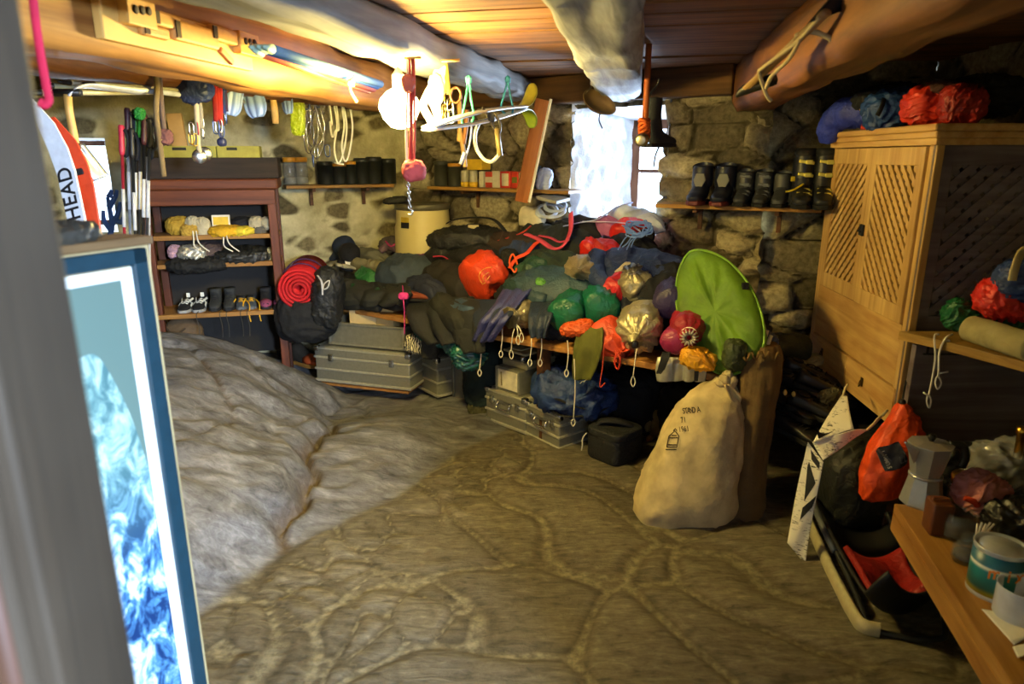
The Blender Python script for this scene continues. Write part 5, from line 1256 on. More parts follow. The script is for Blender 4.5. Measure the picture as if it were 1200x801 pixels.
for u, lab in ((307, 'black boot with mauve pink toe on the rack beside the yellow laced shoes'), (323, 'black boot with mauve pink toe at the rack end by the red mat')):
    boot('boot', lab, 'boot', onrack(u), RANG+.05, .76, fab('1d1e22'), RUB, .15, group='pink toed boots on the rack', toe=fab('7d3a58'), lacem=BLACK)
mb = MB()
for u in (222, 250, 258, 275, 283):
    p = onrack(u, -.025); mb2 = MB(); mb2.tube(bez([p+V((0, .03, .01)), p+V((0, -.005, -.01)), p+V((.008, -.004, -.09)), p+V((.002, 0, -.16))], 5), .0022, 5); solo('shoe_lace', mb2, plain('39352a', .8), 'dark shoe lace hanging over the lowest rack shelf edge', 'lace', 'shoe laces hanging from the rack')
# middle shelf
def rsoft(name, label, cat, u, v, w_, h_, mat, d=.13, seed=1., amp=.18, f=1.8, ang=0., e=.8, group=None, dep=1.):
    p = on(u, v, rk(.5, d, 0), ry); k = mpx(p); return soft(name, label, cat, p, w_*k, min(.24, w_*k*dep), h_*k, mat, seed, ang, RANG, amp, f, e, group)
rsoft('jar_bag', 'crumpled silver foil bag on the middle rack shelf', 'bag', 226, 296, 30, 16, foil('b9b4a0'), .1, 1., .22, 2.2)
rsoft('cloth', 'red and white patterned cloth at the shelf end of the rack', 'cloth', 205, 294, 14, 14, fab('b08a92'), .12, 2., .2, 2.2)
rsoft('fleece', 'brown grey fleece folded behind the foil bag', 'fleece', 245, 293, 34, 18, fab('4a3c38'), .18, 3., .12)
rsoft('jacket', 'black folded rain jacket on the middle rack shelf', 'jacket', 285, 299, 62, 18, nyl('1c1d1b', .5), .13, 4., .16, 2.2)
rsoft('gloves', 'black leather gloves heaped at the shelf edge of the rack', 'gloves', 232, 309, 66, 14, fab('171715'), .08, 5., .2, 2.4)
rsoft('foil_bag', 'small gold foil bag at the shelf end by the red mat', 'bag', 318, 299, 12, 18, foil('c9b478'), .1, 6., .2, 2.2)
rsoft('cloth', 'beige folded cloth on the middle shelf behind the black jacket', 'cloth', 303, 296, 18, 10, fab('6f6650'), .2, 16., .15)
# top shelf
rsoft('mitten', 'yellow leather mittens piled at the upper shelf end', 'mittens', 210, 265, 26, 20, fab('a8862a'), .12, 7., .2, 2.0)
rsoft('mitten', 'small yellow leather mitten lying beside the cream mitten', 'mitten', 222, 269, 18, 14, fab('b08c34'), .06, 17., .2, 2.0)
for kk, (u, v, lab) in enumerate(((226, 264, 'cream mitten with cord on the upper shelf of the rack'), (238, 265, 'cream wool mitten standing next to the corded mitten'))):
    rsoft('mitten', lab, 'mitten', u, v, 15, 22, fab('b3a988'), .08, 8.+kk, .14, 1.6, group='cream mittens on the rack')
rsoft('hat', 'yellow wool hat under the card box on the upper shelf', 'hat', 265, 270, 36, 12, fab('c99a1c'), .08, 10., .15, 1.9)
rsoft('hat', 'lemon yellow cloth hat beside the yellow wool hat', 'hat', 285, 270, 24, 10, fab('d0b832'), .06, 18., .15, 1.9)
rsoft('cap', 'black cap tucked behind the lemon yellow hat', 'cap', 284, 261, 26, 14, fab('16171b'), .18, 11., .1)
for kk, (u, v, lab, h) in enumerate(((300, 260, 'beige mitten at the shelf end of the rack', 'a89e80'), (313, 261, 'pale grey mitten by the rack upright', '9a937c'), (304, 268, 'dark grey mitten lying before the beige one', '57534a'))):
    rsoft('mitten', lab, 'mitten', u, v, 15, 14, fab(h), .08, 12.+kk, .18, 1.8, group='grey mittens on the rack')
p = on(259, 258, rk(.5, .1, 0), ry); t = thing('card_box', 'small yellow and white card box on the upper rack shelf', 'box', p-V((0, 0, .03)), RANG)
mb = MB(); mb.box((0, 0, .03), (.105, .02, .07), .002, Matrix.Rotation(-.2, 4, 'X')); obj('carton', mb, plain('d8d2bc', .7), t, True)
mb = MB(); mb.box((0, -.012, .03), (.088, .003, .05), .0005, Matrix.Rotation(-.2, 4, 'X')); obj('print', mb, plain('d0ab1e', .6), t, True, label='yellow printed face')
for kk, (u, lab) in enumerate(((226, 'cream mitten cord hanging from the upper rack shelf, over the foil bag'), (261, 'cream mitten cord hanging from the upper rack shelf, below the card box'))):
    mb = MB(); a = on(u, 270, rk(.5, .01, 0), ry); b = on(u+2, 288, rk(.5, -.01, 0), ry); c = on(u+12, 294, rk(.5, 0, 0), ry); mb.tube(bez([a, a*.5+b*.5, b, c], 6), .004, 6); mb.tube(bez([a+V((.02, 0, 0)), b+V((.03, 0, .02)), c+V((.04, 0, 0))], 6), .004, 6)
    solo('mitten_string', mb, WHITE_CORD, lab, 'cord', 'mitten cords on the rack')
# round basket under the rack
P = on(216, 390, rk(.2, .12, 0), ry); k = mpx(P); P0 = P-V((0, 0, 18*k))
t = thing('round_bag', 'brown round cloth bag stowed under the wooden rack', 'bag', P0)
mb = MB(); mb.blob(P, (21*k, 17*k, 19*k), .06, 1.8, 3., e=.9); obj('bag', mb, fab('5a4832'), t)
mb = MB(); mb.tube(bez([P+V((-.06, -.1, .06)), P+V((0, -.13, .02)), P+V((.06, -.1, .06))], 6), .006, 6); obj('strap', mb, fab('3c3022'), t)
# trays on the rack box
for kk, (u, lab, w_) in enumerate(((221, 'yellow green tray with dark label on the rack, under the brown rope', 60), (280, 'yellow green tray with dark label on the rack beside the first tray', 46))):
    p = on(u, 183, rk(.5, .08, 0), ry); p.z = z_box; k = mpx(p); t = thing('tray', lab, 'tray', p, RANG, 'yellow green trays on the rack')
    mb = MB(); W_, H_ = w_*k, 13*k
    for (c, s_) in (((0, 0, H_/2), (W_, .006, H_)), ((0, .15, H_/2), (W_, .006, H_)), ((-W_/2, .075, H_/2), (.006, .15, H_)), ((W_/2, .075, H_/2), (.006, .15, H_)), ((0, .075, .003), (W_, .15, .006))): mb.box(c, s_, .002)
    obj('body', mb, plain('a59c3c', .7), t, True)
    mb = MB(); mb.box((-W_*.15, -.0045, H_*.75), (W_*.25, .003, H_*.25), 0); obj('label_sticker', mb, plain('26261a', .8), t, True, label='dark label')
p = on(209, 165, rk(.5, .12, 0), ry); p.z = z_box+.07; k = mpx(p)
mb = MB(); mb.box(p+V((0, 0, .09)), (.085, .035, .19), .004, Matrix.Rotation(RANG, 4, 'Z') @ Matrix.Rotation(-.06, 4, 'Y')); solo('wooden_block', mb, CARD, 'tan wooden block standing in the tray under the brown rope', 'block')
# ---------------------------------------------------------------- lattice cabinet by the right wall
cx0, cy0, cx1, cy1 = 1.555, 2.60, 1.625, 3.60
cf = V((cx1-cx0, cy1-cy0, 0)); CL = cf.length; cf.normalize(); cn = V((cf.y, -cf.x, 0))   # along the front, and into the cabinet
CA = math.atan2(cf.y, cf.x)
def cp(a, d, z): p = V((cx0, cy0, 0))+cf*a+cn*d; return V((p.x, p.y, z))
def cbox(a0, a1, d0, d1, z0, z1, b=.004, mb=None):
    mb = mb or MB(); c = (cp(a0, d0, z0)+cp(a1, d1, z1))/2; mb.box(c, (a1-a0, d1-d0, z1-z0), b, CA); return mb
t = thing('cabinet', 'tall pale wooden cabinet with diagonal lattice doors and clothes on its top', 'cabinet', cp(CL/2, .26, .0))
CD = .50; ZB, ZD, ZM, ZL, ZT = .53, .69, .95, 1.64, 1.715
c_ = cbox(.0, CL, .02, CD, ZB, ZB+.025); cbox(0, CL, CD-.012, CD, ZB, ZL, 0, c_); cbox(CL-.025, CL, .02, CD, ZB, ZL, .002, c_); cbox(0, CL, .03, CD-.01, ZM-.02, ZM, .002, c_); cbox(0, CL, .02, CD, ZL, ZT-.04, .002, c_)
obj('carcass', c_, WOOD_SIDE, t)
obj('face_frame', cbox(-.004, .05, .0, .03, ZB, ZL), WOOD_CV, t); obj('face_frame', cbox(CL-.05, CL+.004, .0, .03, ZB, ZL), WOOD_CV, t)
co = cbox(-.03, CL+.03, -.03, CD+.02, ZT-.026, ZT, .008); cbox(-.022, CL+.022, -.02, CD+.01, ZT-.05, ZT-.026, .006, co); cbox(-.008, CL+.008, -.008, CD, ZL, ZT-.05, .003, co); obj('cornice', co, WOOD_C, t)
def lattice(w0, w1, z0, z1, pt_, mb, step=.042, wd=.02, th=.007, order=(1, -1)):
    """crossed slats clipped to a rectangle; pt_(a,z,layer) gives the point"""
    W_, H_ = w1-w0, z1-z0
    for layer, sg in ((0, order[0]), (1, order[1])):
        k = -H_ if sg > 0 else 0.
        k += step/2
        while k < (W_ if sg > 0 else W_+H_):
            pts = []
            # line a = k + sg*z
            for z in (0., H_):
                a = k+sg*z
                pts.append((a, z))
            (a0, z0_), (a1, z1_) = pts
            def clip(a, z, a2, z2):
                if a < 0: z = z+(0-a)*(z2-z)/(a2-a); a = 0.
                if a > W_: z = z+(W_-a)*(z2-z)/(a2-a); a = W_
                return a, z
            if max(a0, a1) > .004 and min(a0, a1) < W_-.004:
                b0 = clip(a0, z0_, a1, z1_); b1 = clip(a1, z1_, a0, z0_)
                if math.hypot(b0[0]-b1[0], b0[1]-b1[1]) > .012:
                    mb.bar(pt_(w0+b0[0], z0+b0[1], layer), pt_(w0+b1[0], z0+b1[1], layer), wd, th, 0, up=pt_.up)
            k += step
class PT:
    def __init__(s, f, up): s.f = f; s.up = up
    def __call__(s, *a): return s.f(*a)
half = (CL-.10)/2
for kk, (a0, a1) in enumerate(((.05, .05+half-.004), (.05+half+.004, CL-.05))):
    d0 = -.012 if kk == 0 else -.006
    f = cbox(a0, a1, d0, d0+.025, ZL-.075, ZL-.004, .004); cbox(a0, a1, d0, d0+.025, ZM+.004, ZM+.075, .004, f); cbox(a0, a0+.05, d0, d0+.025, ZM+.07, ZL-.07, .004, f); cbox(a1-.05, a1, d0, d0+.025, ZM+.07, ZL-.07, .004, f)
    do = obj('door', f, WOOD_CV, t)
    lm = MB(); lattice(a0+.045, a1-.045, ZM+.07, ZL-.07, PT(lambda a, z, l, d=d0: cp(a, d+.007+.008*l, z), cn), lm, .054, .021, .007, ((1, -1), (-1, 1))[kk]); obj('lattice', lm, WOOD_CV, do)
    h_ = MB(); aa = a1-.012 if kk == 0 else a0+.012
    h_.box(cp(aa, d0-.006, 1.28), (.02, .012, .05), .003, CA); h_.tube([cp(aa, d0-.004, 1.275), cp(aa, d0-.02, 1.275)], .005, 8); obj('door_latch', h_, BLKM, do)
fp = cbox(.05, CL-.05, .0, .02, ZD+.006, ZM, .003); obj('front_panel', fp, WOOD_C, t)
for kk, (a0, a1) in enumerate(((.02, CL*.5-.003), (CL*.5+.003, CL-.02))):
    do = obj('drawer', cbox(a0, a1, -.006, .018, ZB+.004, ZD, .003), WOOD_C, t)
    am = (a0+a1)/2+.05
    h_ = MB(); h_.box(cp(am, -.009, .625), (.022, .004, .04), .006, CA); h_.tube(loopc([cp(am-.008, -.014, .622), cp(am, -.02, .602), cp(am+.008, -.014, .622), cp(am, -.014, .632)], 4), .0022, 6, True); obj('drawer_pull', h_, plain('4a3a1e', .4, .8), do)
# side with lattice
sf = MB()
for (d0, d1, z0, z1) in ((0, .07, ZB, ZL), (CD-.06, CD, ZB, ZL), (0, CD, ZL-.07, ZL), (0, CD, ZM-.04, ZM+.05), (0, CD, ZB, ZM)):
    c = (cp(-.0, d0, z0)+cp(.02, d1, z1))/2; sf.box(c, (.02, d1-d0, z1-z0), .003, CA)
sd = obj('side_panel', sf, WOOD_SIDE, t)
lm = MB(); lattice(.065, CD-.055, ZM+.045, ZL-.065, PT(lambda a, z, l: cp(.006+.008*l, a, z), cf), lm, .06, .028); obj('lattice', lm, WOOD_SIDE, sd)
for (a, d) in ((.03, .05), (CL-.03, .05), (.03, CD-.03), (CL-.03, CD-.03)): obj('leg', cbox(a-.025, a+.025, d-.025, d+.025, .0, ZB, .004), WOOD_D, t)
# clothes on top of the cabinet
def ctop(u, v, a, z=ZT): # point above the cabinet on the sight line, at distance a along its front
    return on(u, v, cp(a, 0, 0), cf)
def tops(name, label, cat, u, v, a, w_, h_, mat, seed, ang=0., dep=.8, amp=.17, f=1.8, extra=None):
    p = ctop(u, v, a); k = mpx(p); return soft(name, label, cat, p, w_*k, w_*k*dep, h_*k, mat, seed, ang, -.2, amp, f, .75, extra=extra)
P = ctop(985, 143, .88); k = mpx(P)
t = thing('trousers', 'bright blue trousers with black knee patches drooping off the cabinet top', 'trousers', P)
obj('leg', sleeve([ctop(1018, 132, .75), ctop(1000, 131, .8), ctop(982, 137, .88), ctop(972, 152, .93), ctop(973, 162, .95)], [.06, .065, .06, .055, .045], 3., .2), nyl('2433a0', .55), t)
obj('patch', MB().blob(ctop(972, 140, .90), (.03, .05, .035), .12, 1.8, 2.), BLACK, t, label='black patch')
tops('stuff_pouch', 'yellow nylon pouch between blue trousers and blue jacket on the cabinet', 'pouch', 1021, 123, .62, 20, 26, nyl('d9921a', .4), 3., .3)
tops('jacket', 'royal blue rain jacket folded on the cabinet top', 'jacket', 1045, 128, .5, 62, 42, nyl('1c3d7c', .5), 4., -.2, .7, extra=[('strap', strap([ctop(1028, 135, .36), ctop(1033, 125, .36), ctop(1036, 115, .38)], .02, .004), BLACK)])
tops('jacket', 'black jacket lying behind the royal blue one on the cabinet', 'jacket', 1040, 113, .62, 70, 22, fab('15171c'), 5., -.1)
tops('jacket', 'bright red shell jacket bundled on the cabinet top', 'jacket', 1092, 122, .24, 58, 44, nyl('c02a14', .5), 6., -.1, .8, .2)
tops('jacket', 'dark red jacket in the shadow at the near end of the cabinet top', 'jacket', 1128, 122, .10, 46, 40, nyl('8e1a14', .5), 7., .1, .8, .2)
tops('jacket', 'red cloth peeping out under the royal blue jacket on the cabinet', 'cloth', 1022, 148, .60, 22, 10, nyl('b0301c', .5), 8.)
tops('jacket', 'black coat heaped at the back of the cabinet top', 'coat', 1155, 112, .2, 80, 42, fab('121215'), 9., 0, .6)
tops('jacket', 'dark brown bundle tied on the red jackets', 'bundle', 1118, 104, .2, 60, 14, fab('3a1a14'), 10., .1)
# ---------------------------------------------------------------- shelf, bags and boards beside the cabinet
t = thing('wall_shelf', 'rough plank shelf below the lattice side of the cabinet', 'shelf', (1.85, 2.4, .93))
mb = MB(); mb.prism([(1.505, 2.575, .945), (1.60, 2.40, .945), (1.735, 2.05, .945), (2.2, 1.95, .945), (2.2, 2.575, .945)], (0, 0, -.035), .004); obj('plank', mb, wood('shelf_plank', '7a5a26', 'b08c48', (.3, -1, 0), 24), t)
mb = MB(); mb.bar((1.95, 2.35, .895), (2.15, 2.35, .895), .04, .03); mb.bar((2.16, 2.35, .70), (2.16, 2.35, .91), .04, .03, up=(1, 0, 0)); mb.bar((1.9, 2.35, .89), (2.15, 2.35, .70), .03, .03, up=(0, 1, 0)); obj('bracket', mb, WOOD_D, t)
A_, B_ = at(1138, 384, 2.42), at(1215, 398, 2.15); r = .048
for p in (A_, B_): p.z = .945+r
t = thing('foam_mat', 'rolled beige foam mat lying on the plank shelf', 'mat', (A_+B_)/2-V((0, 0, r)))
mb = MB(); n_ = 24; ax = (B_-A_); mb.tube([A_+ax*(i/n_) for i in range(n_+1)], [r*(1+.05*noise.noise(V((i*.4, 2, 1)))) for i in range(n_+1)], 28, disp=lambda q: .05*noise.noise(q*22)); obj('roll', mb, fab('9a8f66', .9), t)
mb = MB(); e_ = ax.normalized(); q = V((0, 0, 1)).rotation_difference(e_).to_matrix(); mb.tube([A_-e_*.004+q@V((math.cos(a_*.35)*r*(.15+a_*.02), math.sin(a_*.35)*r*(.15+a_*.02), 0)) for a_ in range(40)], .0035, 6); obj('spiral_end', mb, fab('6d6756', .9), t)
def rs(name, label, cat, u, v, Y, w_, h_, mat, seed, ang=0., amp=.18, extra=None):
    p = at(u, v, Y); k = mpx(p); return soft(name, label, cat, p, w_*k, w_*k*.8, h_*k, mat, seed, ang, -.3, amp, 1.8, .75, extra=extra)
rs('stuff_sack', 'dark green crumpled nylon bag on the shelf behind the foam mat', 'bag', 1126, 369, 2.5, 36, 32, nyl('0e5c34', .45), 3., .3, .24)
rs('stuff_sack', 'small green bag behind the foam mat under the red bag', 'bag', 1180, 375, 2.4, 34, 20, nyl('0d5a38', .45), 4.)
rs('stuff_sack', 'bright red nylon bag piled on the shelf by the lattice', 'bag', 1178, 350, 2.38, 58, 46, nyl('c41f14', .5), 5., .25)
rs('jacket', 'blue jacket bundled on the red bag above the shelf', 'jacket', 1195, 328, 2.34, 50, 44, nyl('1d3268', .5), 6., .2, .16, extra=[('strap', strap([at(1186, 328, 2.18), at(1190, 312, 2.18), at(1197, 296, 2.2), at(1210, 290, 2.2)], .03, .006), fab('a8976a'), 'beige padded strap')])
mb = MB()
mb.tube(bez([at(1100, 391, 2.46), at(1095, 394, 2.43), at(1096, 420, 2.43), at(1090, 455, 2.43), at(1088, 462, 2.43)], 6), .0038, 6); mb.tube(loopc([at(1088, 462, 2.43), at(1091, 468, 2.43), at(1089, 477, 2.43), at(1086, 470, 2.43)], 4), .0035, 6, True); mb.tube([at(1082, 459, 2.43), at(1088, 463, 2.43)], .0035, 6)
mb.tube(bez([at(1116, 391, 2.46), at(1108, 396, 2.42), at(1101, 412, 2.42), at(1100, 435, 2.42), at(1099, 440, 2.42)], 6), .0038, 6); mb.tube(loopc([at(1099, 440, 2.42), at(1103, 448, 2.42), at(1099, 455, 2.42), at(1096, 448, 2.42)], 4), .0035, 6, True); mb.tube([at(1099, 437, 2.42), at(1111, 435, 2.42)], .0035, 6)
mb.tube(loopc([at(1112, 398, 2.42), at(1111, 408, 2.42), at(1108, 408, 2.42), at(1109, 400, 2.42)], 4), .0035, 6, True)
solo('thin_rope', mb, plain('d6d2cc', .8), 'two knotted white cord ends hanging from the plank shelf', 'cord')
t = thing('dark_board', 'dark purplish board standing behind the coffee pot under the shelf', 'board', (1.87, 2.52, .46))
mb = MB(); mb.box((1.875, 2.545, .70), (.64, .03, .40), .003); obj('board', mb, WOOD_SIDE, t)
mb = MB(); mb.box((1.86, 2.527, .865), (.55, .006, .006), 0); mb.box((1.60, 2.527, .878), (.006, .006, .03), 0); obj('groove', mb, BLKM, t)
# ---------------------------------------------------------------- low table with the kitchen things
TZ = .46
ta, tb = atz(1050, 592, TZ), atz(1180, 792, TZ); td = (tb-ta).normalized(); tn = V((-td.y, td.x, 0)) if (-td.y) > 0 else V((td.y, -td.x, 0))
tq = ta+td*(-.02); te = ta+td*1.25
t = thing('low_table', 'low wooden plank table with coffee pot, jars and tin', 'table', ((tq+te)/2).to_tuple()[:2]+(0,))
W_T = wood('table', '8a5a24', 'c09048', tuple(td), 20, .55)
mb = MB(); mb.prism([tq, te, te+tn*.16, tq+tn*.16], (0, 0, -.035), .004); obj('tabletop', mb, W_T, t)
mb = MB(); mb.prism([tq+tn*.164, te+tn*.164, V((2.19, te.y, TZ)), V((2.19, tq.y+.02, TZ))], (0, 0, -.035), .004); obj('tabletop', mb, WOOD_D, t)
mb = MB(); mb.prism([tq+V((0, 0, -.036)), te+V((0, 0, -.036)), te+V((0, 0, -.10)), tq+V((0, 0, -.10))], tn*.02, .003); obj('apron', mb, W_T, t)
for (a, b) in ((.06, .42), (1.15, .42), (.06, .75), (1.15, .75)):
    p = tq+td*a+tn*b; mb = MB(); mb.box((p.x, p.y, (TZ-.036)/2), (.05, .05, TZ-.036), .004, math.atan2(td.y, td.x)); obj('leg', mb, WOOD_D, t)
def tt(u, v): return atz(u, v, TZ)
# moka pot
P = tt(1079, 588); k = mpx(P); Hm = 76*k
t = thing('moka_pot', 'octagonal aluminium stovetop coffee pot on the low table', 'coffee pot', P)
MK = plain('a8a9ae', .32, .6, .5, .06, 40, .03)
def octa(rs_): mb = MB(); mb.lathe(rs_, 8, P, smooth=False, phase=math.pi/8); return mb
ro = octa([(.001, 0), (.066, 0), (.067, .006), (.050, Hm*.44), (.046, Hm*.45)]); obj('base', ro, MK, t)
mb = MB(); mb.lathe([(.047, Hm*.445), (.052, Hm*.45), (.052, Hm*.485), (.046, Hm*.49)], 28, P); obj('collar', mb, MK, t)
ro = octa([(.044, Hm*.485), (.047, Hm*.50), (.069, Hm*.97), (.066, Hm*.97), (.06, Hm*.95)]); obj('jug', ro, MK, t)
sp = P+V((-.066, -.02, Hm*.93)); mb = MB(); mb.prism([sp+V((.006, -.018, 0)), sp+V((-.035, -.004, .022)), sp+V((-.035, .004, .022)), sp+V((.006, .018, 0)), sp+V((.006, .0, -.05))], V((.004, 0, .004)), 0); obj('spout', mb, MK, t)
ro = octa([(.070, Hm*.97), (.070, Hm*.985), (.03, Hm*1.02), (.001, Hm*1.025)]); lo_ = obj('lid', ro, MK, t)
mb = MB(); mb.lathe([(.007, 0), (.012, .012), (.012, .022), (.001, .026)], 12, P+V((0, 0, Hm*1.02))); obj('lid_knob', mb, BLKM, lo_)
mb = MB(); mb.tube(bez([P+V((.062, .0, Hm*.96)), P+V((.10, -.005, Hm*.95)), P+V((.115, -.01, Hm*.80)), P+V((.108, -.01, Hm*.62))], 6), .011, 8, flat=1.4); obj('handle', mb, BLKM, t)
# glass jars and others
def jar(label, P, r, h, fill, fh=.6, lidm=None, neck=.8, name='glass_jar', cat='jar', extra=None, group=None, lidh=.02):
    t = thing(name, label, cat, P, 0, group)
    mb = MB(); pr = [(.001, .0), (r*.9, 0), (r, .008), (r, h*.72), (r*neck, h*.88), (r*neck, h), (r*neck-.004, h), (r*neck-.004, h*.88), (r-.004, h*.70), (r-.004, .012), (.001, .010)]
    mb.lathe(pr, 28, P); obj('glass', mb, JGL, t)
    if fill is not None: mb = MB(); mb.lathe([(.001, .011), (r-.006, .012), (r-.006, h*fh), (.001, h*fh+.004)], 24, P); obj('contents', mb, fill, t)
    if lidm is not None: mb = MB(); mb.lathe([(r*neck+.003, h-.012), (r*neck+.004, h+lidh*.7), (r*neck, h+lidh), (.001, h+lidh)], 24, P); obj('lid', mb, lidm, t)
    return t
m, nt = newmat('jar_glass'); nt.b.inputs['Base Color'].default_value = (.25, .26, .25, 1); nt.b.inputs['Alpha'].default_value = .18; setp(nt.b, .06, 0, .8); JGL = m
P = tt(1096, 622); k = mpx(P); mb = MB(); mb.box(P+V((0, 0, .055)), (.062, .07, .11), .008, -.2, seg=3); t = thing('coffee_pack', 'brown pack of ground coffee standing beside the coffee pot', 'packet', P)
obj('pack', mb, plain('5a2f18', .4), t); mb = MB(); mb.box(P+V((0, 0, .113)), (.05, .012, .012), .003, -.2); obj('folded_top', mb, plain('6a3a20', .5), t)
P = tt(1121, 628); jar('round glass storage jar half full of dark grounds', P, .052, .085, plain('3a2c22', .8), .62, None, .9)
P = tt(1130, 598)+V((.02, .05, 0)); t = jar('squat glass jar with brassy clip lid behind the pink cloth', P, .045, .09, plain('7a6a3c', .7), .5, BRASS, .85)
P = tt(1131, 656); t = jar('small glass jar with stopper holding a few white sticks', P, .038, .055, plain('4a4038', .8), .5, None, .7)
mb = MB(); mb.lathe([(.026, .05), (.03, .056), (.018, .064), (.022, .08), (.012, .09), (.001, .092)], 20, P); obj('stopper', mb, JGL, t)
for kk in range(5): mb = MB(); mb.tube([P+V((.02, .0, .05)), P+V((.015+.012*kk, .0, .12+.004*(kk % 2)))], .0028, 6); obj('stick', mb, plain('d5d0c2', .5), t)
P = tt(1146, 598)+V((0, 0, .065)); k = mpx(P)
soft('cloth', 'dusky pink cloth draped over the jars on the low table', 'cloth', P, 54*k, 44*k, 46*k, fab('b87674', .8), 3., .3, .2, .22, 1.6, extra=[('tag', sleeve([P+V((-.09, -.05, .01)), P+V((-.06, -.06, .0)), P+V((-.045, -.05, -.02))], [.008, .01, .009], 1., .1), fab('c8401c'), 'orange tab')])
# yellow and teal tin
P = tt(1163, 692); k = mpx(P); rt, ht = 27*k, 62*k
t = thing('food_tin', 'round food tin with teal and yellow printed wrapper on the low table', 'tin', P)
mb = MB(); mb.lathe([(.001, 0), (rt, 0), (rt*1.02, .004), (rt, .008), (rt, ht-.008), (rt*1.03, ht-.003), (rt*1.03, ht), (rt*.95, ht), (rt*.94, ht-.006), (rt*.80, ht-.006), (rt*.79, ht-.003), (.001, ht-.003)], 40, P); obj('can', mb, plain('c6ccd4', .3, .45), t)
m, nt = newmat('tin_wrapper'); setp(nt.b, .35); tc = nt.n('ShaderNodeTexCoord'); sx_ = nt.n('ShaderNodeSeparateXYZ'); nt.l(tc.outputs['Object'], sx_.inputs[0])
nt.l(ramp(nt, sx_.outputs[2], [(.012, lin('b89a1e')), (.02, lin('a8a024')), (.030, lin('1f6a62')), (.085, lin('1a7a80')), (.088, lin('d8dad0')), (.094, lin('d8dad0')), (.097, lin('1a5f7a'))]), nt.b.inputs['Base Color'])
mb = MB(); mb.lathe([(rt*1.004, .012), (rt*1.006, .012), (rt*1.006, ht-.014), (rt*1.004, ht-.014)], 40, P); src = mb; obj('wrapper', mb, m, t)
mb = letters_on('mix', .050, P+V((-.043, -.3, ht*.60)), V((1, 0, 0)), V((0, 0, 1)), src, (0, 1, 0), .027, .0035, .85)
obj('lettering', mb, plain('e07a12', .5), t, label='orange letters')
# white enamel cup, papers, plastic bag, dark bags, torch
P = tt(1190, 722); k = mpx(P); rc, hc = 24*k, 40*k
t = thing('enamel_mug', 'pale enamel mug at the edge of the low table by the tin', 'mug', P)
mb = MB(); mb.lathe([(.001, 0), (rc*.9, 0), (rc, .008), (rc, hc), (rc*1.03, hc+.003), (rc*.98, hc+.003), (rc*.95, hc-.002), (rc*.92, .012), (.001, .010)], 36, P); obj('cup', mb, plain('c3c8d4', .3), t)
mb = MB(); mb.tube(bez([P+V((rc*.98, .0, hc*.85)), P+V((rc*1.5, 0, hc*.75)), P+V((rc*1.5, 0, hc*.35)), P+V((rc*.98, 0, hc*.2))], 6), .006, 8); obj('handle', mb, plain('c3c8d4', .3), t)
for kk, (pix, lab) in enumerate(([((1150, 714), (1185, 720), (1215, 745), (1188, 756)), 'white sheet of paper lying on the low table by the mug'], [((1186, 759), (1215, 752), (1222, 766), (1192, 772)), 'second white paper slip lying at the front edge of the low table'])):
    q4 = [tt(*p) for p in pix]; mb = MB(); mb.sheet(lambda a, b: (q4[0]*(1-a)+q4[1]*a)*(1-b)+(q4[3]*(1-a)+q4[2]*a)*b+V((0, 0, .003+.004*math.sin(a*3)*b+.002*kk)), 10, 10, .001); solo('paper', mb, PAPER, lab, 'paper', 'papers on the low table')
P = tt(1178, 590)+V((.06, .1, .06)); k = mpx(P)
m, nt = newmat('clear_plastic'); nt.b.inputs['Base Color'].default_value = (.5, .5, .5, 1); nt.b.inputs['Alpha'].default_value = .35; setp(nt.b, .2, 0, .9); CLR = m
soft('plastic_bag', 'crumpled clear plastic bag behind the pink cloth', 'bag', P, 86*k, 60*k, 70*k, CLR, 4., -.2, 0, .24, 1.7)
P = tt(1196, 625)+V((.05, .05, .03)); k = mpx(P); soft('bag', 'black bag slumped behind the food tin', 'bag', P, 90*k, 60*k, 44*k, nyl('111214', .4), 5., 0, 0, .2, 1.8)
P = at(1196, 516, 2.15); t = thing('torch', 'brass coloured torch standing behind the plastic bag', 'torch', P-V((0, 0, .06)))
mb = MB(); mb.lathe([(.001, -.06), (.014, -.06), (.014, .02), (.019, .03), (.019, .05), (.001, .052)], 20, P); obj('body', mb, BRASS, t)
P = at(1150, 545, 2.3); k = mpx(P); soft('bag', 'black cloth bundle lying behind the coffee pot on the table', 'bag', P, 110*k, 40*k, 50*k, fab('131315'), 6., 0, 0, .16, 1.7)
# ---------------------------------------------------------------- orange bag with printed patch, hung on the cabinet corner
P = at(1036, 575, 2.42); k = mpx(P)
t = thing('orange_bag', 'bright orange nylon bag with dark printed patch hanging from the cabinet corner', 'bag', P-V((0, 0, .03)))
rows = [(1010, 1046, 583, 2.42, .03), (1006, 1052, 578, 2.42, .05), (1007, 1060, 566, 2.42, .06), (1012, 1066, 545, 2.43, .07), (1019, 1073, 523, 2.44, .07), (1031, 1079, 503, 2.46, .06), (1043, 1077, 488, 2.47, .045), (1050, 1066, 477, 2.48, .03), (1053, 1060, 472, 2.48, .014)]
src = MB(); src.rings(leanbag(rows, seed=3., foldf=5, foldamp=.07, amp=.016)); obj('bag', src, nyl('e04a10', .5), t)
o = at(1059, 545, 2.30); sx, sz_ = V((.92, .1, .38)).normalized(), V((-.38, 0, .92)).normalized()
kk = mpx(o); mb = MB(); mb.sheet(lambda a, b: o+sx*(a-.5)*28*kk+sz_*(b-.5)*26*kk, 16, 14, .0012); wrap(mb, src, V((0, 1, 0)), .0024); obj('patch', mb, plain('1c1f33', .6), t, label='dark blue patch')
mb = letters_on('SUMMIT', .021, o-sx*8*kk-sz_*9*kk, sz_, -sx, src, (0, 1, 0), 3.7*kk, .011, .8)
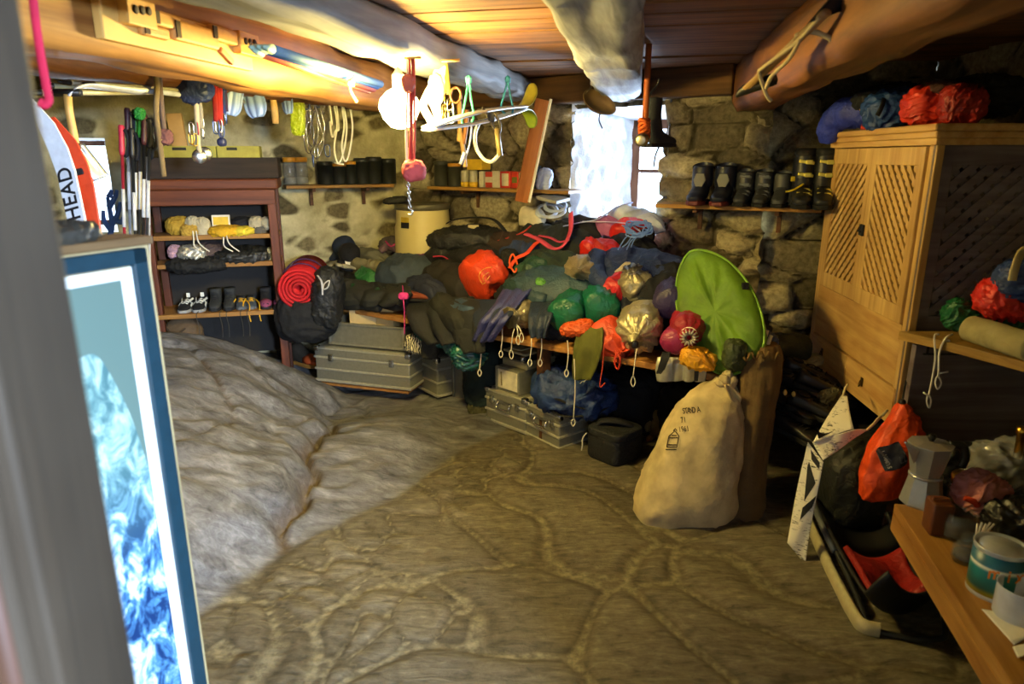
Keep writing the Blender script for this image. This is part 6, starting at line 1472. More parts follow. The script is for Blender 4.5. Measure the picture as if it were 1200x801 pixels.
obj('lettering', mb, plain('d9d6cf', .6), t, label='white letters')
mb = MB()
for (a, b) in ((-2, -8), (5, -8)): mb.prism([o+sx*(a+8)*kk*.7+sz_*(b)*kk, o+sx*(a+14)*kk*.7+sz_*b*kk, o+sx*(a+11)*kk*.7+sz_*(b+8)*kk], V((0, .0005, 0)))
wrap(mb, src, V((0, 1, 0)), .0042); obj('print', mb, plain('8f8f9a', .6), t, label='pale grey peaks print')
mb = MB(); a = at(1057, 471, 2.48); mb.tube([a, at(1060, 455, 2.52), at(1062, 446, 2.56)], .004, 6); mb.blob(a, (.012, .012, .014), .05, 1, 1, nu=14, nv=10); obj('drawcord', mb, BLKM, t)
mb = MB(); mb.lathe([(.006, 0), (.006, .05)], 8, at(1062, 446, 2.59), (0, -1, 0)); obj('hook', mb, BLKM, t)
# ---------------------------------------------------------------- white pennant covered with writing
m, nt = newmat('pennant'); setp(nt.b, .85); vec = objvec(nt, (1, 1, 1)); st = objvec(nt, (40, 40, 160)); a_ = noise_out(nt, 1.2, 5, st, .7); b_ = noise_out(nt, 14, 2, vec)
c1 = ramp(nt, a_, [(.40, (.08, .07, .06, 1)), (.46, lin('e6e0d0'))]); mx = nt.n('ShaderNodeMixRGB'); nt.l(ramp(nt, b_, [(.47, (0, 0, 0, 1)), (.55, (1, 1, 1, 1))]), mx.inputs[0]); nt.l(c1, mx.inputs[1]); mx.inputs[2].default_value = lin('e6e0d0'); nt.l(mx.outputs[0], nt.b.inputs['Base Color'])
PEN = m
t = thing('pennant', 'white cloth pennant covered in handwriting hanging from the cabinet drawer', 'banner', at(935, 660, 2.5))
def quadsheet(q4, n, th, wob=0.):
    mb = MB(); mb.sheet(lambda a, b: (q4[0]*(1-a)+q4[1]*a)*(1-b)+(q4[3]*(1-a)+q4[2]*a)*b+V((0, 1, 0))*wob*math.sin(a*5+b*4), n, n, th); return mb
Yp = 2.52
A1 = [at(987, 462, 2.72), at(992, 463, 2.72), at(1001, 502, Yp), at(952, 517, Yp)]
A2 = [at(952, 517, Yp), at(1001, 502, Yp), at(1018, 503, 2.55), at(964, 538, Yp-.05)]
A3 = [at(947, 517, Yp), at(964, 540, Yp-.05), at(944, 661, Yp-.08), at(922, 634, Yp-.02)]
obj('top_fold', quadsheet(A1, 12, .002, .006), PEN, t); obj('cross_fold', quadsheet(A2, 12, .002, .005), PEN, t); src = quadsheet(A3, 16, .003, .008); obj('tail', src, PEN, t)
mb = MB()
def penpoly(pix, Y=Yp-.12): mb.prism([at(u, v, Y) for u, v in pix], V((0, .0006, 0)))
INKB = plain('15151a', .8)
mb2 = MB()
def tri(pix, srcm, off=.0015):
    m_ = MB(); P4 = [at(u, v, Yp-.15) for u, v in pix]; m_.sheet(lambda a, b: (P4[0]*(1-a)+P4[1]*a)*(1-b)+(P4[3]*(1-a)+P4[2]*a)*b, 8, 8, .0004); return wrap(m_, srcm, ray(950, 550), off)
for pix in ([(950, 524), (961, 541), (960, 549), (951, 537)], [(946, 545), (948, 540), (956, 566), (942, 588)], [(940, 596), (957, 581), (952, 595), (937, 611)]): obj('black_mark', tri(pix, src), INKB, t, label='black painted mark')
src1 = quadsheet(A1, 12, .002, .006); obj('black_mark', tri([(957, 500), (970, 506), (982, 499), (960, 511)], src1), INKB, t, label='black curved mark')
mb = MB(); mb.tube(bez([at(988, 463, 2.72), at(990, 455, 2.76), at(993, 450, 2.8)], 4), .005, 6); mb.tube(bez([at(1016, 503, 2.54), at(1026, 494, 2.56), at(1040, 480, 2.60)], 4), .005, 6); mb.tube(bez([at(1022, 498, 2.55), at(1030, 488, 2.57), at(1036, 486, 2.58)], 4), .0035, 6); obj('cord', mb, plain('c3b68e', .8), t)
# ---------------------------------------------------------------- pulk sled leaning under the table
sa, sb = atz(948, 610, .03), atz(1012, 745, .03)
t = thing('pulk_sled', 'dark pulk sled with pale curved edge and red seat standing under the table edge', 'sled', (sa+sb)/2)
ctr = [(1.33, 2.72), (1.42, 2.76), (1.50, 2.70)]
path = bez([at(938, 590, 2.85), at(950, 630, 2.66), at(972, 688, 2.34), at(1000, 728, 2.08), at(1012, 738, 2.02), at(1030, 742, 2.0)], 8)
for p in path: p.z = max(p.z, .03)
mb = MB(); mb.tube(path, .018, 10, flat=1.8, up=(0, 0, 1)); obj('pale_edge', mb, plain('a39a78', .6), t, label='cream edge rail')
far = [p+V((.42-.10*(i/len(path)), .10, 0)) for i, p in enumerate(path)]
hullL = path; mbh = MB()
def hull(a, b):
    i = a*(len(path)-1); j = min(int(i), len(path)-2); f = i-j; l = path[j]*(1-f)+path[j+1]*f; r = far[j]*(1-f)+far[j+1]*f
    p = l*(1-b)+r*b; p.z = .02+.12*(2*b-1)**2+.02; p.z += .10*smooth(.7, 1, a); return p
mbh.sheet(hull, 24, 16, .012); obj('hull', mbh, plain('141416', .5), t)
mb = MB(); mb.sheet(lambda a, b: hull(.42+.38*a, .08+.70*b)+V((0, 0, .035+.03*math.sin(a*7)*math.sin(b*5))), 24, 20, .02); obj('seat_cloth', mb, nyl('8a1410', .6), t, label='red seat cloth')
mb = MB(); mb.blob(hull(.16, .5)+V((.04, .02, .17)), (.19, .17, .19), .10, 1.5, 3., e=.6, nu=56, nv=32); obj('cover', mb, nyl('1d1f1d', .6), t, label='black padded cover')
rail = bez([at(945, 575, 2.70), at(962, 610, 2.55), at(985, 655, 2.36), at(1005, 700, 2.16), at(1020, 733, 2.03), at(1055, 745, 1.98), at(1098, 748, 1.95), at(1108, 738, 1.99), at(1100, 700, 2.12), at(1075, 660, 2.3), at(1052, 630, 2.4), at(1040, 600, 2.5)], 8)
mb = MB(); mb.tube(rail, .011, 10); obj('tube_frame', mb, plain('26282b', .35, .3), t)
mb = MB(); mb.tube([at(950, 583, 2.64), at(966, 620, 2.5), at(978, 645, 2.40)], .0145, 10); obj('grip_sleeve', mb, plain('5c6066', .4, .4), t, label='grey sleeve')
mb = MB(); mb.box(at(912, 620, 2.78), (.05, .20, .05), .006, .5); solo('wooden_block', mb, plain('a8945c', .7), 'pale wooden block on the floor beside the sled and pennant', 'block')
# ---------------------------------------------------------------- shoes and gear heaped under the cabinet
rr = random.Random(11)
for kk, (u, v, Y, ang, tl, lab) in enumerate(((925, 437, 3.30, .9, .1, 'black boot heaped topmost below the cabinet drawers'), (948, 446, 3.2, 1.2, .2, 'black shoe lying below the cabinet drawers by the topmost boot'), (935, 460, 3.12, .7, .1, 'black shoe under the topmost boot of the heap below the cabinet'), (962, 462, 3.05, 1.3, .3, 'black shoe at the cabinet side of the dark heap'), (925, 480, 3.05, .4, .1, 'black boot in the shadow beside the brown bag'), (955, 488, 2.95, 1.0, .2, 'black shoe low in the dark heap behind the pennant'), (930, 510, 2.95, .6, .1, 'black shoe deep in the dark heap beside the brown bag'))):
    P = at(u, v, Y); trainer(lab, P, ang, 1.05, plain('17171a', .45), RUB, BLACK, None, 'dark shoes under the cabinet', Matrix.Rotation(ang, 3, 'Z') @ Matrix.Rotation(tl, 3, 'X'))
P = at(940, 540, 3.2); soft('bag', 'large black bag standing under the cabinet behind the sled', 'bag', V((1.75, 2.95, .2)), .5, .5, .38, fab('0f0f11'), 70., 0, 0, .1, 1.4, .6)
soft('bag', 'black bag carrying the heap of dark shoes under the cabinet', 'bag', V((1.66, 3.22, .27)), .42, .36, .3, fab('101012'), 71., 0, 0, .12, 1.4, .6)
for kk, (u, v, lab) in enumerate(((920, 459, 'pale round toggle on the dark heap nearer the brown bag'), (930, 461, 'pale round toggle on the dark heap nearer the cabinet'))):
    P = at(u, v, 2.95); mb = MB(); mb.lathe([(.001, -.006), (.012, -.006), (.014, 0), (.012, .006), (.001, .006)], 18, P, (0, -1, .2), disp=lambda p, a, r, z: V((p.x*.6, p.y, p.z))); solo('toggle', mb, plain('c6ab5c', .5), lab, 'toggle', 'pale toggles on the dark heap')
for kk, (u, v, w_, h_, lab) in enumerate(((972, 464, 26, 16, 'grey olive cloth shoe lying below the cabinet drawer'), (965, 482, 30, 18, 'grey green sock bundle below the pennant knot'), (945, 424, 40, 10, 'crumpled cream paper under the cabinet corner'))):
    P = at(u, v, 2.98 if kk < 2 else 3.4); k = mpx(P); soft(('sock', 'sock', 'paper')[kk], lab, ('sock', 'sock', 'paper')[kk], P, w_*k, w_*k*.6, h_*k, (fab('5a5640'), fab('55563f'), fab('a89c70'))[kk], 72.+kk, -.3, 0, .2, 1.8)
# ---------------------------------------------------------------- shelves on the back walls
def wallshelf(name, label, a, b, depth, nrm, mat, th=.022, brackets=2):
    a, b = V(a), V(b); e = (b-a).normalized(); t = thing(name, label, 'shelf', ((a+b)/2))
    q = [a, b, b+nrm*depth, a+nrm*depth]; mb = MB(); mb.prism(q, (0, 0, -th), .003); obj('board', mb, mat, t)
    for k in range(brackets):
        c = a+(b-a)*((k+.5)/brackets); mb = MB(); mb.bar(c+nrm*.03-V((0, 0, th+.012)), c+nrm*(depth-.005)-V((0, 0, th+.012)), .024, .024, .002); mb.bar(c+nrm*(depth-.02)-V((0, 0, .15)), c+nrm*(depth-.02)-V((0, 0, th)), .024, .024, .002, up=tuple(nrm)); obj('bracket', mb, WOOD_D, t)
    return t
def onL(u, v, d): return on(u, v, CORNER+LNn*(-d), LNn)
def onB(u, v, d): return on(u, v, W0+WN*(-d), WN)
SH = wood('back_shelf', '6e4c1e', 'a8813c', tuple(LE), 24)
a, b = onL(335, 217, .24), onL(462, 214, .24); b.z = a.z
wallshelf('wall_shelf', 'narrow board shelf of dark canisters on the plastered wall', a, b, .22, LNn, SH); zc1 = a.z
def can(label, P, r, h, mat, lidm=None, group='dark canisters on the plastered wall shelf', name='canister'):
    t = thing(name, label, 'canister', P, 0, group)
    mb = MB(); mb.lathe([(.001, 0), (r*.96, 0), (r, .006), (r, h*.9), (r*1.04, h*.9), (r*1.04, h*.93), (r*.97, h*.94)], 24, P); obj('body', mb, mat, t)
    mb = MB(); mb.lathe([(r*1.0, h*.93), (r*1.02, h*.95), (r*1.02, h*1.06), (r*.9, h*1.09), (.001, h*1.09)], 24, P); obj('lid', mb, lidm or mat, t)
    return t
CANB = plain('1f211d', .45); ORL = plain('b8801c', .5)
for u, hpx, wpx, lid, lab in ((341, 28, 16, ORL, 'small clear jar with orange lid at the rack end of the canister shelf'), (354, 28, 16, ORL, 'small clear jar with orange lid, second along the canister shelf')):
    P = onL(u, 214, .14); P.z = zc1; k = mpx(P); jar(lab, P, wpx/2*k, hpx*k, plain('8a8878', .6), .3, lid, .9, 'glass_jar', 'jar', None, 'orange lidded jars on the canister shelf')
for u, hpx, wpx, lid, lab in ((382, 24, 18, None, 'dark canister beside the orange lidded jars'), (398, 22, 17, ORL, 'dark canister with orange lid behind the hanging white cord'), (412, 24, 14, ORL, 'dark canister with orange lid beside the white cord'), (425, 27, 18, None, 'tall black canister next to the orange lidded ones'), (439, 28, 18, None, 'tallest black canister of the shelf'), (456, 26, 17, None, 'black canister at the corner end of the shelf behind the bulb')):
    P = onL(u, 214, .14); P.z = zc1; k = mpx(P); can(lab, P, wpx/2*k, hpx*k, CANB, lid)
a, b = onB(500, 214, .26), onB(666, 227, .26); a.z = b.z = (a.z+b.z)/2
wallshelf('wall_shelf', 'board shelf of small packs and jars beside the window', a, b, .24, WN, wood('back_shelf2', '6e4c1e', 'a8813c', tuple(WE), 24)); zc2 = a.z
a, b = onB(618, 223, .32), onB(668, 229, .32); a.z = b.z = zc2-.012; 
def bs(u, d=.16): P = onB(u, 215, d); P.z = zc2; return P
WANG = math.atan2(WE.y, WE.x)
for u, w_, h_, lid, lab in ((517, 16, 26, None, 'dark olive canister at the corner end of the pack shelf'), (533, 16, 24, ORL, 'dark olive canister with ochre lid on the pack shelf')):
    P = bs(u); k = mpx(P); can(lab, P, w_/2*k, h_*k, plain('35352a', .5), lid, 'dark canisters on the pack shelf')
for u, lab in ((545, 'small pale jar with yellow foot on the pack shelf beside the canisters'), (555, 'small pale jar with yellow foot under the yellow carton')):
    P = bs(u, .2); k = mpx(P); t = thing('spice_jar', lab, 'jar', P, 0, 'pale jars on the pack shelf')
    mb = MB(); mb.lathe([(.001, 0), (4.6*k, 0), (5*k, .004), (5*k, 16*k), (4.4*k, 19*k), (.001, 19*k)], 20, P); obj('glass', mb, plain('a5a084', .3), t)
    mb = MB(); mb.lathe([(5.1*k, .002), (5.15*k, .002), (5.15*k, 6*k), (5.1*k, 6*k)], 20, P); obj('band', mb, plain('c9a01e', .5), t, label='yellow band')
def pack(label, u, w_, h_, mat, d=.16, dz=0., depth=.08, face=None, dpx=0):
    P = bs(u, d); P.z += dz; k = mpx(P); t = thing('carton', label, 'box', P, WANG, 'small cartons on the pack shelf')
    mb = MB(); mb.box((0, depth/2, h_*k/2), (w_*k, depth, h_*k), .003); obj('carton', mb, mat, t, True)
    if face: mb = MB(); mb.box((face[1]*k, -.001, h_*k*.5), (w_*k*face[2], .002, h_*k*face[3]), 0); obj('print', mb, face[0], t, True, label=face[4])
    return t
P = bs(555, .16); k = mpx(P)
pack('yellow carton lying on the pale jars of the pack shelf', 556, 22, 12, plain('c9a520', .6), .2, 19.5*k, .1)
pack('white narrow carton beside the pale jars', 564, 7, 18, plain('b8b49c', .7), .18)
pack('red and white striped carton in the middle of the pack shelf', 573, 11, 18, plain('a83420', .6), .18, 0, .08, (plain('b0a890', .7), 0, .96, .35, 'pale stripe'))
pack('white crumpled pack beside the striped red carton', 581, 12, 19, plain('b4b09a', .8), .18)
pack('red carton with square pale label on the pack shelf', 592, 15, 19, plain('c03022', .5), .18, 0, .08, (plain('d2cba8', .7), 0, .66, .74, 'pale square label'))
pack('red carton with green print beside the labelled red one', 603, 10, 19, plain('b02c1e', .5), .18, 0, .08, (plain('5a6a1e', .7), 0, .7, .36, 'green print'))
pack('pale beige carton behind the leaning plank', 611, 8, 18, plain('a8a184', .8), .18)
P = bs(638, .2); k = mpx(P); soft('hat', 'white and blue lit cloth shoe at the window end of the pack shelf', 'shoe', P+V((0, 0, 11*k)), 18*k, 16*k, 26*k, fab('a9b4cf'), 3., .25, 0, .12, 1.5)
P = bs(628, .14); k = mpx(P); mb = MB(); mb.box(P+V((0, 0, 13*k)), (11*k, .05, 26*k), .006, WANG); solo('book', mb, plain('16171c', .6), 'black upright book beside the lit cloth shoe', 'book')
mb = MB(); q = [onB(628, 229, .30), onB(652, 235, .30), onB(668, 231, .12), onB(640, 226, .12)]; mb.prism(q, (0, 0, -.02), .002); solo('loose_board', mb, plain('8a8678', .7), 'short pale board stub jutting out under the pack shelf', 'board')
# leaning plank with white edge
a, b = onB(636, 116, .34), onB(611, 236, .40)
t = thing('plank', 'reddish plank with white edge leaning between pack shelf and ceiling beam', 'plank', b)
mb = MB(); mb.bar(a, b, .085, .02, .002, up=(.3, -1, .2)); obj('board', mb, wood('leaning', '7a4018', 'a86a34', tuple((b-a).normalized()), 20), t)
e = V((.047, -.034, 0)); mb = MB(); mb.bar(a+e, b+e, .012, .022, .001, up=(.3, -1, .2)); obj('edge_strip', mb, plain('dcd9cf', .5), t, label='white edge')
# ---------------------------------------------------------------- barrel in the corner
P = on(497, 300, (-.56, 4.78, 0), (0, 1, 0)); k = mpx(P); zb = at(497, 300, 4.78).z; zt = at(497, 241, 4.78).z; r = 31*k
t = thing('plastic_barrel', 'cream plastic barrel with dark lid standing in the corner behind the heap', 'barrel', (P.x, P.y, .0))
mb = MB(); mb.lathe([(.001, .0), (r*.9, .0), (r*.96, .03), (r*1.03, .4), (r*1.06, zb-.05), (r*1.05, zt-.14), (r*1.0, zt-.11), (r*.97, zt-.02), (r*.95, zt), (.001, zt)], 40, (P.x, P.y, 0)); src = mb; BAR = plain('b9ab74', .5, 0, .4, .06, 6); obj('body', mb, BAR, t)
mb = MB(); mb.lathe([(r*.97, zt-.02), (r*1.03, zt-.015), (r*1.03, zt+.018), (r*.94, zt+.024), (r*.9, zt+.014), (.001, zt+.012)], 40, (P.x, P.y, 0)); obj('lid', mb, plain('4a4636', .5), t)
o = at(470, 262, 4.5); kk = mpx(o); mb = MB(); mb.sheet(lambda a, b: o+V((1, -.3, 0))*(a-.5)*11*kk+V((0, 0, 1))*(b-.5)*12*kk, 10, 8, .001); wrap(mb, src, V((.05, 1, 0)), .002); obj('label_sticker', mb, plain('b59a26', .7), t, label='yellow label')
mb = MB(); mb.sheet(lambda a, b: o+V((0, -.002, -.02))+V((1, -.3, 0))*(a-.5)*11*kk+V((0, 0, 1))*(b-.5)*7*kk, 10, 8, .001); wrap(mb, src, V((.05, 1, 0)), .004); obj('label_sticker', mb, plain('1f2026', .7), t, label='black label band')
P = at(463, 234, 4.72); soft('cap', 'dark olive cloth lying across the barrel lid', 'cloth', P, .16, .12, .04, fab('26251d'), 4., -.1, 0, .15, 1.8)
# ---------------------------------------------------------------- ski boots on the long shelf beside the window
a, b = at(768, 238, 3.90), at(962, 251, 3.52); b.z = a.z
BSn = V((-(b-a).y, (b-a).x, 0)).normalized(); 
if BSn.y < 0: BSn = -BSn
wallshelf('boot_shelf', 'long pale board shelf holding ski boots on the stone wall', a, b, .22, BSn, wood('boot_shelf', '8a6226', 'c0924a', tuple((b-a).normalized()), 24)); zbs = a.z
BA = math.atan2((b-a).y, (b-a).x)
def bsh(u, d=.08): p = on(u, 240, a+BSn*d, BSn); p.z = zbs; return p
SB = plain('14182a', .4); SBK = plain('1e2024', .45)
for u, lab in ((819, 'big navy ski boot with grey tongue, standing at the window end'), (846, 'big navy ski boot with grey tongue beside the small dark boots')):
    t = boot('ski_boot', lab, 'boot', bsh(u), BA, 1.0, SB, plain('5a1c1c', .6), .205, cuff=plain('161b2e', .4), group='navy ski boots')
    mb = MB(); mb.prism([V((-.022, -.018, .165)), V((.022, -.018, .165)), V((.034, -.024, .13)), V((.018, -.034, .095)), V((-.018, -.034, .095)), V((-.034, -.024, .13))], (0, -.010, 0), .003); obj('tongue_plate', mb, plain('6a6a68', .5), t, True, label='grey tongue plate')
for u, lab in ((870, 'small dark ski boot beside the navy pair'), (892, 'small dark ski boot next to the grey one')):
    boot('ski_boot', lab, 'boot', bsh(u), BA, .82, plain('2c2e33', .45), RUB, .215, cuff=plain('34373d', .4), buckles=plain('55585e', .4), group='small dark ski boots')
boot('ski_boot', 'dark grey ski boot in the middle of the boot shelf', 'boot', bsh(914), BA, .8, plain('3a3c3e', .5), RUB, .21, cuff=plain('424446', .5))
for u, lab in ((938, 'tall black ski boot with yellow buckles standing by the cabinet'), (962, 'tall black ski boot with yellow buckles half behind the cabinet')):
    boot('ski_boot', lab, 'boot', bsh(u, .05), BA+.1, 1.0, SBK, RUB, .265, cuff=plain('101114', .4), buckles=plain('b8a83c', .35, .5), group='black ski boots with yellow buckles', liner=BLACK)
P = bsh(925, .02); mb = MB(); mb.box(P+V((0, -.01, .145)), (.02, .01, .025), .002, .2); mb.tube(bez([P+V((-.03, -.01, .08)), P+V((0, -.03, .09)), P+V((.05, -.03, .12))], 5), .005, 6); solo('boot_strap', mb, plain('c9b41e', .5), 'yellow tagged strap hanging before the tall black boots', 'strap')
# ---------------------------------------------------------------- things hung from the beams
def E(u, v):
    Y = 2.447/(.3-(u-600)/800/1.06); Y = min(Y, 4.3); return at(u, v, Y)
def ET(u): p = E(u, 95); return at(u, 400-800*((.30/E(u, 95).y*CT+ST)/(CT-.30/E(u, 95).y*ST)), p.y)
def hang(u, v): return at(u, v, E(u, 100).y)
def biner(c, s_, mat, yaw=0., mb=None):
    mb = mb or MB(); R_ = Matrix.Rotation(yaw, 3, 'Z')
    mb.tube(loopc([V(c)+R_@V((x*s_, 0, z*s_)) for x, z in ((0, .05), (.022, .04), (.026, 0), (.018, -.042), (0, -.05), (-.018, -.04), (-.02, 0), (-.018, .04))], 3), .0045*s_/.9, 6, True); return mb
# steel bar below the dark beam that carries the gear
t0_, t1_ = hang(190, 92), hang(400, 112)
TAN = fab('6a5a3e', .9)
t = thing('hemp_rope', 'brown hemp rope hanging in long strands from the beam over the rack', 'rope', hang(188, 205))
mb = MB(); mb.tube(bez([hang(181, 78), hang(184, 100), hang(183, 130), hang(187, 165), hang(192, 206)], 8), .012, 8); obj('strand', mb, TAN, t)
mb = MB(); mb.tube(bez([hang(186, 78), hang(188, 105), hang(190, 130), hang(193, 158)], 8), .011, 8); obj('strand', mb, fab('5a4a40', .9), t)
mb = MB(); mb.blob(hang(193, 160), (.03, .03, .03), .25, 2., 3.); obj('tassel', mb, fab('5e3c3c', .9), t)
t = thing('piton_rack', 'bunch of slings with silver pulley and pitons hanging over the yellow trays', 'climbing gear', hang(235, 190))
mb = MB(); mb.tube(bez([hang(226, 84), hang(229, 110), hang(231, 140), hang(232, 165), hang(234, 178)], 6), .012, 8, flat=.6); obj('sling', mb, fab('b9a98a'), t)
mb = MB(); mb.tube(bez([hang(231, 84), hang(228, 100), hang(235, 125), hang(236, 150)], 6), .010, 8); obj('sling', mb, fab('8d8674'), t)
mb = MB(); mb.blob(hang(229, 98), (.07, .05, .08), .2, 1.8, 2.); obj('blue_bag', mb, nyl('23305a', .5), t, label='dark blue pouch')
for (u, v) in ((234, 183), (240, 180)):
    mb = MB(); p = hang(u, v); mb.lathe([(.001, -.008), (.03, -.008), (.034, -.004), (.022, 0), (.034, .004), (.03, .008), (.001, .008)], 20, p, (.5, -1, 0)); obj('pulley', mb, STEEL, t)
for k_, (u, v) in enumerate(((224, 161), (228, 163), (224, 150), (238, 155), (231, 150), (236, 143))):
    mb = MB(); biner(hang(u, v), .55, None, .6*k_, mb); obj('carabiner', mb, (BRASS, BRASS, STEEL, STEEL, plain('b03a4a', .4, .6), STEEL)[k_], t)
t = thing('quickdraw_bunch', 'red and blue slings with carabiners hanging beside the pale blue shovel blades', 'climbing gear', hang(258, 165))
for k_, (u0, u1, v1, h) in enumerate(((250, 253, 142, '9a2018'), (253, 256, 140, 'a8221c'), (257, 259, 146, 'b02a22'), (260, 262, 132, '2b3a72'), (262, 265, 130, '3c2c50'))):
    mb = MB(); mb.tube(bez([hang(u0, 88), hang((u0+u1)/2, 112), hang(u1, v1)], 6), .012, 8, flat=.4); obj('sling', mb, fab(h), t)
    mb = MB(); biner(hang(u1, v1+6), .65, None, .5*k_, mb); obj('carabiner', mb, STEEL if k_ % 2 else plain('4a5a86', .35, .8), t)
mb = MB(); mb.tube([hang(258, 150), hang(260, 165)], .008, 8); mb.blob(hang(260, 166), (.02, .02, .02), .1, 1, 1); obj('ice_screw', mb, plain('23284a', .5), t)
# pale blue shovel blades
def blade(label, u, v, w_, h_, ang, yaw):
    p = hang(u, v); k = mpx(p); rot = Matrix.Rotation(yaw, 3, 'Z') @ Matrix.Rotation(ang, 3, 'Y')
    t = thing('shovel_blade', label, 'shovel', p, 0, 'pale blue shovel blades hung from the beam', rot)
    W_, H_ = w_*k, h_*k
    def fn(a, b):
        x = (a-.5)*2; wv = W_/2*(1-.15*(1-b)) * (1 if b < .7 else math.sqrt(max(0.02, 1-((b-.7)/.3)**2*.75)))
        return V((x*wv, -.25*W_*(1-x*x)*.35+.004*math.cos(x*9), H_*(.5-b)))
    mb = MB(); mb.sheet(fn, 20, 20, .008); obj('blade', mb, plain('8aa4d6', .35, 0, .5, .05), t, True)
    mb = MB(); mb.tube([(0, .0, H_*.38), (0, .0, H_*.62)], .018, 12); obj('socket', mb, plain('6f88b8', .4), t, True)
    return t
blade('pale blue plastic shovel blade hanging next to the red slings', 273, 112, 24, 44, .25, .3)
blade('biggest pale blue plastic shovel blade, in the middle of the three', 297, 112, 30, 48, -.15, -.2)
blade('pale blue shovel blade half hidden behind the beam by the green bag', 336, 112, 20, 40, -.1, -.6)
t = thing('wooden_tool', 'tan wooden tool handle with red binding hanging by the shovel blades', 'tool', hang(322, 142))
mb = MB(); mb.tube([hang(319, 95), hang(320, 115), hang(322, 130), hang(323, 144)], [.014, .018, .02, .017], 12); obj('handle', mb, plain('c9a262', .6), t)
mb = MB(); mb.tube([hang(317, 104), hang(321, 112)], .024, 10); mb.tube([hang(324, 104), hang(319, 112)], .02, 10); obj('binding', mb, fab('8a2018'), t, label='red binding')
p = hang(349, 135); k = mpx(p); soft('stuff_bag', 'lime yellow nylon bag hanging in the row of climbing gear', 'bag', p, 16*k, 8*k, 44*k, nyl('a8b81e', .4), 3., .05, 0, .14, 1.8, .5)
# wired nuts
t = thing('wired_nuts', 'bunch of wired nuts and silver carabiners hanging above the dark canisters', 'climbing gear', hang(368, 195))
for k_, (u, v, r_) in enumerate(((366, 152, 12), (372, 150, 14), (370, 165, 16), (362, 160, 10))):
    mb = MB(); mb.tube(loopc([hang(u-r_*.6, v), hang(u-r_*.3, v-20), hang(u, v-38), hang(u+r_*.3, v-20), hang(u+r_*.6, v), hang(u+r_*.2, v+18), hang(u-r_*.3, v+16)], 5), .0035, 6, True); obj('wire_loop', mb, STEEL, t)
for k_, (u, v) in enumerate(((359, 120), (366, 122), (372, 118), (379, 125), (367, 188), (371, 178), (384, 176), (361, 135))):
    mb = MB(); biner(hang(u, v), .7, None, .5*k_, mb); obj('carabiner', mb, STEEL if k_ % 2 else plain('5a6a94', .35, .8), t)
for k_, (u0, u1) in enumerate(((365, 359), (370, 366), (374, 372), (380, 380))):
    mb = MB(); mb.tube([hang(u0, 95), hang(u1, 116)], .010, 8, flat=.4); obj('sling', mb, fab(('3c3a34', '6a6654', '4a4a44', '33363c')[k_]), t)
t = thing('cord_coil', 'white cord doubled into long loops hanging above the orange lidded canister', 'cord', hang(398, 192))
for k_, (u, w_, v1) in enumerate(((391, 5, 160), (398, 7, 190), (406, 6, 188))):
    mb = MB(); mb.tube(loopc([hang(u-w_, 118), hang(u, 110), hang(u+w_*.6, 122), hang(u+w_*1.2, 150), hang(u+w_*.5, v1-8), hang(u-w_*.3, v1), hang(u-w_*.9, v1-18), hang(u-w_*.4, 145)], 5), .006, 6, True); obj('loop', mb, plain('e4e0d2', .7), t)
mb = MB(); mb.tube([hang(392, 190), hang(403, 192)], .006, 6); obj('loose_end', mb, plain('e4e0d2', .7), t)
# poles laid along the rafters
def polesalong(name, label, cat, p0, p1, r, mat, group=None, tip=None):
    p0, p1 = V(p0), V(p1); d = (p1-p0).normalized(); t = thing(name, label, cat, p0, 0, group)
    mb = MB(); mb.tube([p0, p1], r, 10); obj('shaft', mb, mat, t)
    mb = MB(); mb.tube([p0-d*.05, p0], [r*.3, r], 10); obj('tip', mb, tip or BLKM, t); return t
for k_, (u0, v0, u1, v1, y0, y1, h, lab) in enumerate(((48, 108, 205, 107, 2.75, 3.3, 'c9c2a8', 'cream pole lying on pegs over the opening, lowest of the four'), (62, 100, 235, 108, 2.8, 3.4, '8d9484', 'greenish grey pole lying over the rack'), (110, 98, 285, 119, 2.85, 3.7, 'b8bdc2', 'silver pole lying along the beam over the yellow trays'), (82, 96, 262, 110, 2.8, 3.55, 'a9a48c', 'beige pole lying between the silver and cream ones'))):
    polesalong('tent_pole', lab, 'pole', at(u0, v0, y0), at(u1, v1, y1), .012, plain(h, .4, .3), 'poles lying under the beam')
t = thing('ski_tip', 'white ski with upturned tip lying under the beam above the shovel', 'ski', at(110, 103, 2.8))
mb = MB(); mb.tube(bez([at(80, 112, 2.7), at(90, 103, 2.72), at(105, 100, 2.76), at(130, 103, 2.85), at(165, 108, 3.0)], 6), .028, 8, flat=.22, up=(0, 0, 1)); obj('ski', mb, plain('c3c8d2', .3), t)
# coloured poles tucked between the beams
for k_, (u0, v0, u1, v1, h, r, lab) in enumerate(((303, 58, 437, 103, 'c24a2c', .018, 'orange red ski pole tucked along the pine beam'), (311, 57, 442, 100, '3f6a9c', .016, 'blue ski pole lying against the orange red one'), (318, 57, 446, 98, '5a7a92', .016, 'grey blue ski pole lying topmost along the pine beam'), (306, 62, 432, 106, 'd0623a', .014, 'pale orange rod lying lowest along the pine beam'))):
    y0, y1 = 2.30, 3.25
    polesalong('ski_pole', lab, 'pole', at(u0, v0, y0), at(u1, v1, y1), r, plain(h, .5), 'coloured poles tucked under the rafters', plain('8fae9c', .5))
mb = MB(); a = at(411, 97, 2.85); mb.tube(bez([a+V((.02, 0, .03)), a, a+V((.0, -.01, -.03)), a+V((.02, 0, -.07))], 4), .006, 6); mb.blob(a, (.014, .012, .014), .2, 1, 1); solo('knotted_cord', mb, plain('c9b888', .8), 'small knotted cord tying the coloured poles to the beam', 'cord')
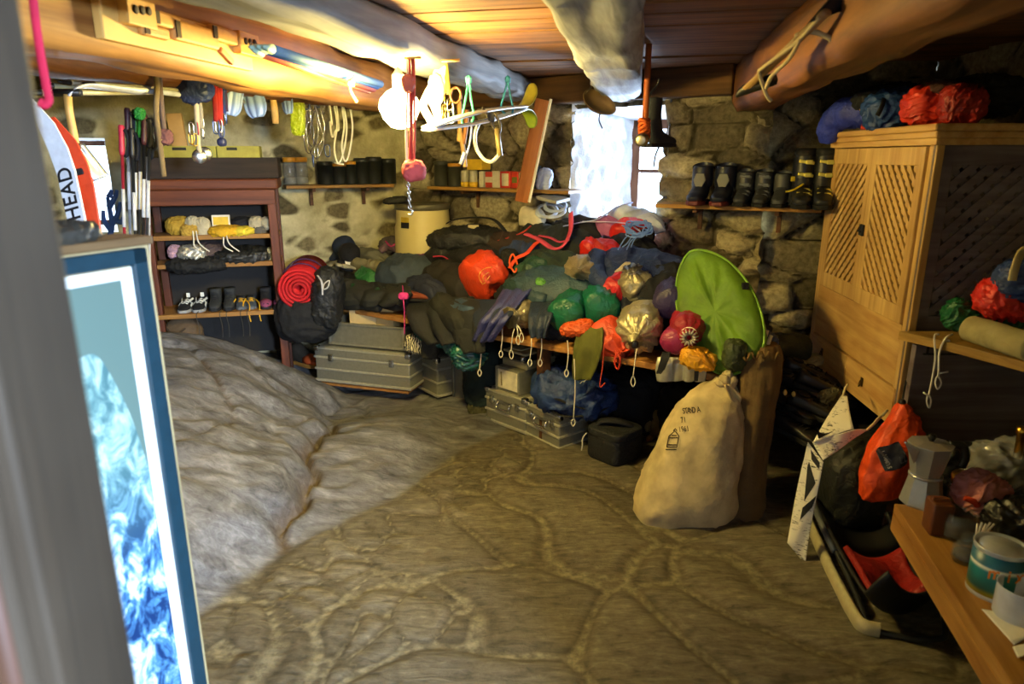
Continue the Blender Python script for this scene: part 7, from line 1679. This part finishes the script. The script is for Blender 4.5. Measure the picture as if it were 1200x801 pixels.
# wooden training board on the pine beam
u0 = V((xa(1.95)+.004, 1.95, 0)); bd = V((.183, 1, 0)).normalized(); bnm = V((bd.y, -bd.x, 0))
def hb(v_u, v_v, off=.0): return on(v_u, v_v, V((xa(2), 2, 0))+bnm*(.028+off), bnm)
c00, c10, c11, c01 = hb(122, 46), hb(297, 82), hb(298, 43), hb(122, -4)
LW = (V((c10.x-c00.x, c10.y-c00.y, 0))).length; z0 = (c00.z+c10.z)/2; z1 = (c11.z+c01.z)/2
t = thing('training_board', 'pale wooden climbing training board with slots and holes screwed to the pine beam', 'training board', V((c00.x, c00.y, z0)))
hm = MB(); Mh = Matrix((bd, -bnm*1.0, V((0, 0, 1)))).transposed().to_4x4(); Mh.translation = V(((c00.x+c10.x)/2, (c00.y+c10.y)/2, 0))
HBW = plain('d6aa5c', .55, 0, .4, .06, 12)
def hx(px, py):
    p = hb(px, py); return (V((p.x, p.y, 0))-V((Mh.translation.x, Mh.translation.y, 0))).dot(bd), p.z
hm.box((0, .012, (z0+z1)/2), (LW, .026, z1-z0), .004, M=Mh); obj('board', hm, HBW, t)
def hblock(pa, pb, th, mat=HBW, name='block', bev=.004):
    (xa_, za), (xb_, zb_) = hx(*pa), hx(*pb); m_ = MB(); m_.box(((xa_+xb_)/2, -th/2, (za+zb_)/2), (abs(xb_-xa_), th, abs(zb_-za)), bev, M=Mh); return obj(name, m_, mat, t)
DK = plain('2a1808', .8)
HBL = plain('c99a4c', .55, 0, .4, .06, 12)
for (pa, pb) in (((139, 27), (170, 4)), ((273, 62), (294, 42))):
    blk = hblock(pa, pb, .03, HBL)
    for f in (.25, .5, .75):
        px = pa[0]+(pb[0]-pa[0])*f; py = (pa[1]*.35+pb[1]*.65)+(pb[0]-pa[0])*0+ (f-.5)*4
        xx, zz = hx(px, py); m_ = MB(); m_.lathe([(.001, 0), (.011, 0), (.011, .002), (.001, .002)], 16, Mh @ V((xx, -.030, zz)), tuple(bnm)); obj('hole', m_, DK, blk)
for (pa, pb) in (((172, 28), (203, 19)), ((198, 46), (248, 36)), ((242, 46), (272, 37)), ((160, 40), (190, 34))):
    b_ = hblock(pa, pb, .024, plain('bf8c48', .6), 'ledge', .008); 
    (xa_, za), (xb_, zb_) = hx(*pa), hx(*pb); m_ = MB(); m_.box((min(xa_, xb_)+.012, -.0255, (za+zb_)/2), (.02, .004, abs(za-zb_)*.8), .0, M=Mh); obj('slot', m_, DK, b_)
m_ = MB(); p_, q_ = hx(255, 57), hx(270, 73); m_.bar(Mh @ V((p_[0], -.004, p_[1])), Mh @ V((q_[0], -.004, q_[1])), .02, .02, .004, up=tuple(bnm)); obj('peg', m_, plain('a8652c', .6), t)
# pink strap hanging close to the door
t = thing('pink_sling', 'pink webbing sling hanging from the beam just inside the door jamb', 'strap', at(53, 122, 1.25))
obj('webbing', strap([at(36, -30, 1.25), at(40, 10, 1.25), at(47, 60, 1.25), at(55, 105, 1.25), at(57, 117, 1.25), at(52, 122, 1.25), at(46, 119, 1.25)], .016, .003, (0, 1, 0)), fab('b01c3c'), t)
# red slings with pompom, chain, white harness and gear by the bulb
Yh = 2.62
def hh(u, v, Y=Yh): return at(u, v, Y)
t = thing('red_slings', 'red and white slings with a pink pompom hanging beside the bulb', 'sling', hh(482, 205))
for k_, (u, h) in enumerate(((477, 'c8b0a0'), (480, 'b03428'), (483, '9a2c24'), (485, 'b8483a'))):
    mb = MB(); mb.tube(bez([hh(u, 66), hh(u+.5, 100), hh(u+(1 if k_ % 2 else -1), 150), hh(u, 190)], 6), .0042, 8); obj('strand', mb, fab(h), t)
mb = MB(); mb.blob(hh(485, 199), (.040, .036, .036), .16, 2.6, 2.); obj('pompom', mb, fab('b04a48', .95), t)
mb = MB(); mb.blob(hh(479, 98), (.022, .02, .03), .2, 1.6, 3.); obj('knot', mb, fab('a8584a'), t)
t = thing('steel_chain', 'thin steel chain with hook hanging below the pink pompom', 'chain', hh(479, 252))
for k_ in range(9):
    c = hh(478+.25*k_, 208+k_*4.2); mb = MB(); R_ = Matrix.Rotation(1.57*(k_ % 2), 3, 'Z'); mb.tube(loopc([c+R_@V((.005, 0, 0)), c+V((0, 0, .0085)), c+R_@V((-.005, 0, 0)), c+V((0, 0, -.0085))], 4), .002, 6, True); obj('link', mb, STEEL, t)
mb = MB(); mb.tube(bez([hh(480, 244), hh(483, 246), hh(482, 251), hh(478, 250)], 4), .003, 6); obj('hook', mb, STEEL, t)
mb = MB(); mb.lathe([(.005, 0), (.005, .06)], 8, hh(474, 68), (1, 0, .05)); solo('wooden_peg', mb, HBW, 'wooden peg in the grey beam carrying the red slings', 'peg', 'pegs in the grey beam')
mb = MB(); mb.lathe([(.005, 0), (.005, .07)], 8, hh(517, 71, 2.75), (1, 0, .05)); solo('wooden_peg', mb, HBW, 'wooden peg in the grey beam carrying the white harness', 'peg', 'pegs in the grey beam')
Yk = 3.02
def hk(u, v, Y=Yk): return at(u, v, Y)
t = thing('white_harness', 'white webbing harness lit by the bulb hanging from a peg', 'harness', hk(510, 145))
WB = fab('ece8de')
for k_, pts in enumerate(([(518, 74), (510, 90), (505, 108), (508, 122), (515, 112), (518, 92)], [(512, 90), (500, 112), (496, 124), (502, 136), (508, 146)], [(507, 118), (512, 132), (516, 146)], [(519, 76), (516, 100), (512, 120), (513, 134)])):
    obj('webbing', strap([hk(*p) for p in pts], .034, .006, (0, 1, 0)), WB, t)
mb = MB(); mb.blob(hk(511, 104), (.032, .02, .06), .16, 1.6, 2.); obj('waist_pad', mb, WB, t)
t = thing('gear_bunch', 'bunch of brass and dark climbing gear hanging next to the white harness', 'climbing gear', hk(528, 140))
for k_, pts in enumerate(([(519, 72), (521, 88), (524, 105)], [(522, 72), (524, 90), (526, 110)])):
    obj('sling', strap([hk(*p) for p in pts], .02, .004, (0, 1, 0)), fab('6a5a20'), t)
mb = MB(); mb.tube(loopc([hk(534+6*math.cos(a), 111+9*math.sin(a)) for a in [6.283*j/10 for j in range(10)]], 3), .006, 8, True); obj('ring', mb, plain('5a3a20', .4, .5), t)
for k_, (u, v) in enumerate(((524, 114), (527, 123), (520, 130), (531, 128), (524, 137), (529, 136))):
    mb = MB(); biner(hk(u, v), .55, None, .6*k_, mb); obj('carabiner', mb, (BRASS, STEEL, BRASS, plain('5c6a8a', .3, .8), BRASS, STEEL)[k_], t)
# pair of skis slung under the grey beam
for k_, (a, b, tipm, lab, dz) in enumerate((((503, 148, 2.75), (612, 124.5, 3.5), 'c3b83c', 'upper white ski of the slung pair with yellow tip turned up', 1), ((503, 151, 2.75), (612, 127.5, 3.5), '8aa02a', 'lower white ski of the slung pair with green tip turned down', -1))):
    a, b = at(*a), at(*b); d = (b-a).normalized(); t = thing('ski', lab, 'ski', a, 0, 'pair of skis slung under the grey beam')
    n_ = 14; pts = [a+(b-a)*(i/n_)+V((0, 0, dz*.016*math.sin(i/n_*3.14))) for i in range(n_+1)]
    mb = MB(); mb.tube(pts, .036, 8, flat=.22, up=(0, 0, 1)); obj('board', mb, plain('d5d8d4', .35), t)
    mb = MB(); mb.tube([p+V((.0, -.012, -.004*dz)) for p in pts[1:10]], .012, 6, flat=.3); obj('stripe', mb, plain('3a3478', .4), t, label='violet stripe')
    e = bez([b, b+d*.05+V((0, 0, dz*.012)), b+d*.10+V((0, 0, dz*.05)), b+d*.115+V((0, 0, dz*.10))], 5); mb = MB(); mb.tube(e, [.036]*10+[.036, .034, .032, .028, .02, .012], 8, flat=.18, up=(0, 0, 1)); obj('tip', mb, plain(tipm, .4), t, label='coloured ski tip')
for k_, (u, Y, h, lab) in enumerate(((549, 3.05, '3aa88a', 'green cord sling carrying the skis nearer the bulb'), (595, 3.35, '2a7a9c', 'blue green cord sling carrying the ski tips'))):
    top, l_, r_ = at(u, 93, Y), at(u-8, 142 if k_ == 0 else 126, Y), at(u+6, 138 if k_ == 0 else 130, Y)
    mb = MB(); mb.tube(bez([top, (top+l_)/2, l_, (l_+r_)/2+V((0, 0, -.02)), r_, (top+r_)/2, top], 4), .0055, 6); mb.blob(top, (.012, .012, .016), .2, 1, 1); mb.tube([top, top+V((.01, 0, -.04))], .004, 6)
    solo('cord_sling', mb, plain(h, .7), lab, 'cord', 'cord slings holding the skis')
# wire hoop, wooden axes, karabiner under the skis
mb = MB(); Yw = 3.13; mb.tube(bez([at(562, 142, Yw), at(557, 155, Yw), at(558, 172, Yw), at(566, 185, Yw), at(575, 189, Yw), at(582, 184, Yw), at(586, 178, Yw)], 6), .008, 8); solo('wire_hoop', mb, plain('cfcab4', .5), 'pale bent wire hoop hanging below the slung skis', 'hoop')
t = thing('ice_tool', 'slim metal and wood tool hanging beside the pale wire hoop', 'tool', at(586, 182, Yw))
mb = MB(); mb.tube([at(582, 150, Yw), at(586, 182, Yw)], .012, 8); obj('handle', mb, plain('8a7a4a', .5), t)
mb = MB(); mb.tube(bez([at(565, 125, Yw), at(573, 138, Yw), at(580, 152, Yw), at(585, 155, Yw), at(586, 145, Yw), at(580, 132, Yw)], 5), .006, 8); obj('cord', mb, plain('3a3428', .6), t)
mb = MB(); mb.box(at(576, 137, Yw), (.03, .012, .04), .004); obj('clip', mb, plain('22221f', .5), t)
for k_, (u0, v0, u1, v1, lab, h) in enumerate(((538, 118, 538, 165, 'pale wooden stick hanging behind the skis', 'a8824a'), (547, 128, 543, 168, 'reddish wooden stick hanging behind the skis', '8a5a2c'), (538, 150, 545, 195, 'bent twig hook hanging over the yellow carton', '9a7a4c'))):
    mb = MB(); mb.tube(bez([at(u0, v0, 3.7), at((u0+u1)/2+1, (v0+v1)/2, 3.7), at(u1, v1, 3.7)], 5), .012, 8); solo('wooden_stick', mb, plain(h, .7), lab, 'stick', 'sticks hanging behind the skis')
mb = MB(); mb.tube(bez([at(553, 139, 3.08), at(551, 165, 3.1), at(546, 182, 3.1), at(540, 192, 3.1)], 5), .005, 6); mb.tube([at(545, 178, 3.1), at(540, 192, 3.1)], .010, 8); solo('silver_strap', mb, plain('8a8fb0', .4, .4), 'silver strap hanging from the skis over the canisters', 'strap')
# ladle, orange pole and grey boot before the window
t = thing('paddle_bowl', 'oval brown wooden bowl hanging by its rim under the weathered beam', 'bowl', at(701, 130, 3.9))
c = at(701, 118, 3.9); k = mpx(c)
mb = MB(); rot = Matrix.Rotation(.5, 3, 'Y') @ Matrix.Rotation(1.15, 3, 'X')
rg = []
for (rr_, z) in ((.02, -.055), (.5, -.05), (.85, -.03), (1, .0), (.96, .002), (.8, -.022), (.5, -.038), (.02, -.044)):
    rg.append([c+rot@V((math.cos(a)*rr_*20*k*(1+.2*max(0, math.cos(a))), math.sin(a)*rr_*13*k, z)) for a in [6.283*j/32 for j in range(32)]])
mb.rings(rg); obj('bowl', mb, plain('6a5228', .6), t)
mb = MB(); mb.tube(bez([c+rot@V((-17*k, 0, 0)), at(696, 95, 3.9), at(694, 82, 3.9)], 5), .005, 6); obj('cord', mb, plain('4a3a22', .7), t)
mb = MB(); mb.tube(bez([at(704, 130, 3.9), at(702, 140, 3.9), at(706, 150, 3.9)], 4), .004, 6); obj('tassel', mb, plain('3a3f5c', .7), t)
t = thing('orange_pole', 'tall orange pole with orange binding and round silver end, hanging before the window', 'pole', at(754, 172, 3.3))
mb = MB(); mb.tube([at(761, 40, 3.3), at(755, 160, 3.3)], .014, 10); obj('pole', mb, plain('9a4e18', .6), t)
mb = MB()
for k_ in range(6): mb.tube(loopc([at(755+8*math.cos(a)*.7, 141+k_*4+2*math.sin(a*2+k_), 3.3-.03*math.sin(a)) for a in [6.283*j/8 for j in range(8)]], 3), .008, 6, True)
obj('binding', mb, fab('c2561c'), t, label='orange cord binding')
c = at(751, 164, 3.22); mb = MB(); mb.lathe([(.001, 0), (.018, 0), (.026, .004), (.026, .012), (.030, .016), (.030, .05), (.001, .05)], 22, c, (.35, 1, .1)); obj('end_cap', mb, metalm('b0a890', .4), t, label='silver end cap')
P = at(769, 172, 3.42)
t = boot('felt_boot', 'dark grey felt boot liner hanging by its cuff before the window', 'boot', P-V((0, 0, .0)), 2.2, .74, fab('202227'), BLACK, .30)
mb = MB(); mb.tube(bez([at(765, 120, 3.42), at(760, 112, 3.4), at(770, 100, 3.44), at(772, 92, 3.44)], 4), .005, 6); obj('loop', mb, plain('1d1d1f', .6), t)
mb = MB(); mb.tube(bez([at(772, 172, 3.42), at(768, 182, 3.42), at(766, 195, 3.42)], 4), .004, 6); obj('cord', mb, plain('2a2c33', .6), t)
# ice axe and pale cord on the brown beam
Yi = 2.15
t = thing('ice_axe', 'long wooden ice axe with dark pick tied under the brown beam with pale cord', 'ice axe', at(880, 105, Yi))
a, b = at(968, 14, 1.85), at(874, 104, 2.35)
mb = MB(); mb.tube([a, b], .015, 10, flat=.7); obj('shaft', mb, plain('8a6a3c', .6), t)
mb = MB(); mb.tube(bez([b+V((.05, -.1, .02)), b, b+V((-.02, .03, -.02))], 5), bez_r([.02, .018, .004], 5), 8); obj('spike', mb, plain('2a2826', .4, .7), t)
mb = MB(); mb.prism([a+V((-.03, .02, -.02)), a+V((.09, 0, .02)), a+V((.12, .02, .05)), a+V((.02, .02, .04))], V((.0, .02, .0)), .004); obj('pick', mb, plain('2a2a2c', .4, .7), t)
mb = MB(); mb.tube(bez([at(960, 20, 1.86), at(930, 52, 2.0), at(895, 78, 2.15), at(890, 85, 2.2), at(898, 110, 2.2), at(904, 118, 2.2)], 8), .006, 6); mb.tube(bez([at(932, 42, 1.98), at(950, 36, 1.95), at(972, 44, 1.93), at(974, 48, 1.93)], 6), .007, 6); mb.tube(bez([at(938, 44, 1.96), at(925, 68, 2.05), at(905, 88, 2.15), at(897, 104, 2.2)], 6), .006, 6); obj('cord', mb, plain('a8946a', .8), t)
# ---------------------------------------------------------------- skis, shovel and poles beside the left opening
def ski(label, p0, p1, w_, mat, tipm=None, marks=None, group='skis leaning in the corner'):
    p0, p1 = V(p0), V(p1); d = (p1-p0); L = d.length; d.normalize(); sx = d.cross(V((0, -1, 0))).normalized(); n_ = sx.cross(d)
    if n_.y > 0: n_ = -n_
    t = thing('ski', label, 'ski', p0, 0, group)
    rg = []
    for i in range(25):
        f = i/24; ww = w_*(1+.25*abs(2*f-1)**2)*(1 if f < .9 else math.sqrt(max(.02, 1-((f-.9)/.1)**2))); o = n_*(.10*max(0, (f-.86)/.14)**2); th = .014*(1-.5*abs(2*f-1))
        c = p0+d*L*f+o; rg.append([c+sx*ww/2+n_*th/2, c-sx*ww/2+n_*th/2, c-sx*ww/2-n_*th/2, c+sx*ww/2-n_*th/2])
    mb = MB(); mb.rings(rg, smooth=False); obj('board', mb, mat, t)
    if marks: marks(t, p0, d, L, sx, n_)
    return t
fl = H(-1.9, 2.7)
def headmark(t, p0, d, L, sx, n_):
    M = Matrix((d, -sx, n_)).transposed().to_4x4(); M.translation = p0+d*L*.80+n_*.010
    q = V((d.x, d.y, d.z)); s_ = sx if d.cross(sx).dot(n_) > 0 else -sx
    M = Matrix((d, n_.cross(d), n_)).transposed().to_4x4(); M.translation = p0+d*(L*.83)+n_*.010
    obj('lettering', text_mb('HEAD', .072, M, .0006, spacing=1.05), plain('17171a', .5), t, label='black letters')
    for f, h in ((.56, .16), (.40, .10)):
        mb = MB(); c = p0+d*L*f+n_*.008; mb.bar(c-d*h/2, c+d*h/2, .045, .004, 0, up=tuple(n_)); obj('black_panel', mb, plain('15161a', .4), t, label='black panel')
        mb = MB(); mb.bar(c-d*h*.12, c+d*h*.02, .04, .007, 0, up=tuple(n_)); obj('white_mark', mb, plain('d0d0d0', .5), t, label='white mark')
    for sg in (-1, 1):
        mb = MB(); mb.bar(p0+d*L*.1+sx*sg*.028+n_*.008, p0+d*L*.62+sx*sg*.028+n_*.008, .012, .003, 0, up=tuple(n_)); obj('edge_stripe', mb, plain('1b1c20', .4), t, label='black edge stripe')
b0, b1 = at(106, 330, 2.35), at(62, 128, 2.55); dd = (b1-b0); 
ski('white and black ski with big letters leaning beside the door jamb', b1-dd*((b1.z-.06)/dd.z), b1, .058, plain('c9ccd0', .35), marks=headmark)
b0, b1 = at(116, 330, 2.42), at(86, 150, 2.62); dd = b1-b0
def omark(t, p0, d, L, sx, n_):
    mb = MB(); c = p0+d*L*.93+n_*.012; mb.bar(c-d*.06, c+d*.06, .045, .012, .01, up=tuple(n_)); obj('tip_block', mb, plain('1c1c20', .4), t, label='black block')
    mb = MB(); mb.bar(p0+d*L*.55+n_*.009, p0+d*L*.75+n_*.009, .07, .006, 0, up=tuple(n_)); obj('dark_panel', mb, plain('3a2420', .5), t, label='dark panel')
ski('bright orange ski with black tip block leaning next to the lettered ski', b1-dd*((b1.z-.06)/dd.z), b1, .072, plain('c83c1a', .4), marks=omark)
b0, b1 = at(112, 330, 2.7), at(104, 215, 2.95); dd = b1-b0
ski('dark red ski leaning below the shovel blade', b1-dd*((b1.z-.06)/dd.z), b1, .07, plain('8a1428', .4))
# avalanche shovel
t = thing('snow_shovel', 'aluminium snow shovel with tan shaft hanging upside down before the opening', 'shovel', at(97, 218, 2.7))
c = at(98, 192, 2.7); k = mpx(c); rot = Matrix.Rotation(.35, 3, 'Z') @ Matrix.Rotation(-.42, 3, 'Y')
def fn(a, b):
    x = (a-.5)*2; ww = 14*k*(.82+.28*b); return c+rot@V((x*ww, .03*(x*x)-.012*math.cos(x*7)*(1-b)*.8, (.5-b)*42*k))
mb = MB(); mb.sheet(fn, 20, 18, .004); obj('blade', mb, metalm('b5b9bd', .4), t)
mb = MB(); mb.tube([c+rot@V((0, .0, 14*k)), at(88, 165, 2.7), at(81, 130, 2.7), at(79, 110, 2.7)], .014, 12); obj('shaft', mb, plain('b88f4a', .5), t)
mb = MB(); mb.tube([c+rot@V((0, -.01, 3*k)), c+rot@V((0, .0, 18*k)), at(89, 168, 2.7)], [.012, .022, .018], 12); obj('socket', mb, metalm('b5b9bd', .4), t)
mb = MB(); g0 = at(79, 108, 2.7); mb.tube([g0+V((-.05, 0, 0)), g0+V((.05, 0, 0))], .014, 10); obj('grip', mb, BLKM, t)
# ski poles standing in the corner
def skipole(label, u0, v0, u1, v1, Y0, Y1, mat, gripm, group='ski poles standing in the corner'):
    p1, p0 = at(u0, v0, Y0), at(u1, v1, Y1); d = (p1-p0); p0 = p1-d*((p1.z-max(.1, H(p0.x, p0.y)))/d.z); d = (p1-p0); L = d.length; d.normalize()
    t = thing('ski_pole', label, 'pole', p0, 0, group)
    mb = MB(); mb.tube([p0, p0+d*.08, p1-d*.12], [.004, .006, .0075], 10); obj('shaft', mb, mat, t)
    mb = MB(); mb.tube([p1-d*.48, p1-d*.30], .0082, 10); obj('white_band', mb, plain('b9bcc0', .4), t, label='white printed band')
    mb = MB(); mb.tube([p1-d*.14, p1-d*.12, p1-d*.06, p1-d*.01, p1], [.010, .0135, .012, .0145, .011], 12); obj('grip', mb, gripm, t)
    mb = MB(); mb.lathe([(.012, 0), (.045, -.004), (.048, 0), (.045, .004), (.012, .006)], 20, p0+d*.08, tuple(d)); obj('basket', mb, BLKM, t)
    mb = MB(); w0 = p1-d*.02; mb.tube(loopc([w0, w0+V((.03, -.01, -.03)), w0+V((.02, -.02, -.12)), w0+V((-.005, -.01, -.10))], 4), .008, 6, True, flat=.3); obj('wrist_strap', mb, BLACK, t)
    return t
for a_ in ((142, 146, 146, 280, 3.4, 3.3, '9a2a3a', 'b02a44', 'red ski pole with crimson grip, outermost by the opening'), (149, 126, 153, 285, 3.45, 3.35, '8d9094', '3a1a20', 'silver ski pole with dark red grip beside the crimson one'), (154, 150, 159, 285, 3.4, 3.3, '22262a', '18181a', 'black ski pole with white markings near the opening'), (158, 128, 160, 285, 3.5, 3.4, '1c1d20', '1f6a2a', 'black ski pole with bright green grip'), (165, 126, 164, 285, 3.45, 3.35, '2a2c30', '2f8a2c', 'dark grey ski pole with green grip strap'), (169, 134, 168, 285, 3.4, 3.3, '17181a', '3a1418', 'black ski pole with maroon grip'), (176, 138, 172, 285, 3.5, 3.4, '33363c', '17181a', 'charcoal ski pole nearest the rack upright'), (172, 150, 175, 285, 3.6, 3.5, 'a9acb2', '17181a', 'pale metal ski pole beside the rack')):
    skipole(a_[8], a_[0], a_[1], a_[2], a_[3], a_[4], a_[5], plain(a_[6], .4, .3), plain(a_[7], .5))
p = at(164, 133, 3.38); k = mpx(p); soft('pole_strap', 'bright green nylon strap bundle on the ski pole grips', 'strap', p, 11*k, 9*k, 12*k, nyl('1f7a2c', .5), 3., .3, 0, .25, 2.)
p = at(128, 250, 4.3); k = mpx(p)
mb = MB()
for pts in ([(128, 282), (131, 262), (128, 242), (126, 230)], [(128, 242), (135, 230), (137, 222)], [(131, 262), (138, 250), (141, 236)], [(130, 268), (122, 258), (121, 246)], [(128, 230), (131, 222)], [(134, 256), (142, 260), (144, 254)]):
    mb.tube(bez([at(u, v, 4.5) for u, v in pts], 4), [.020*(1-.5*i/(4*(len(pts)-1))) for i in range(4*(len(pts)-1)+1)], 8)
solo('dry_branch', mb, plain('3d5a8c', .8), 'bluish branch showing in the bright left opening', 'branch')
# ---------------------------------------------------------------- poster panel just inside the door
pr, pl = V((-.755, 1.40, 0)), V((-1.02, .80, 0)); pd = (pr-pl); PL = pd.length; pd.normalize(); pn = V((pd.y, -pd.x, 0)); PA = math.atan2(pd.y, pd.x)
def pp(a, d, z): p = pl+pd*a+pn*d; return V((p.x, p.y, z))
t = thing('poster_panel', 'tall panel with framed blue mountain poster standing inside the door', 'panel', pp(PL/2, -.02, 0))
ZP = 1.425
mb = MB(); mb.box(pp(PL/2+.008, -.022, ZP/2), (PL+.016, .036, ZP), .003, PA); obj('board', mb, wood('poster_board', '8f8462', 'b5a77c', (0, 0, 1), 20), t)
fm = MB()
for (a0, a1, z0_, z1_) in ((PL-.035, PL-.002, .02, ZP-.004), (0, .035, .02, ZP-.004), (0, PL-.002, ZP-.036, ZP-.004), (0, PL-.002, .02, .05)):
    fm.box((pp(a0, 0, z0_)+pp(a1, 0, z1_))/2+pn*.004, (a1-a0, .016, z1_-z0_), .003, PA)
obj('frame', fm, plain('14303c', .4), t, label='dark teal frame')
# photograph printed on the poster: snowy crag rising to a rounded summit under a grey green sky
m, nt = newmat('poster_print'); setp(nt.b, .5, 0, .4)
tc = nt.n('ShaderNodeTexCoord'); sp_ = nt.n('ShaderNodeSeparateXYZ'); nt.l(tc.outputs['Object'], sp_.inputs[0])
at_h = attr(nt, 'summit'); n1 = noise_out(nt, 16, 8, objvec(nt, (1.4, 1.4, .9), (0, .5, .2)), .68, .8)
snow = ramp(nt, n1, [(.40, lin('0b2c58')), (.50, lin('4a80ac')), (.60, lin('c3d2d9'))]); snow2 = ramp(nt, n1, [(.40, lin('44696c')), (.5, lin('6d918d')), (.62, lin('a9bfb6'))])
up_ = ramp(nt, sp_.outputs[2], [(.75, (0, 0, 0, 1)), (1.05, (1, 1, 1, 1))]); mx = nt.n('ShaderNodeMixRGB'); nt.l(up_, mx.inputs[0]); nt.l(snow, mx.inputs[1]); nt.l(snow2, mx.inputs[2])
sky = nt.n('ShaderNodeMixRGB'); nt.l(ramp(nt, at_h, [(.49, (0, 0, 0, 1)), (.51, (1, 1, 1, 1))]), sky.inputs[0]); nt.l(mx.outputs[0], sky.inputs[1]); sky.inputs[2].default_value = lin('566c65'); nt.l(sky.outputs[0], nt.b.inputs['Base Color'])
def summit(a, z):
    x = (a-.36)/.30; top_ = 1.235-.5*max(0, (a-.485)/.085)**2.6*.30-1.2*max(0, .44-a)**1.5+.012*noise.noise(V((a*24, z*3, 2)))
    return top_
nu_, nv_ = 60, 120; a0, a1, z0_, z1_ = .065, PL-.062, .075, ZP-.062
vs, sm_ = [], []
for i in range(nu_+1):
    for j in range(nv_+1):
        a, z = a0+(a1-a0)*i/nu_, z0_+(z1_-z0_)*j/nv_; vs.append(pp(a, .0022, z)); sm_.append(max(0, min(1, .5+(z-summit(a, z))*8)))
fs = [(i*(nv_+1)+j, (i+1)*(nv_+1)+j, (i+1)*(nv_+1)+j+1, i*(nv_+1)+j+1) for i in range(nu_) for j in range(nv_)]
mb = MB(); mb.add(vs, fs, False); po = obj('poster', mb, m, t)
a_ = po.data.attributes.new('summit', 'FLOAT', 'POINT'); a_.data.foreach_set('value', sm_)
mb = MB(); mb.box(pp(PL/2, .0005, ZP/2), (PL-.06, .002, ZP-.08), 0, PA); obj('paper_border', mb, plain('d5dcda', .6, 0, .3, .01), t, label='white paper border')
# dark things lying on the panel's top board
mb = MB(); mb.box(pp(PL/2, -.03, ZP+.011), (PL+.02, .10, .018), .004, PA); obj('top_board', mb, wood('poster_top', '4a3a26', '7a6240', tuple(pd), 20), t)
P = pp(PL-.16, -.03, ZP+.034); k = mpx(P)
soft('leather_cap', 'dark leather cap lying on top of the poster panel', 'cap', P, .17, .09, .045, plain('2b2a24', .5), 3., -.05, PA, .14, 1.6)
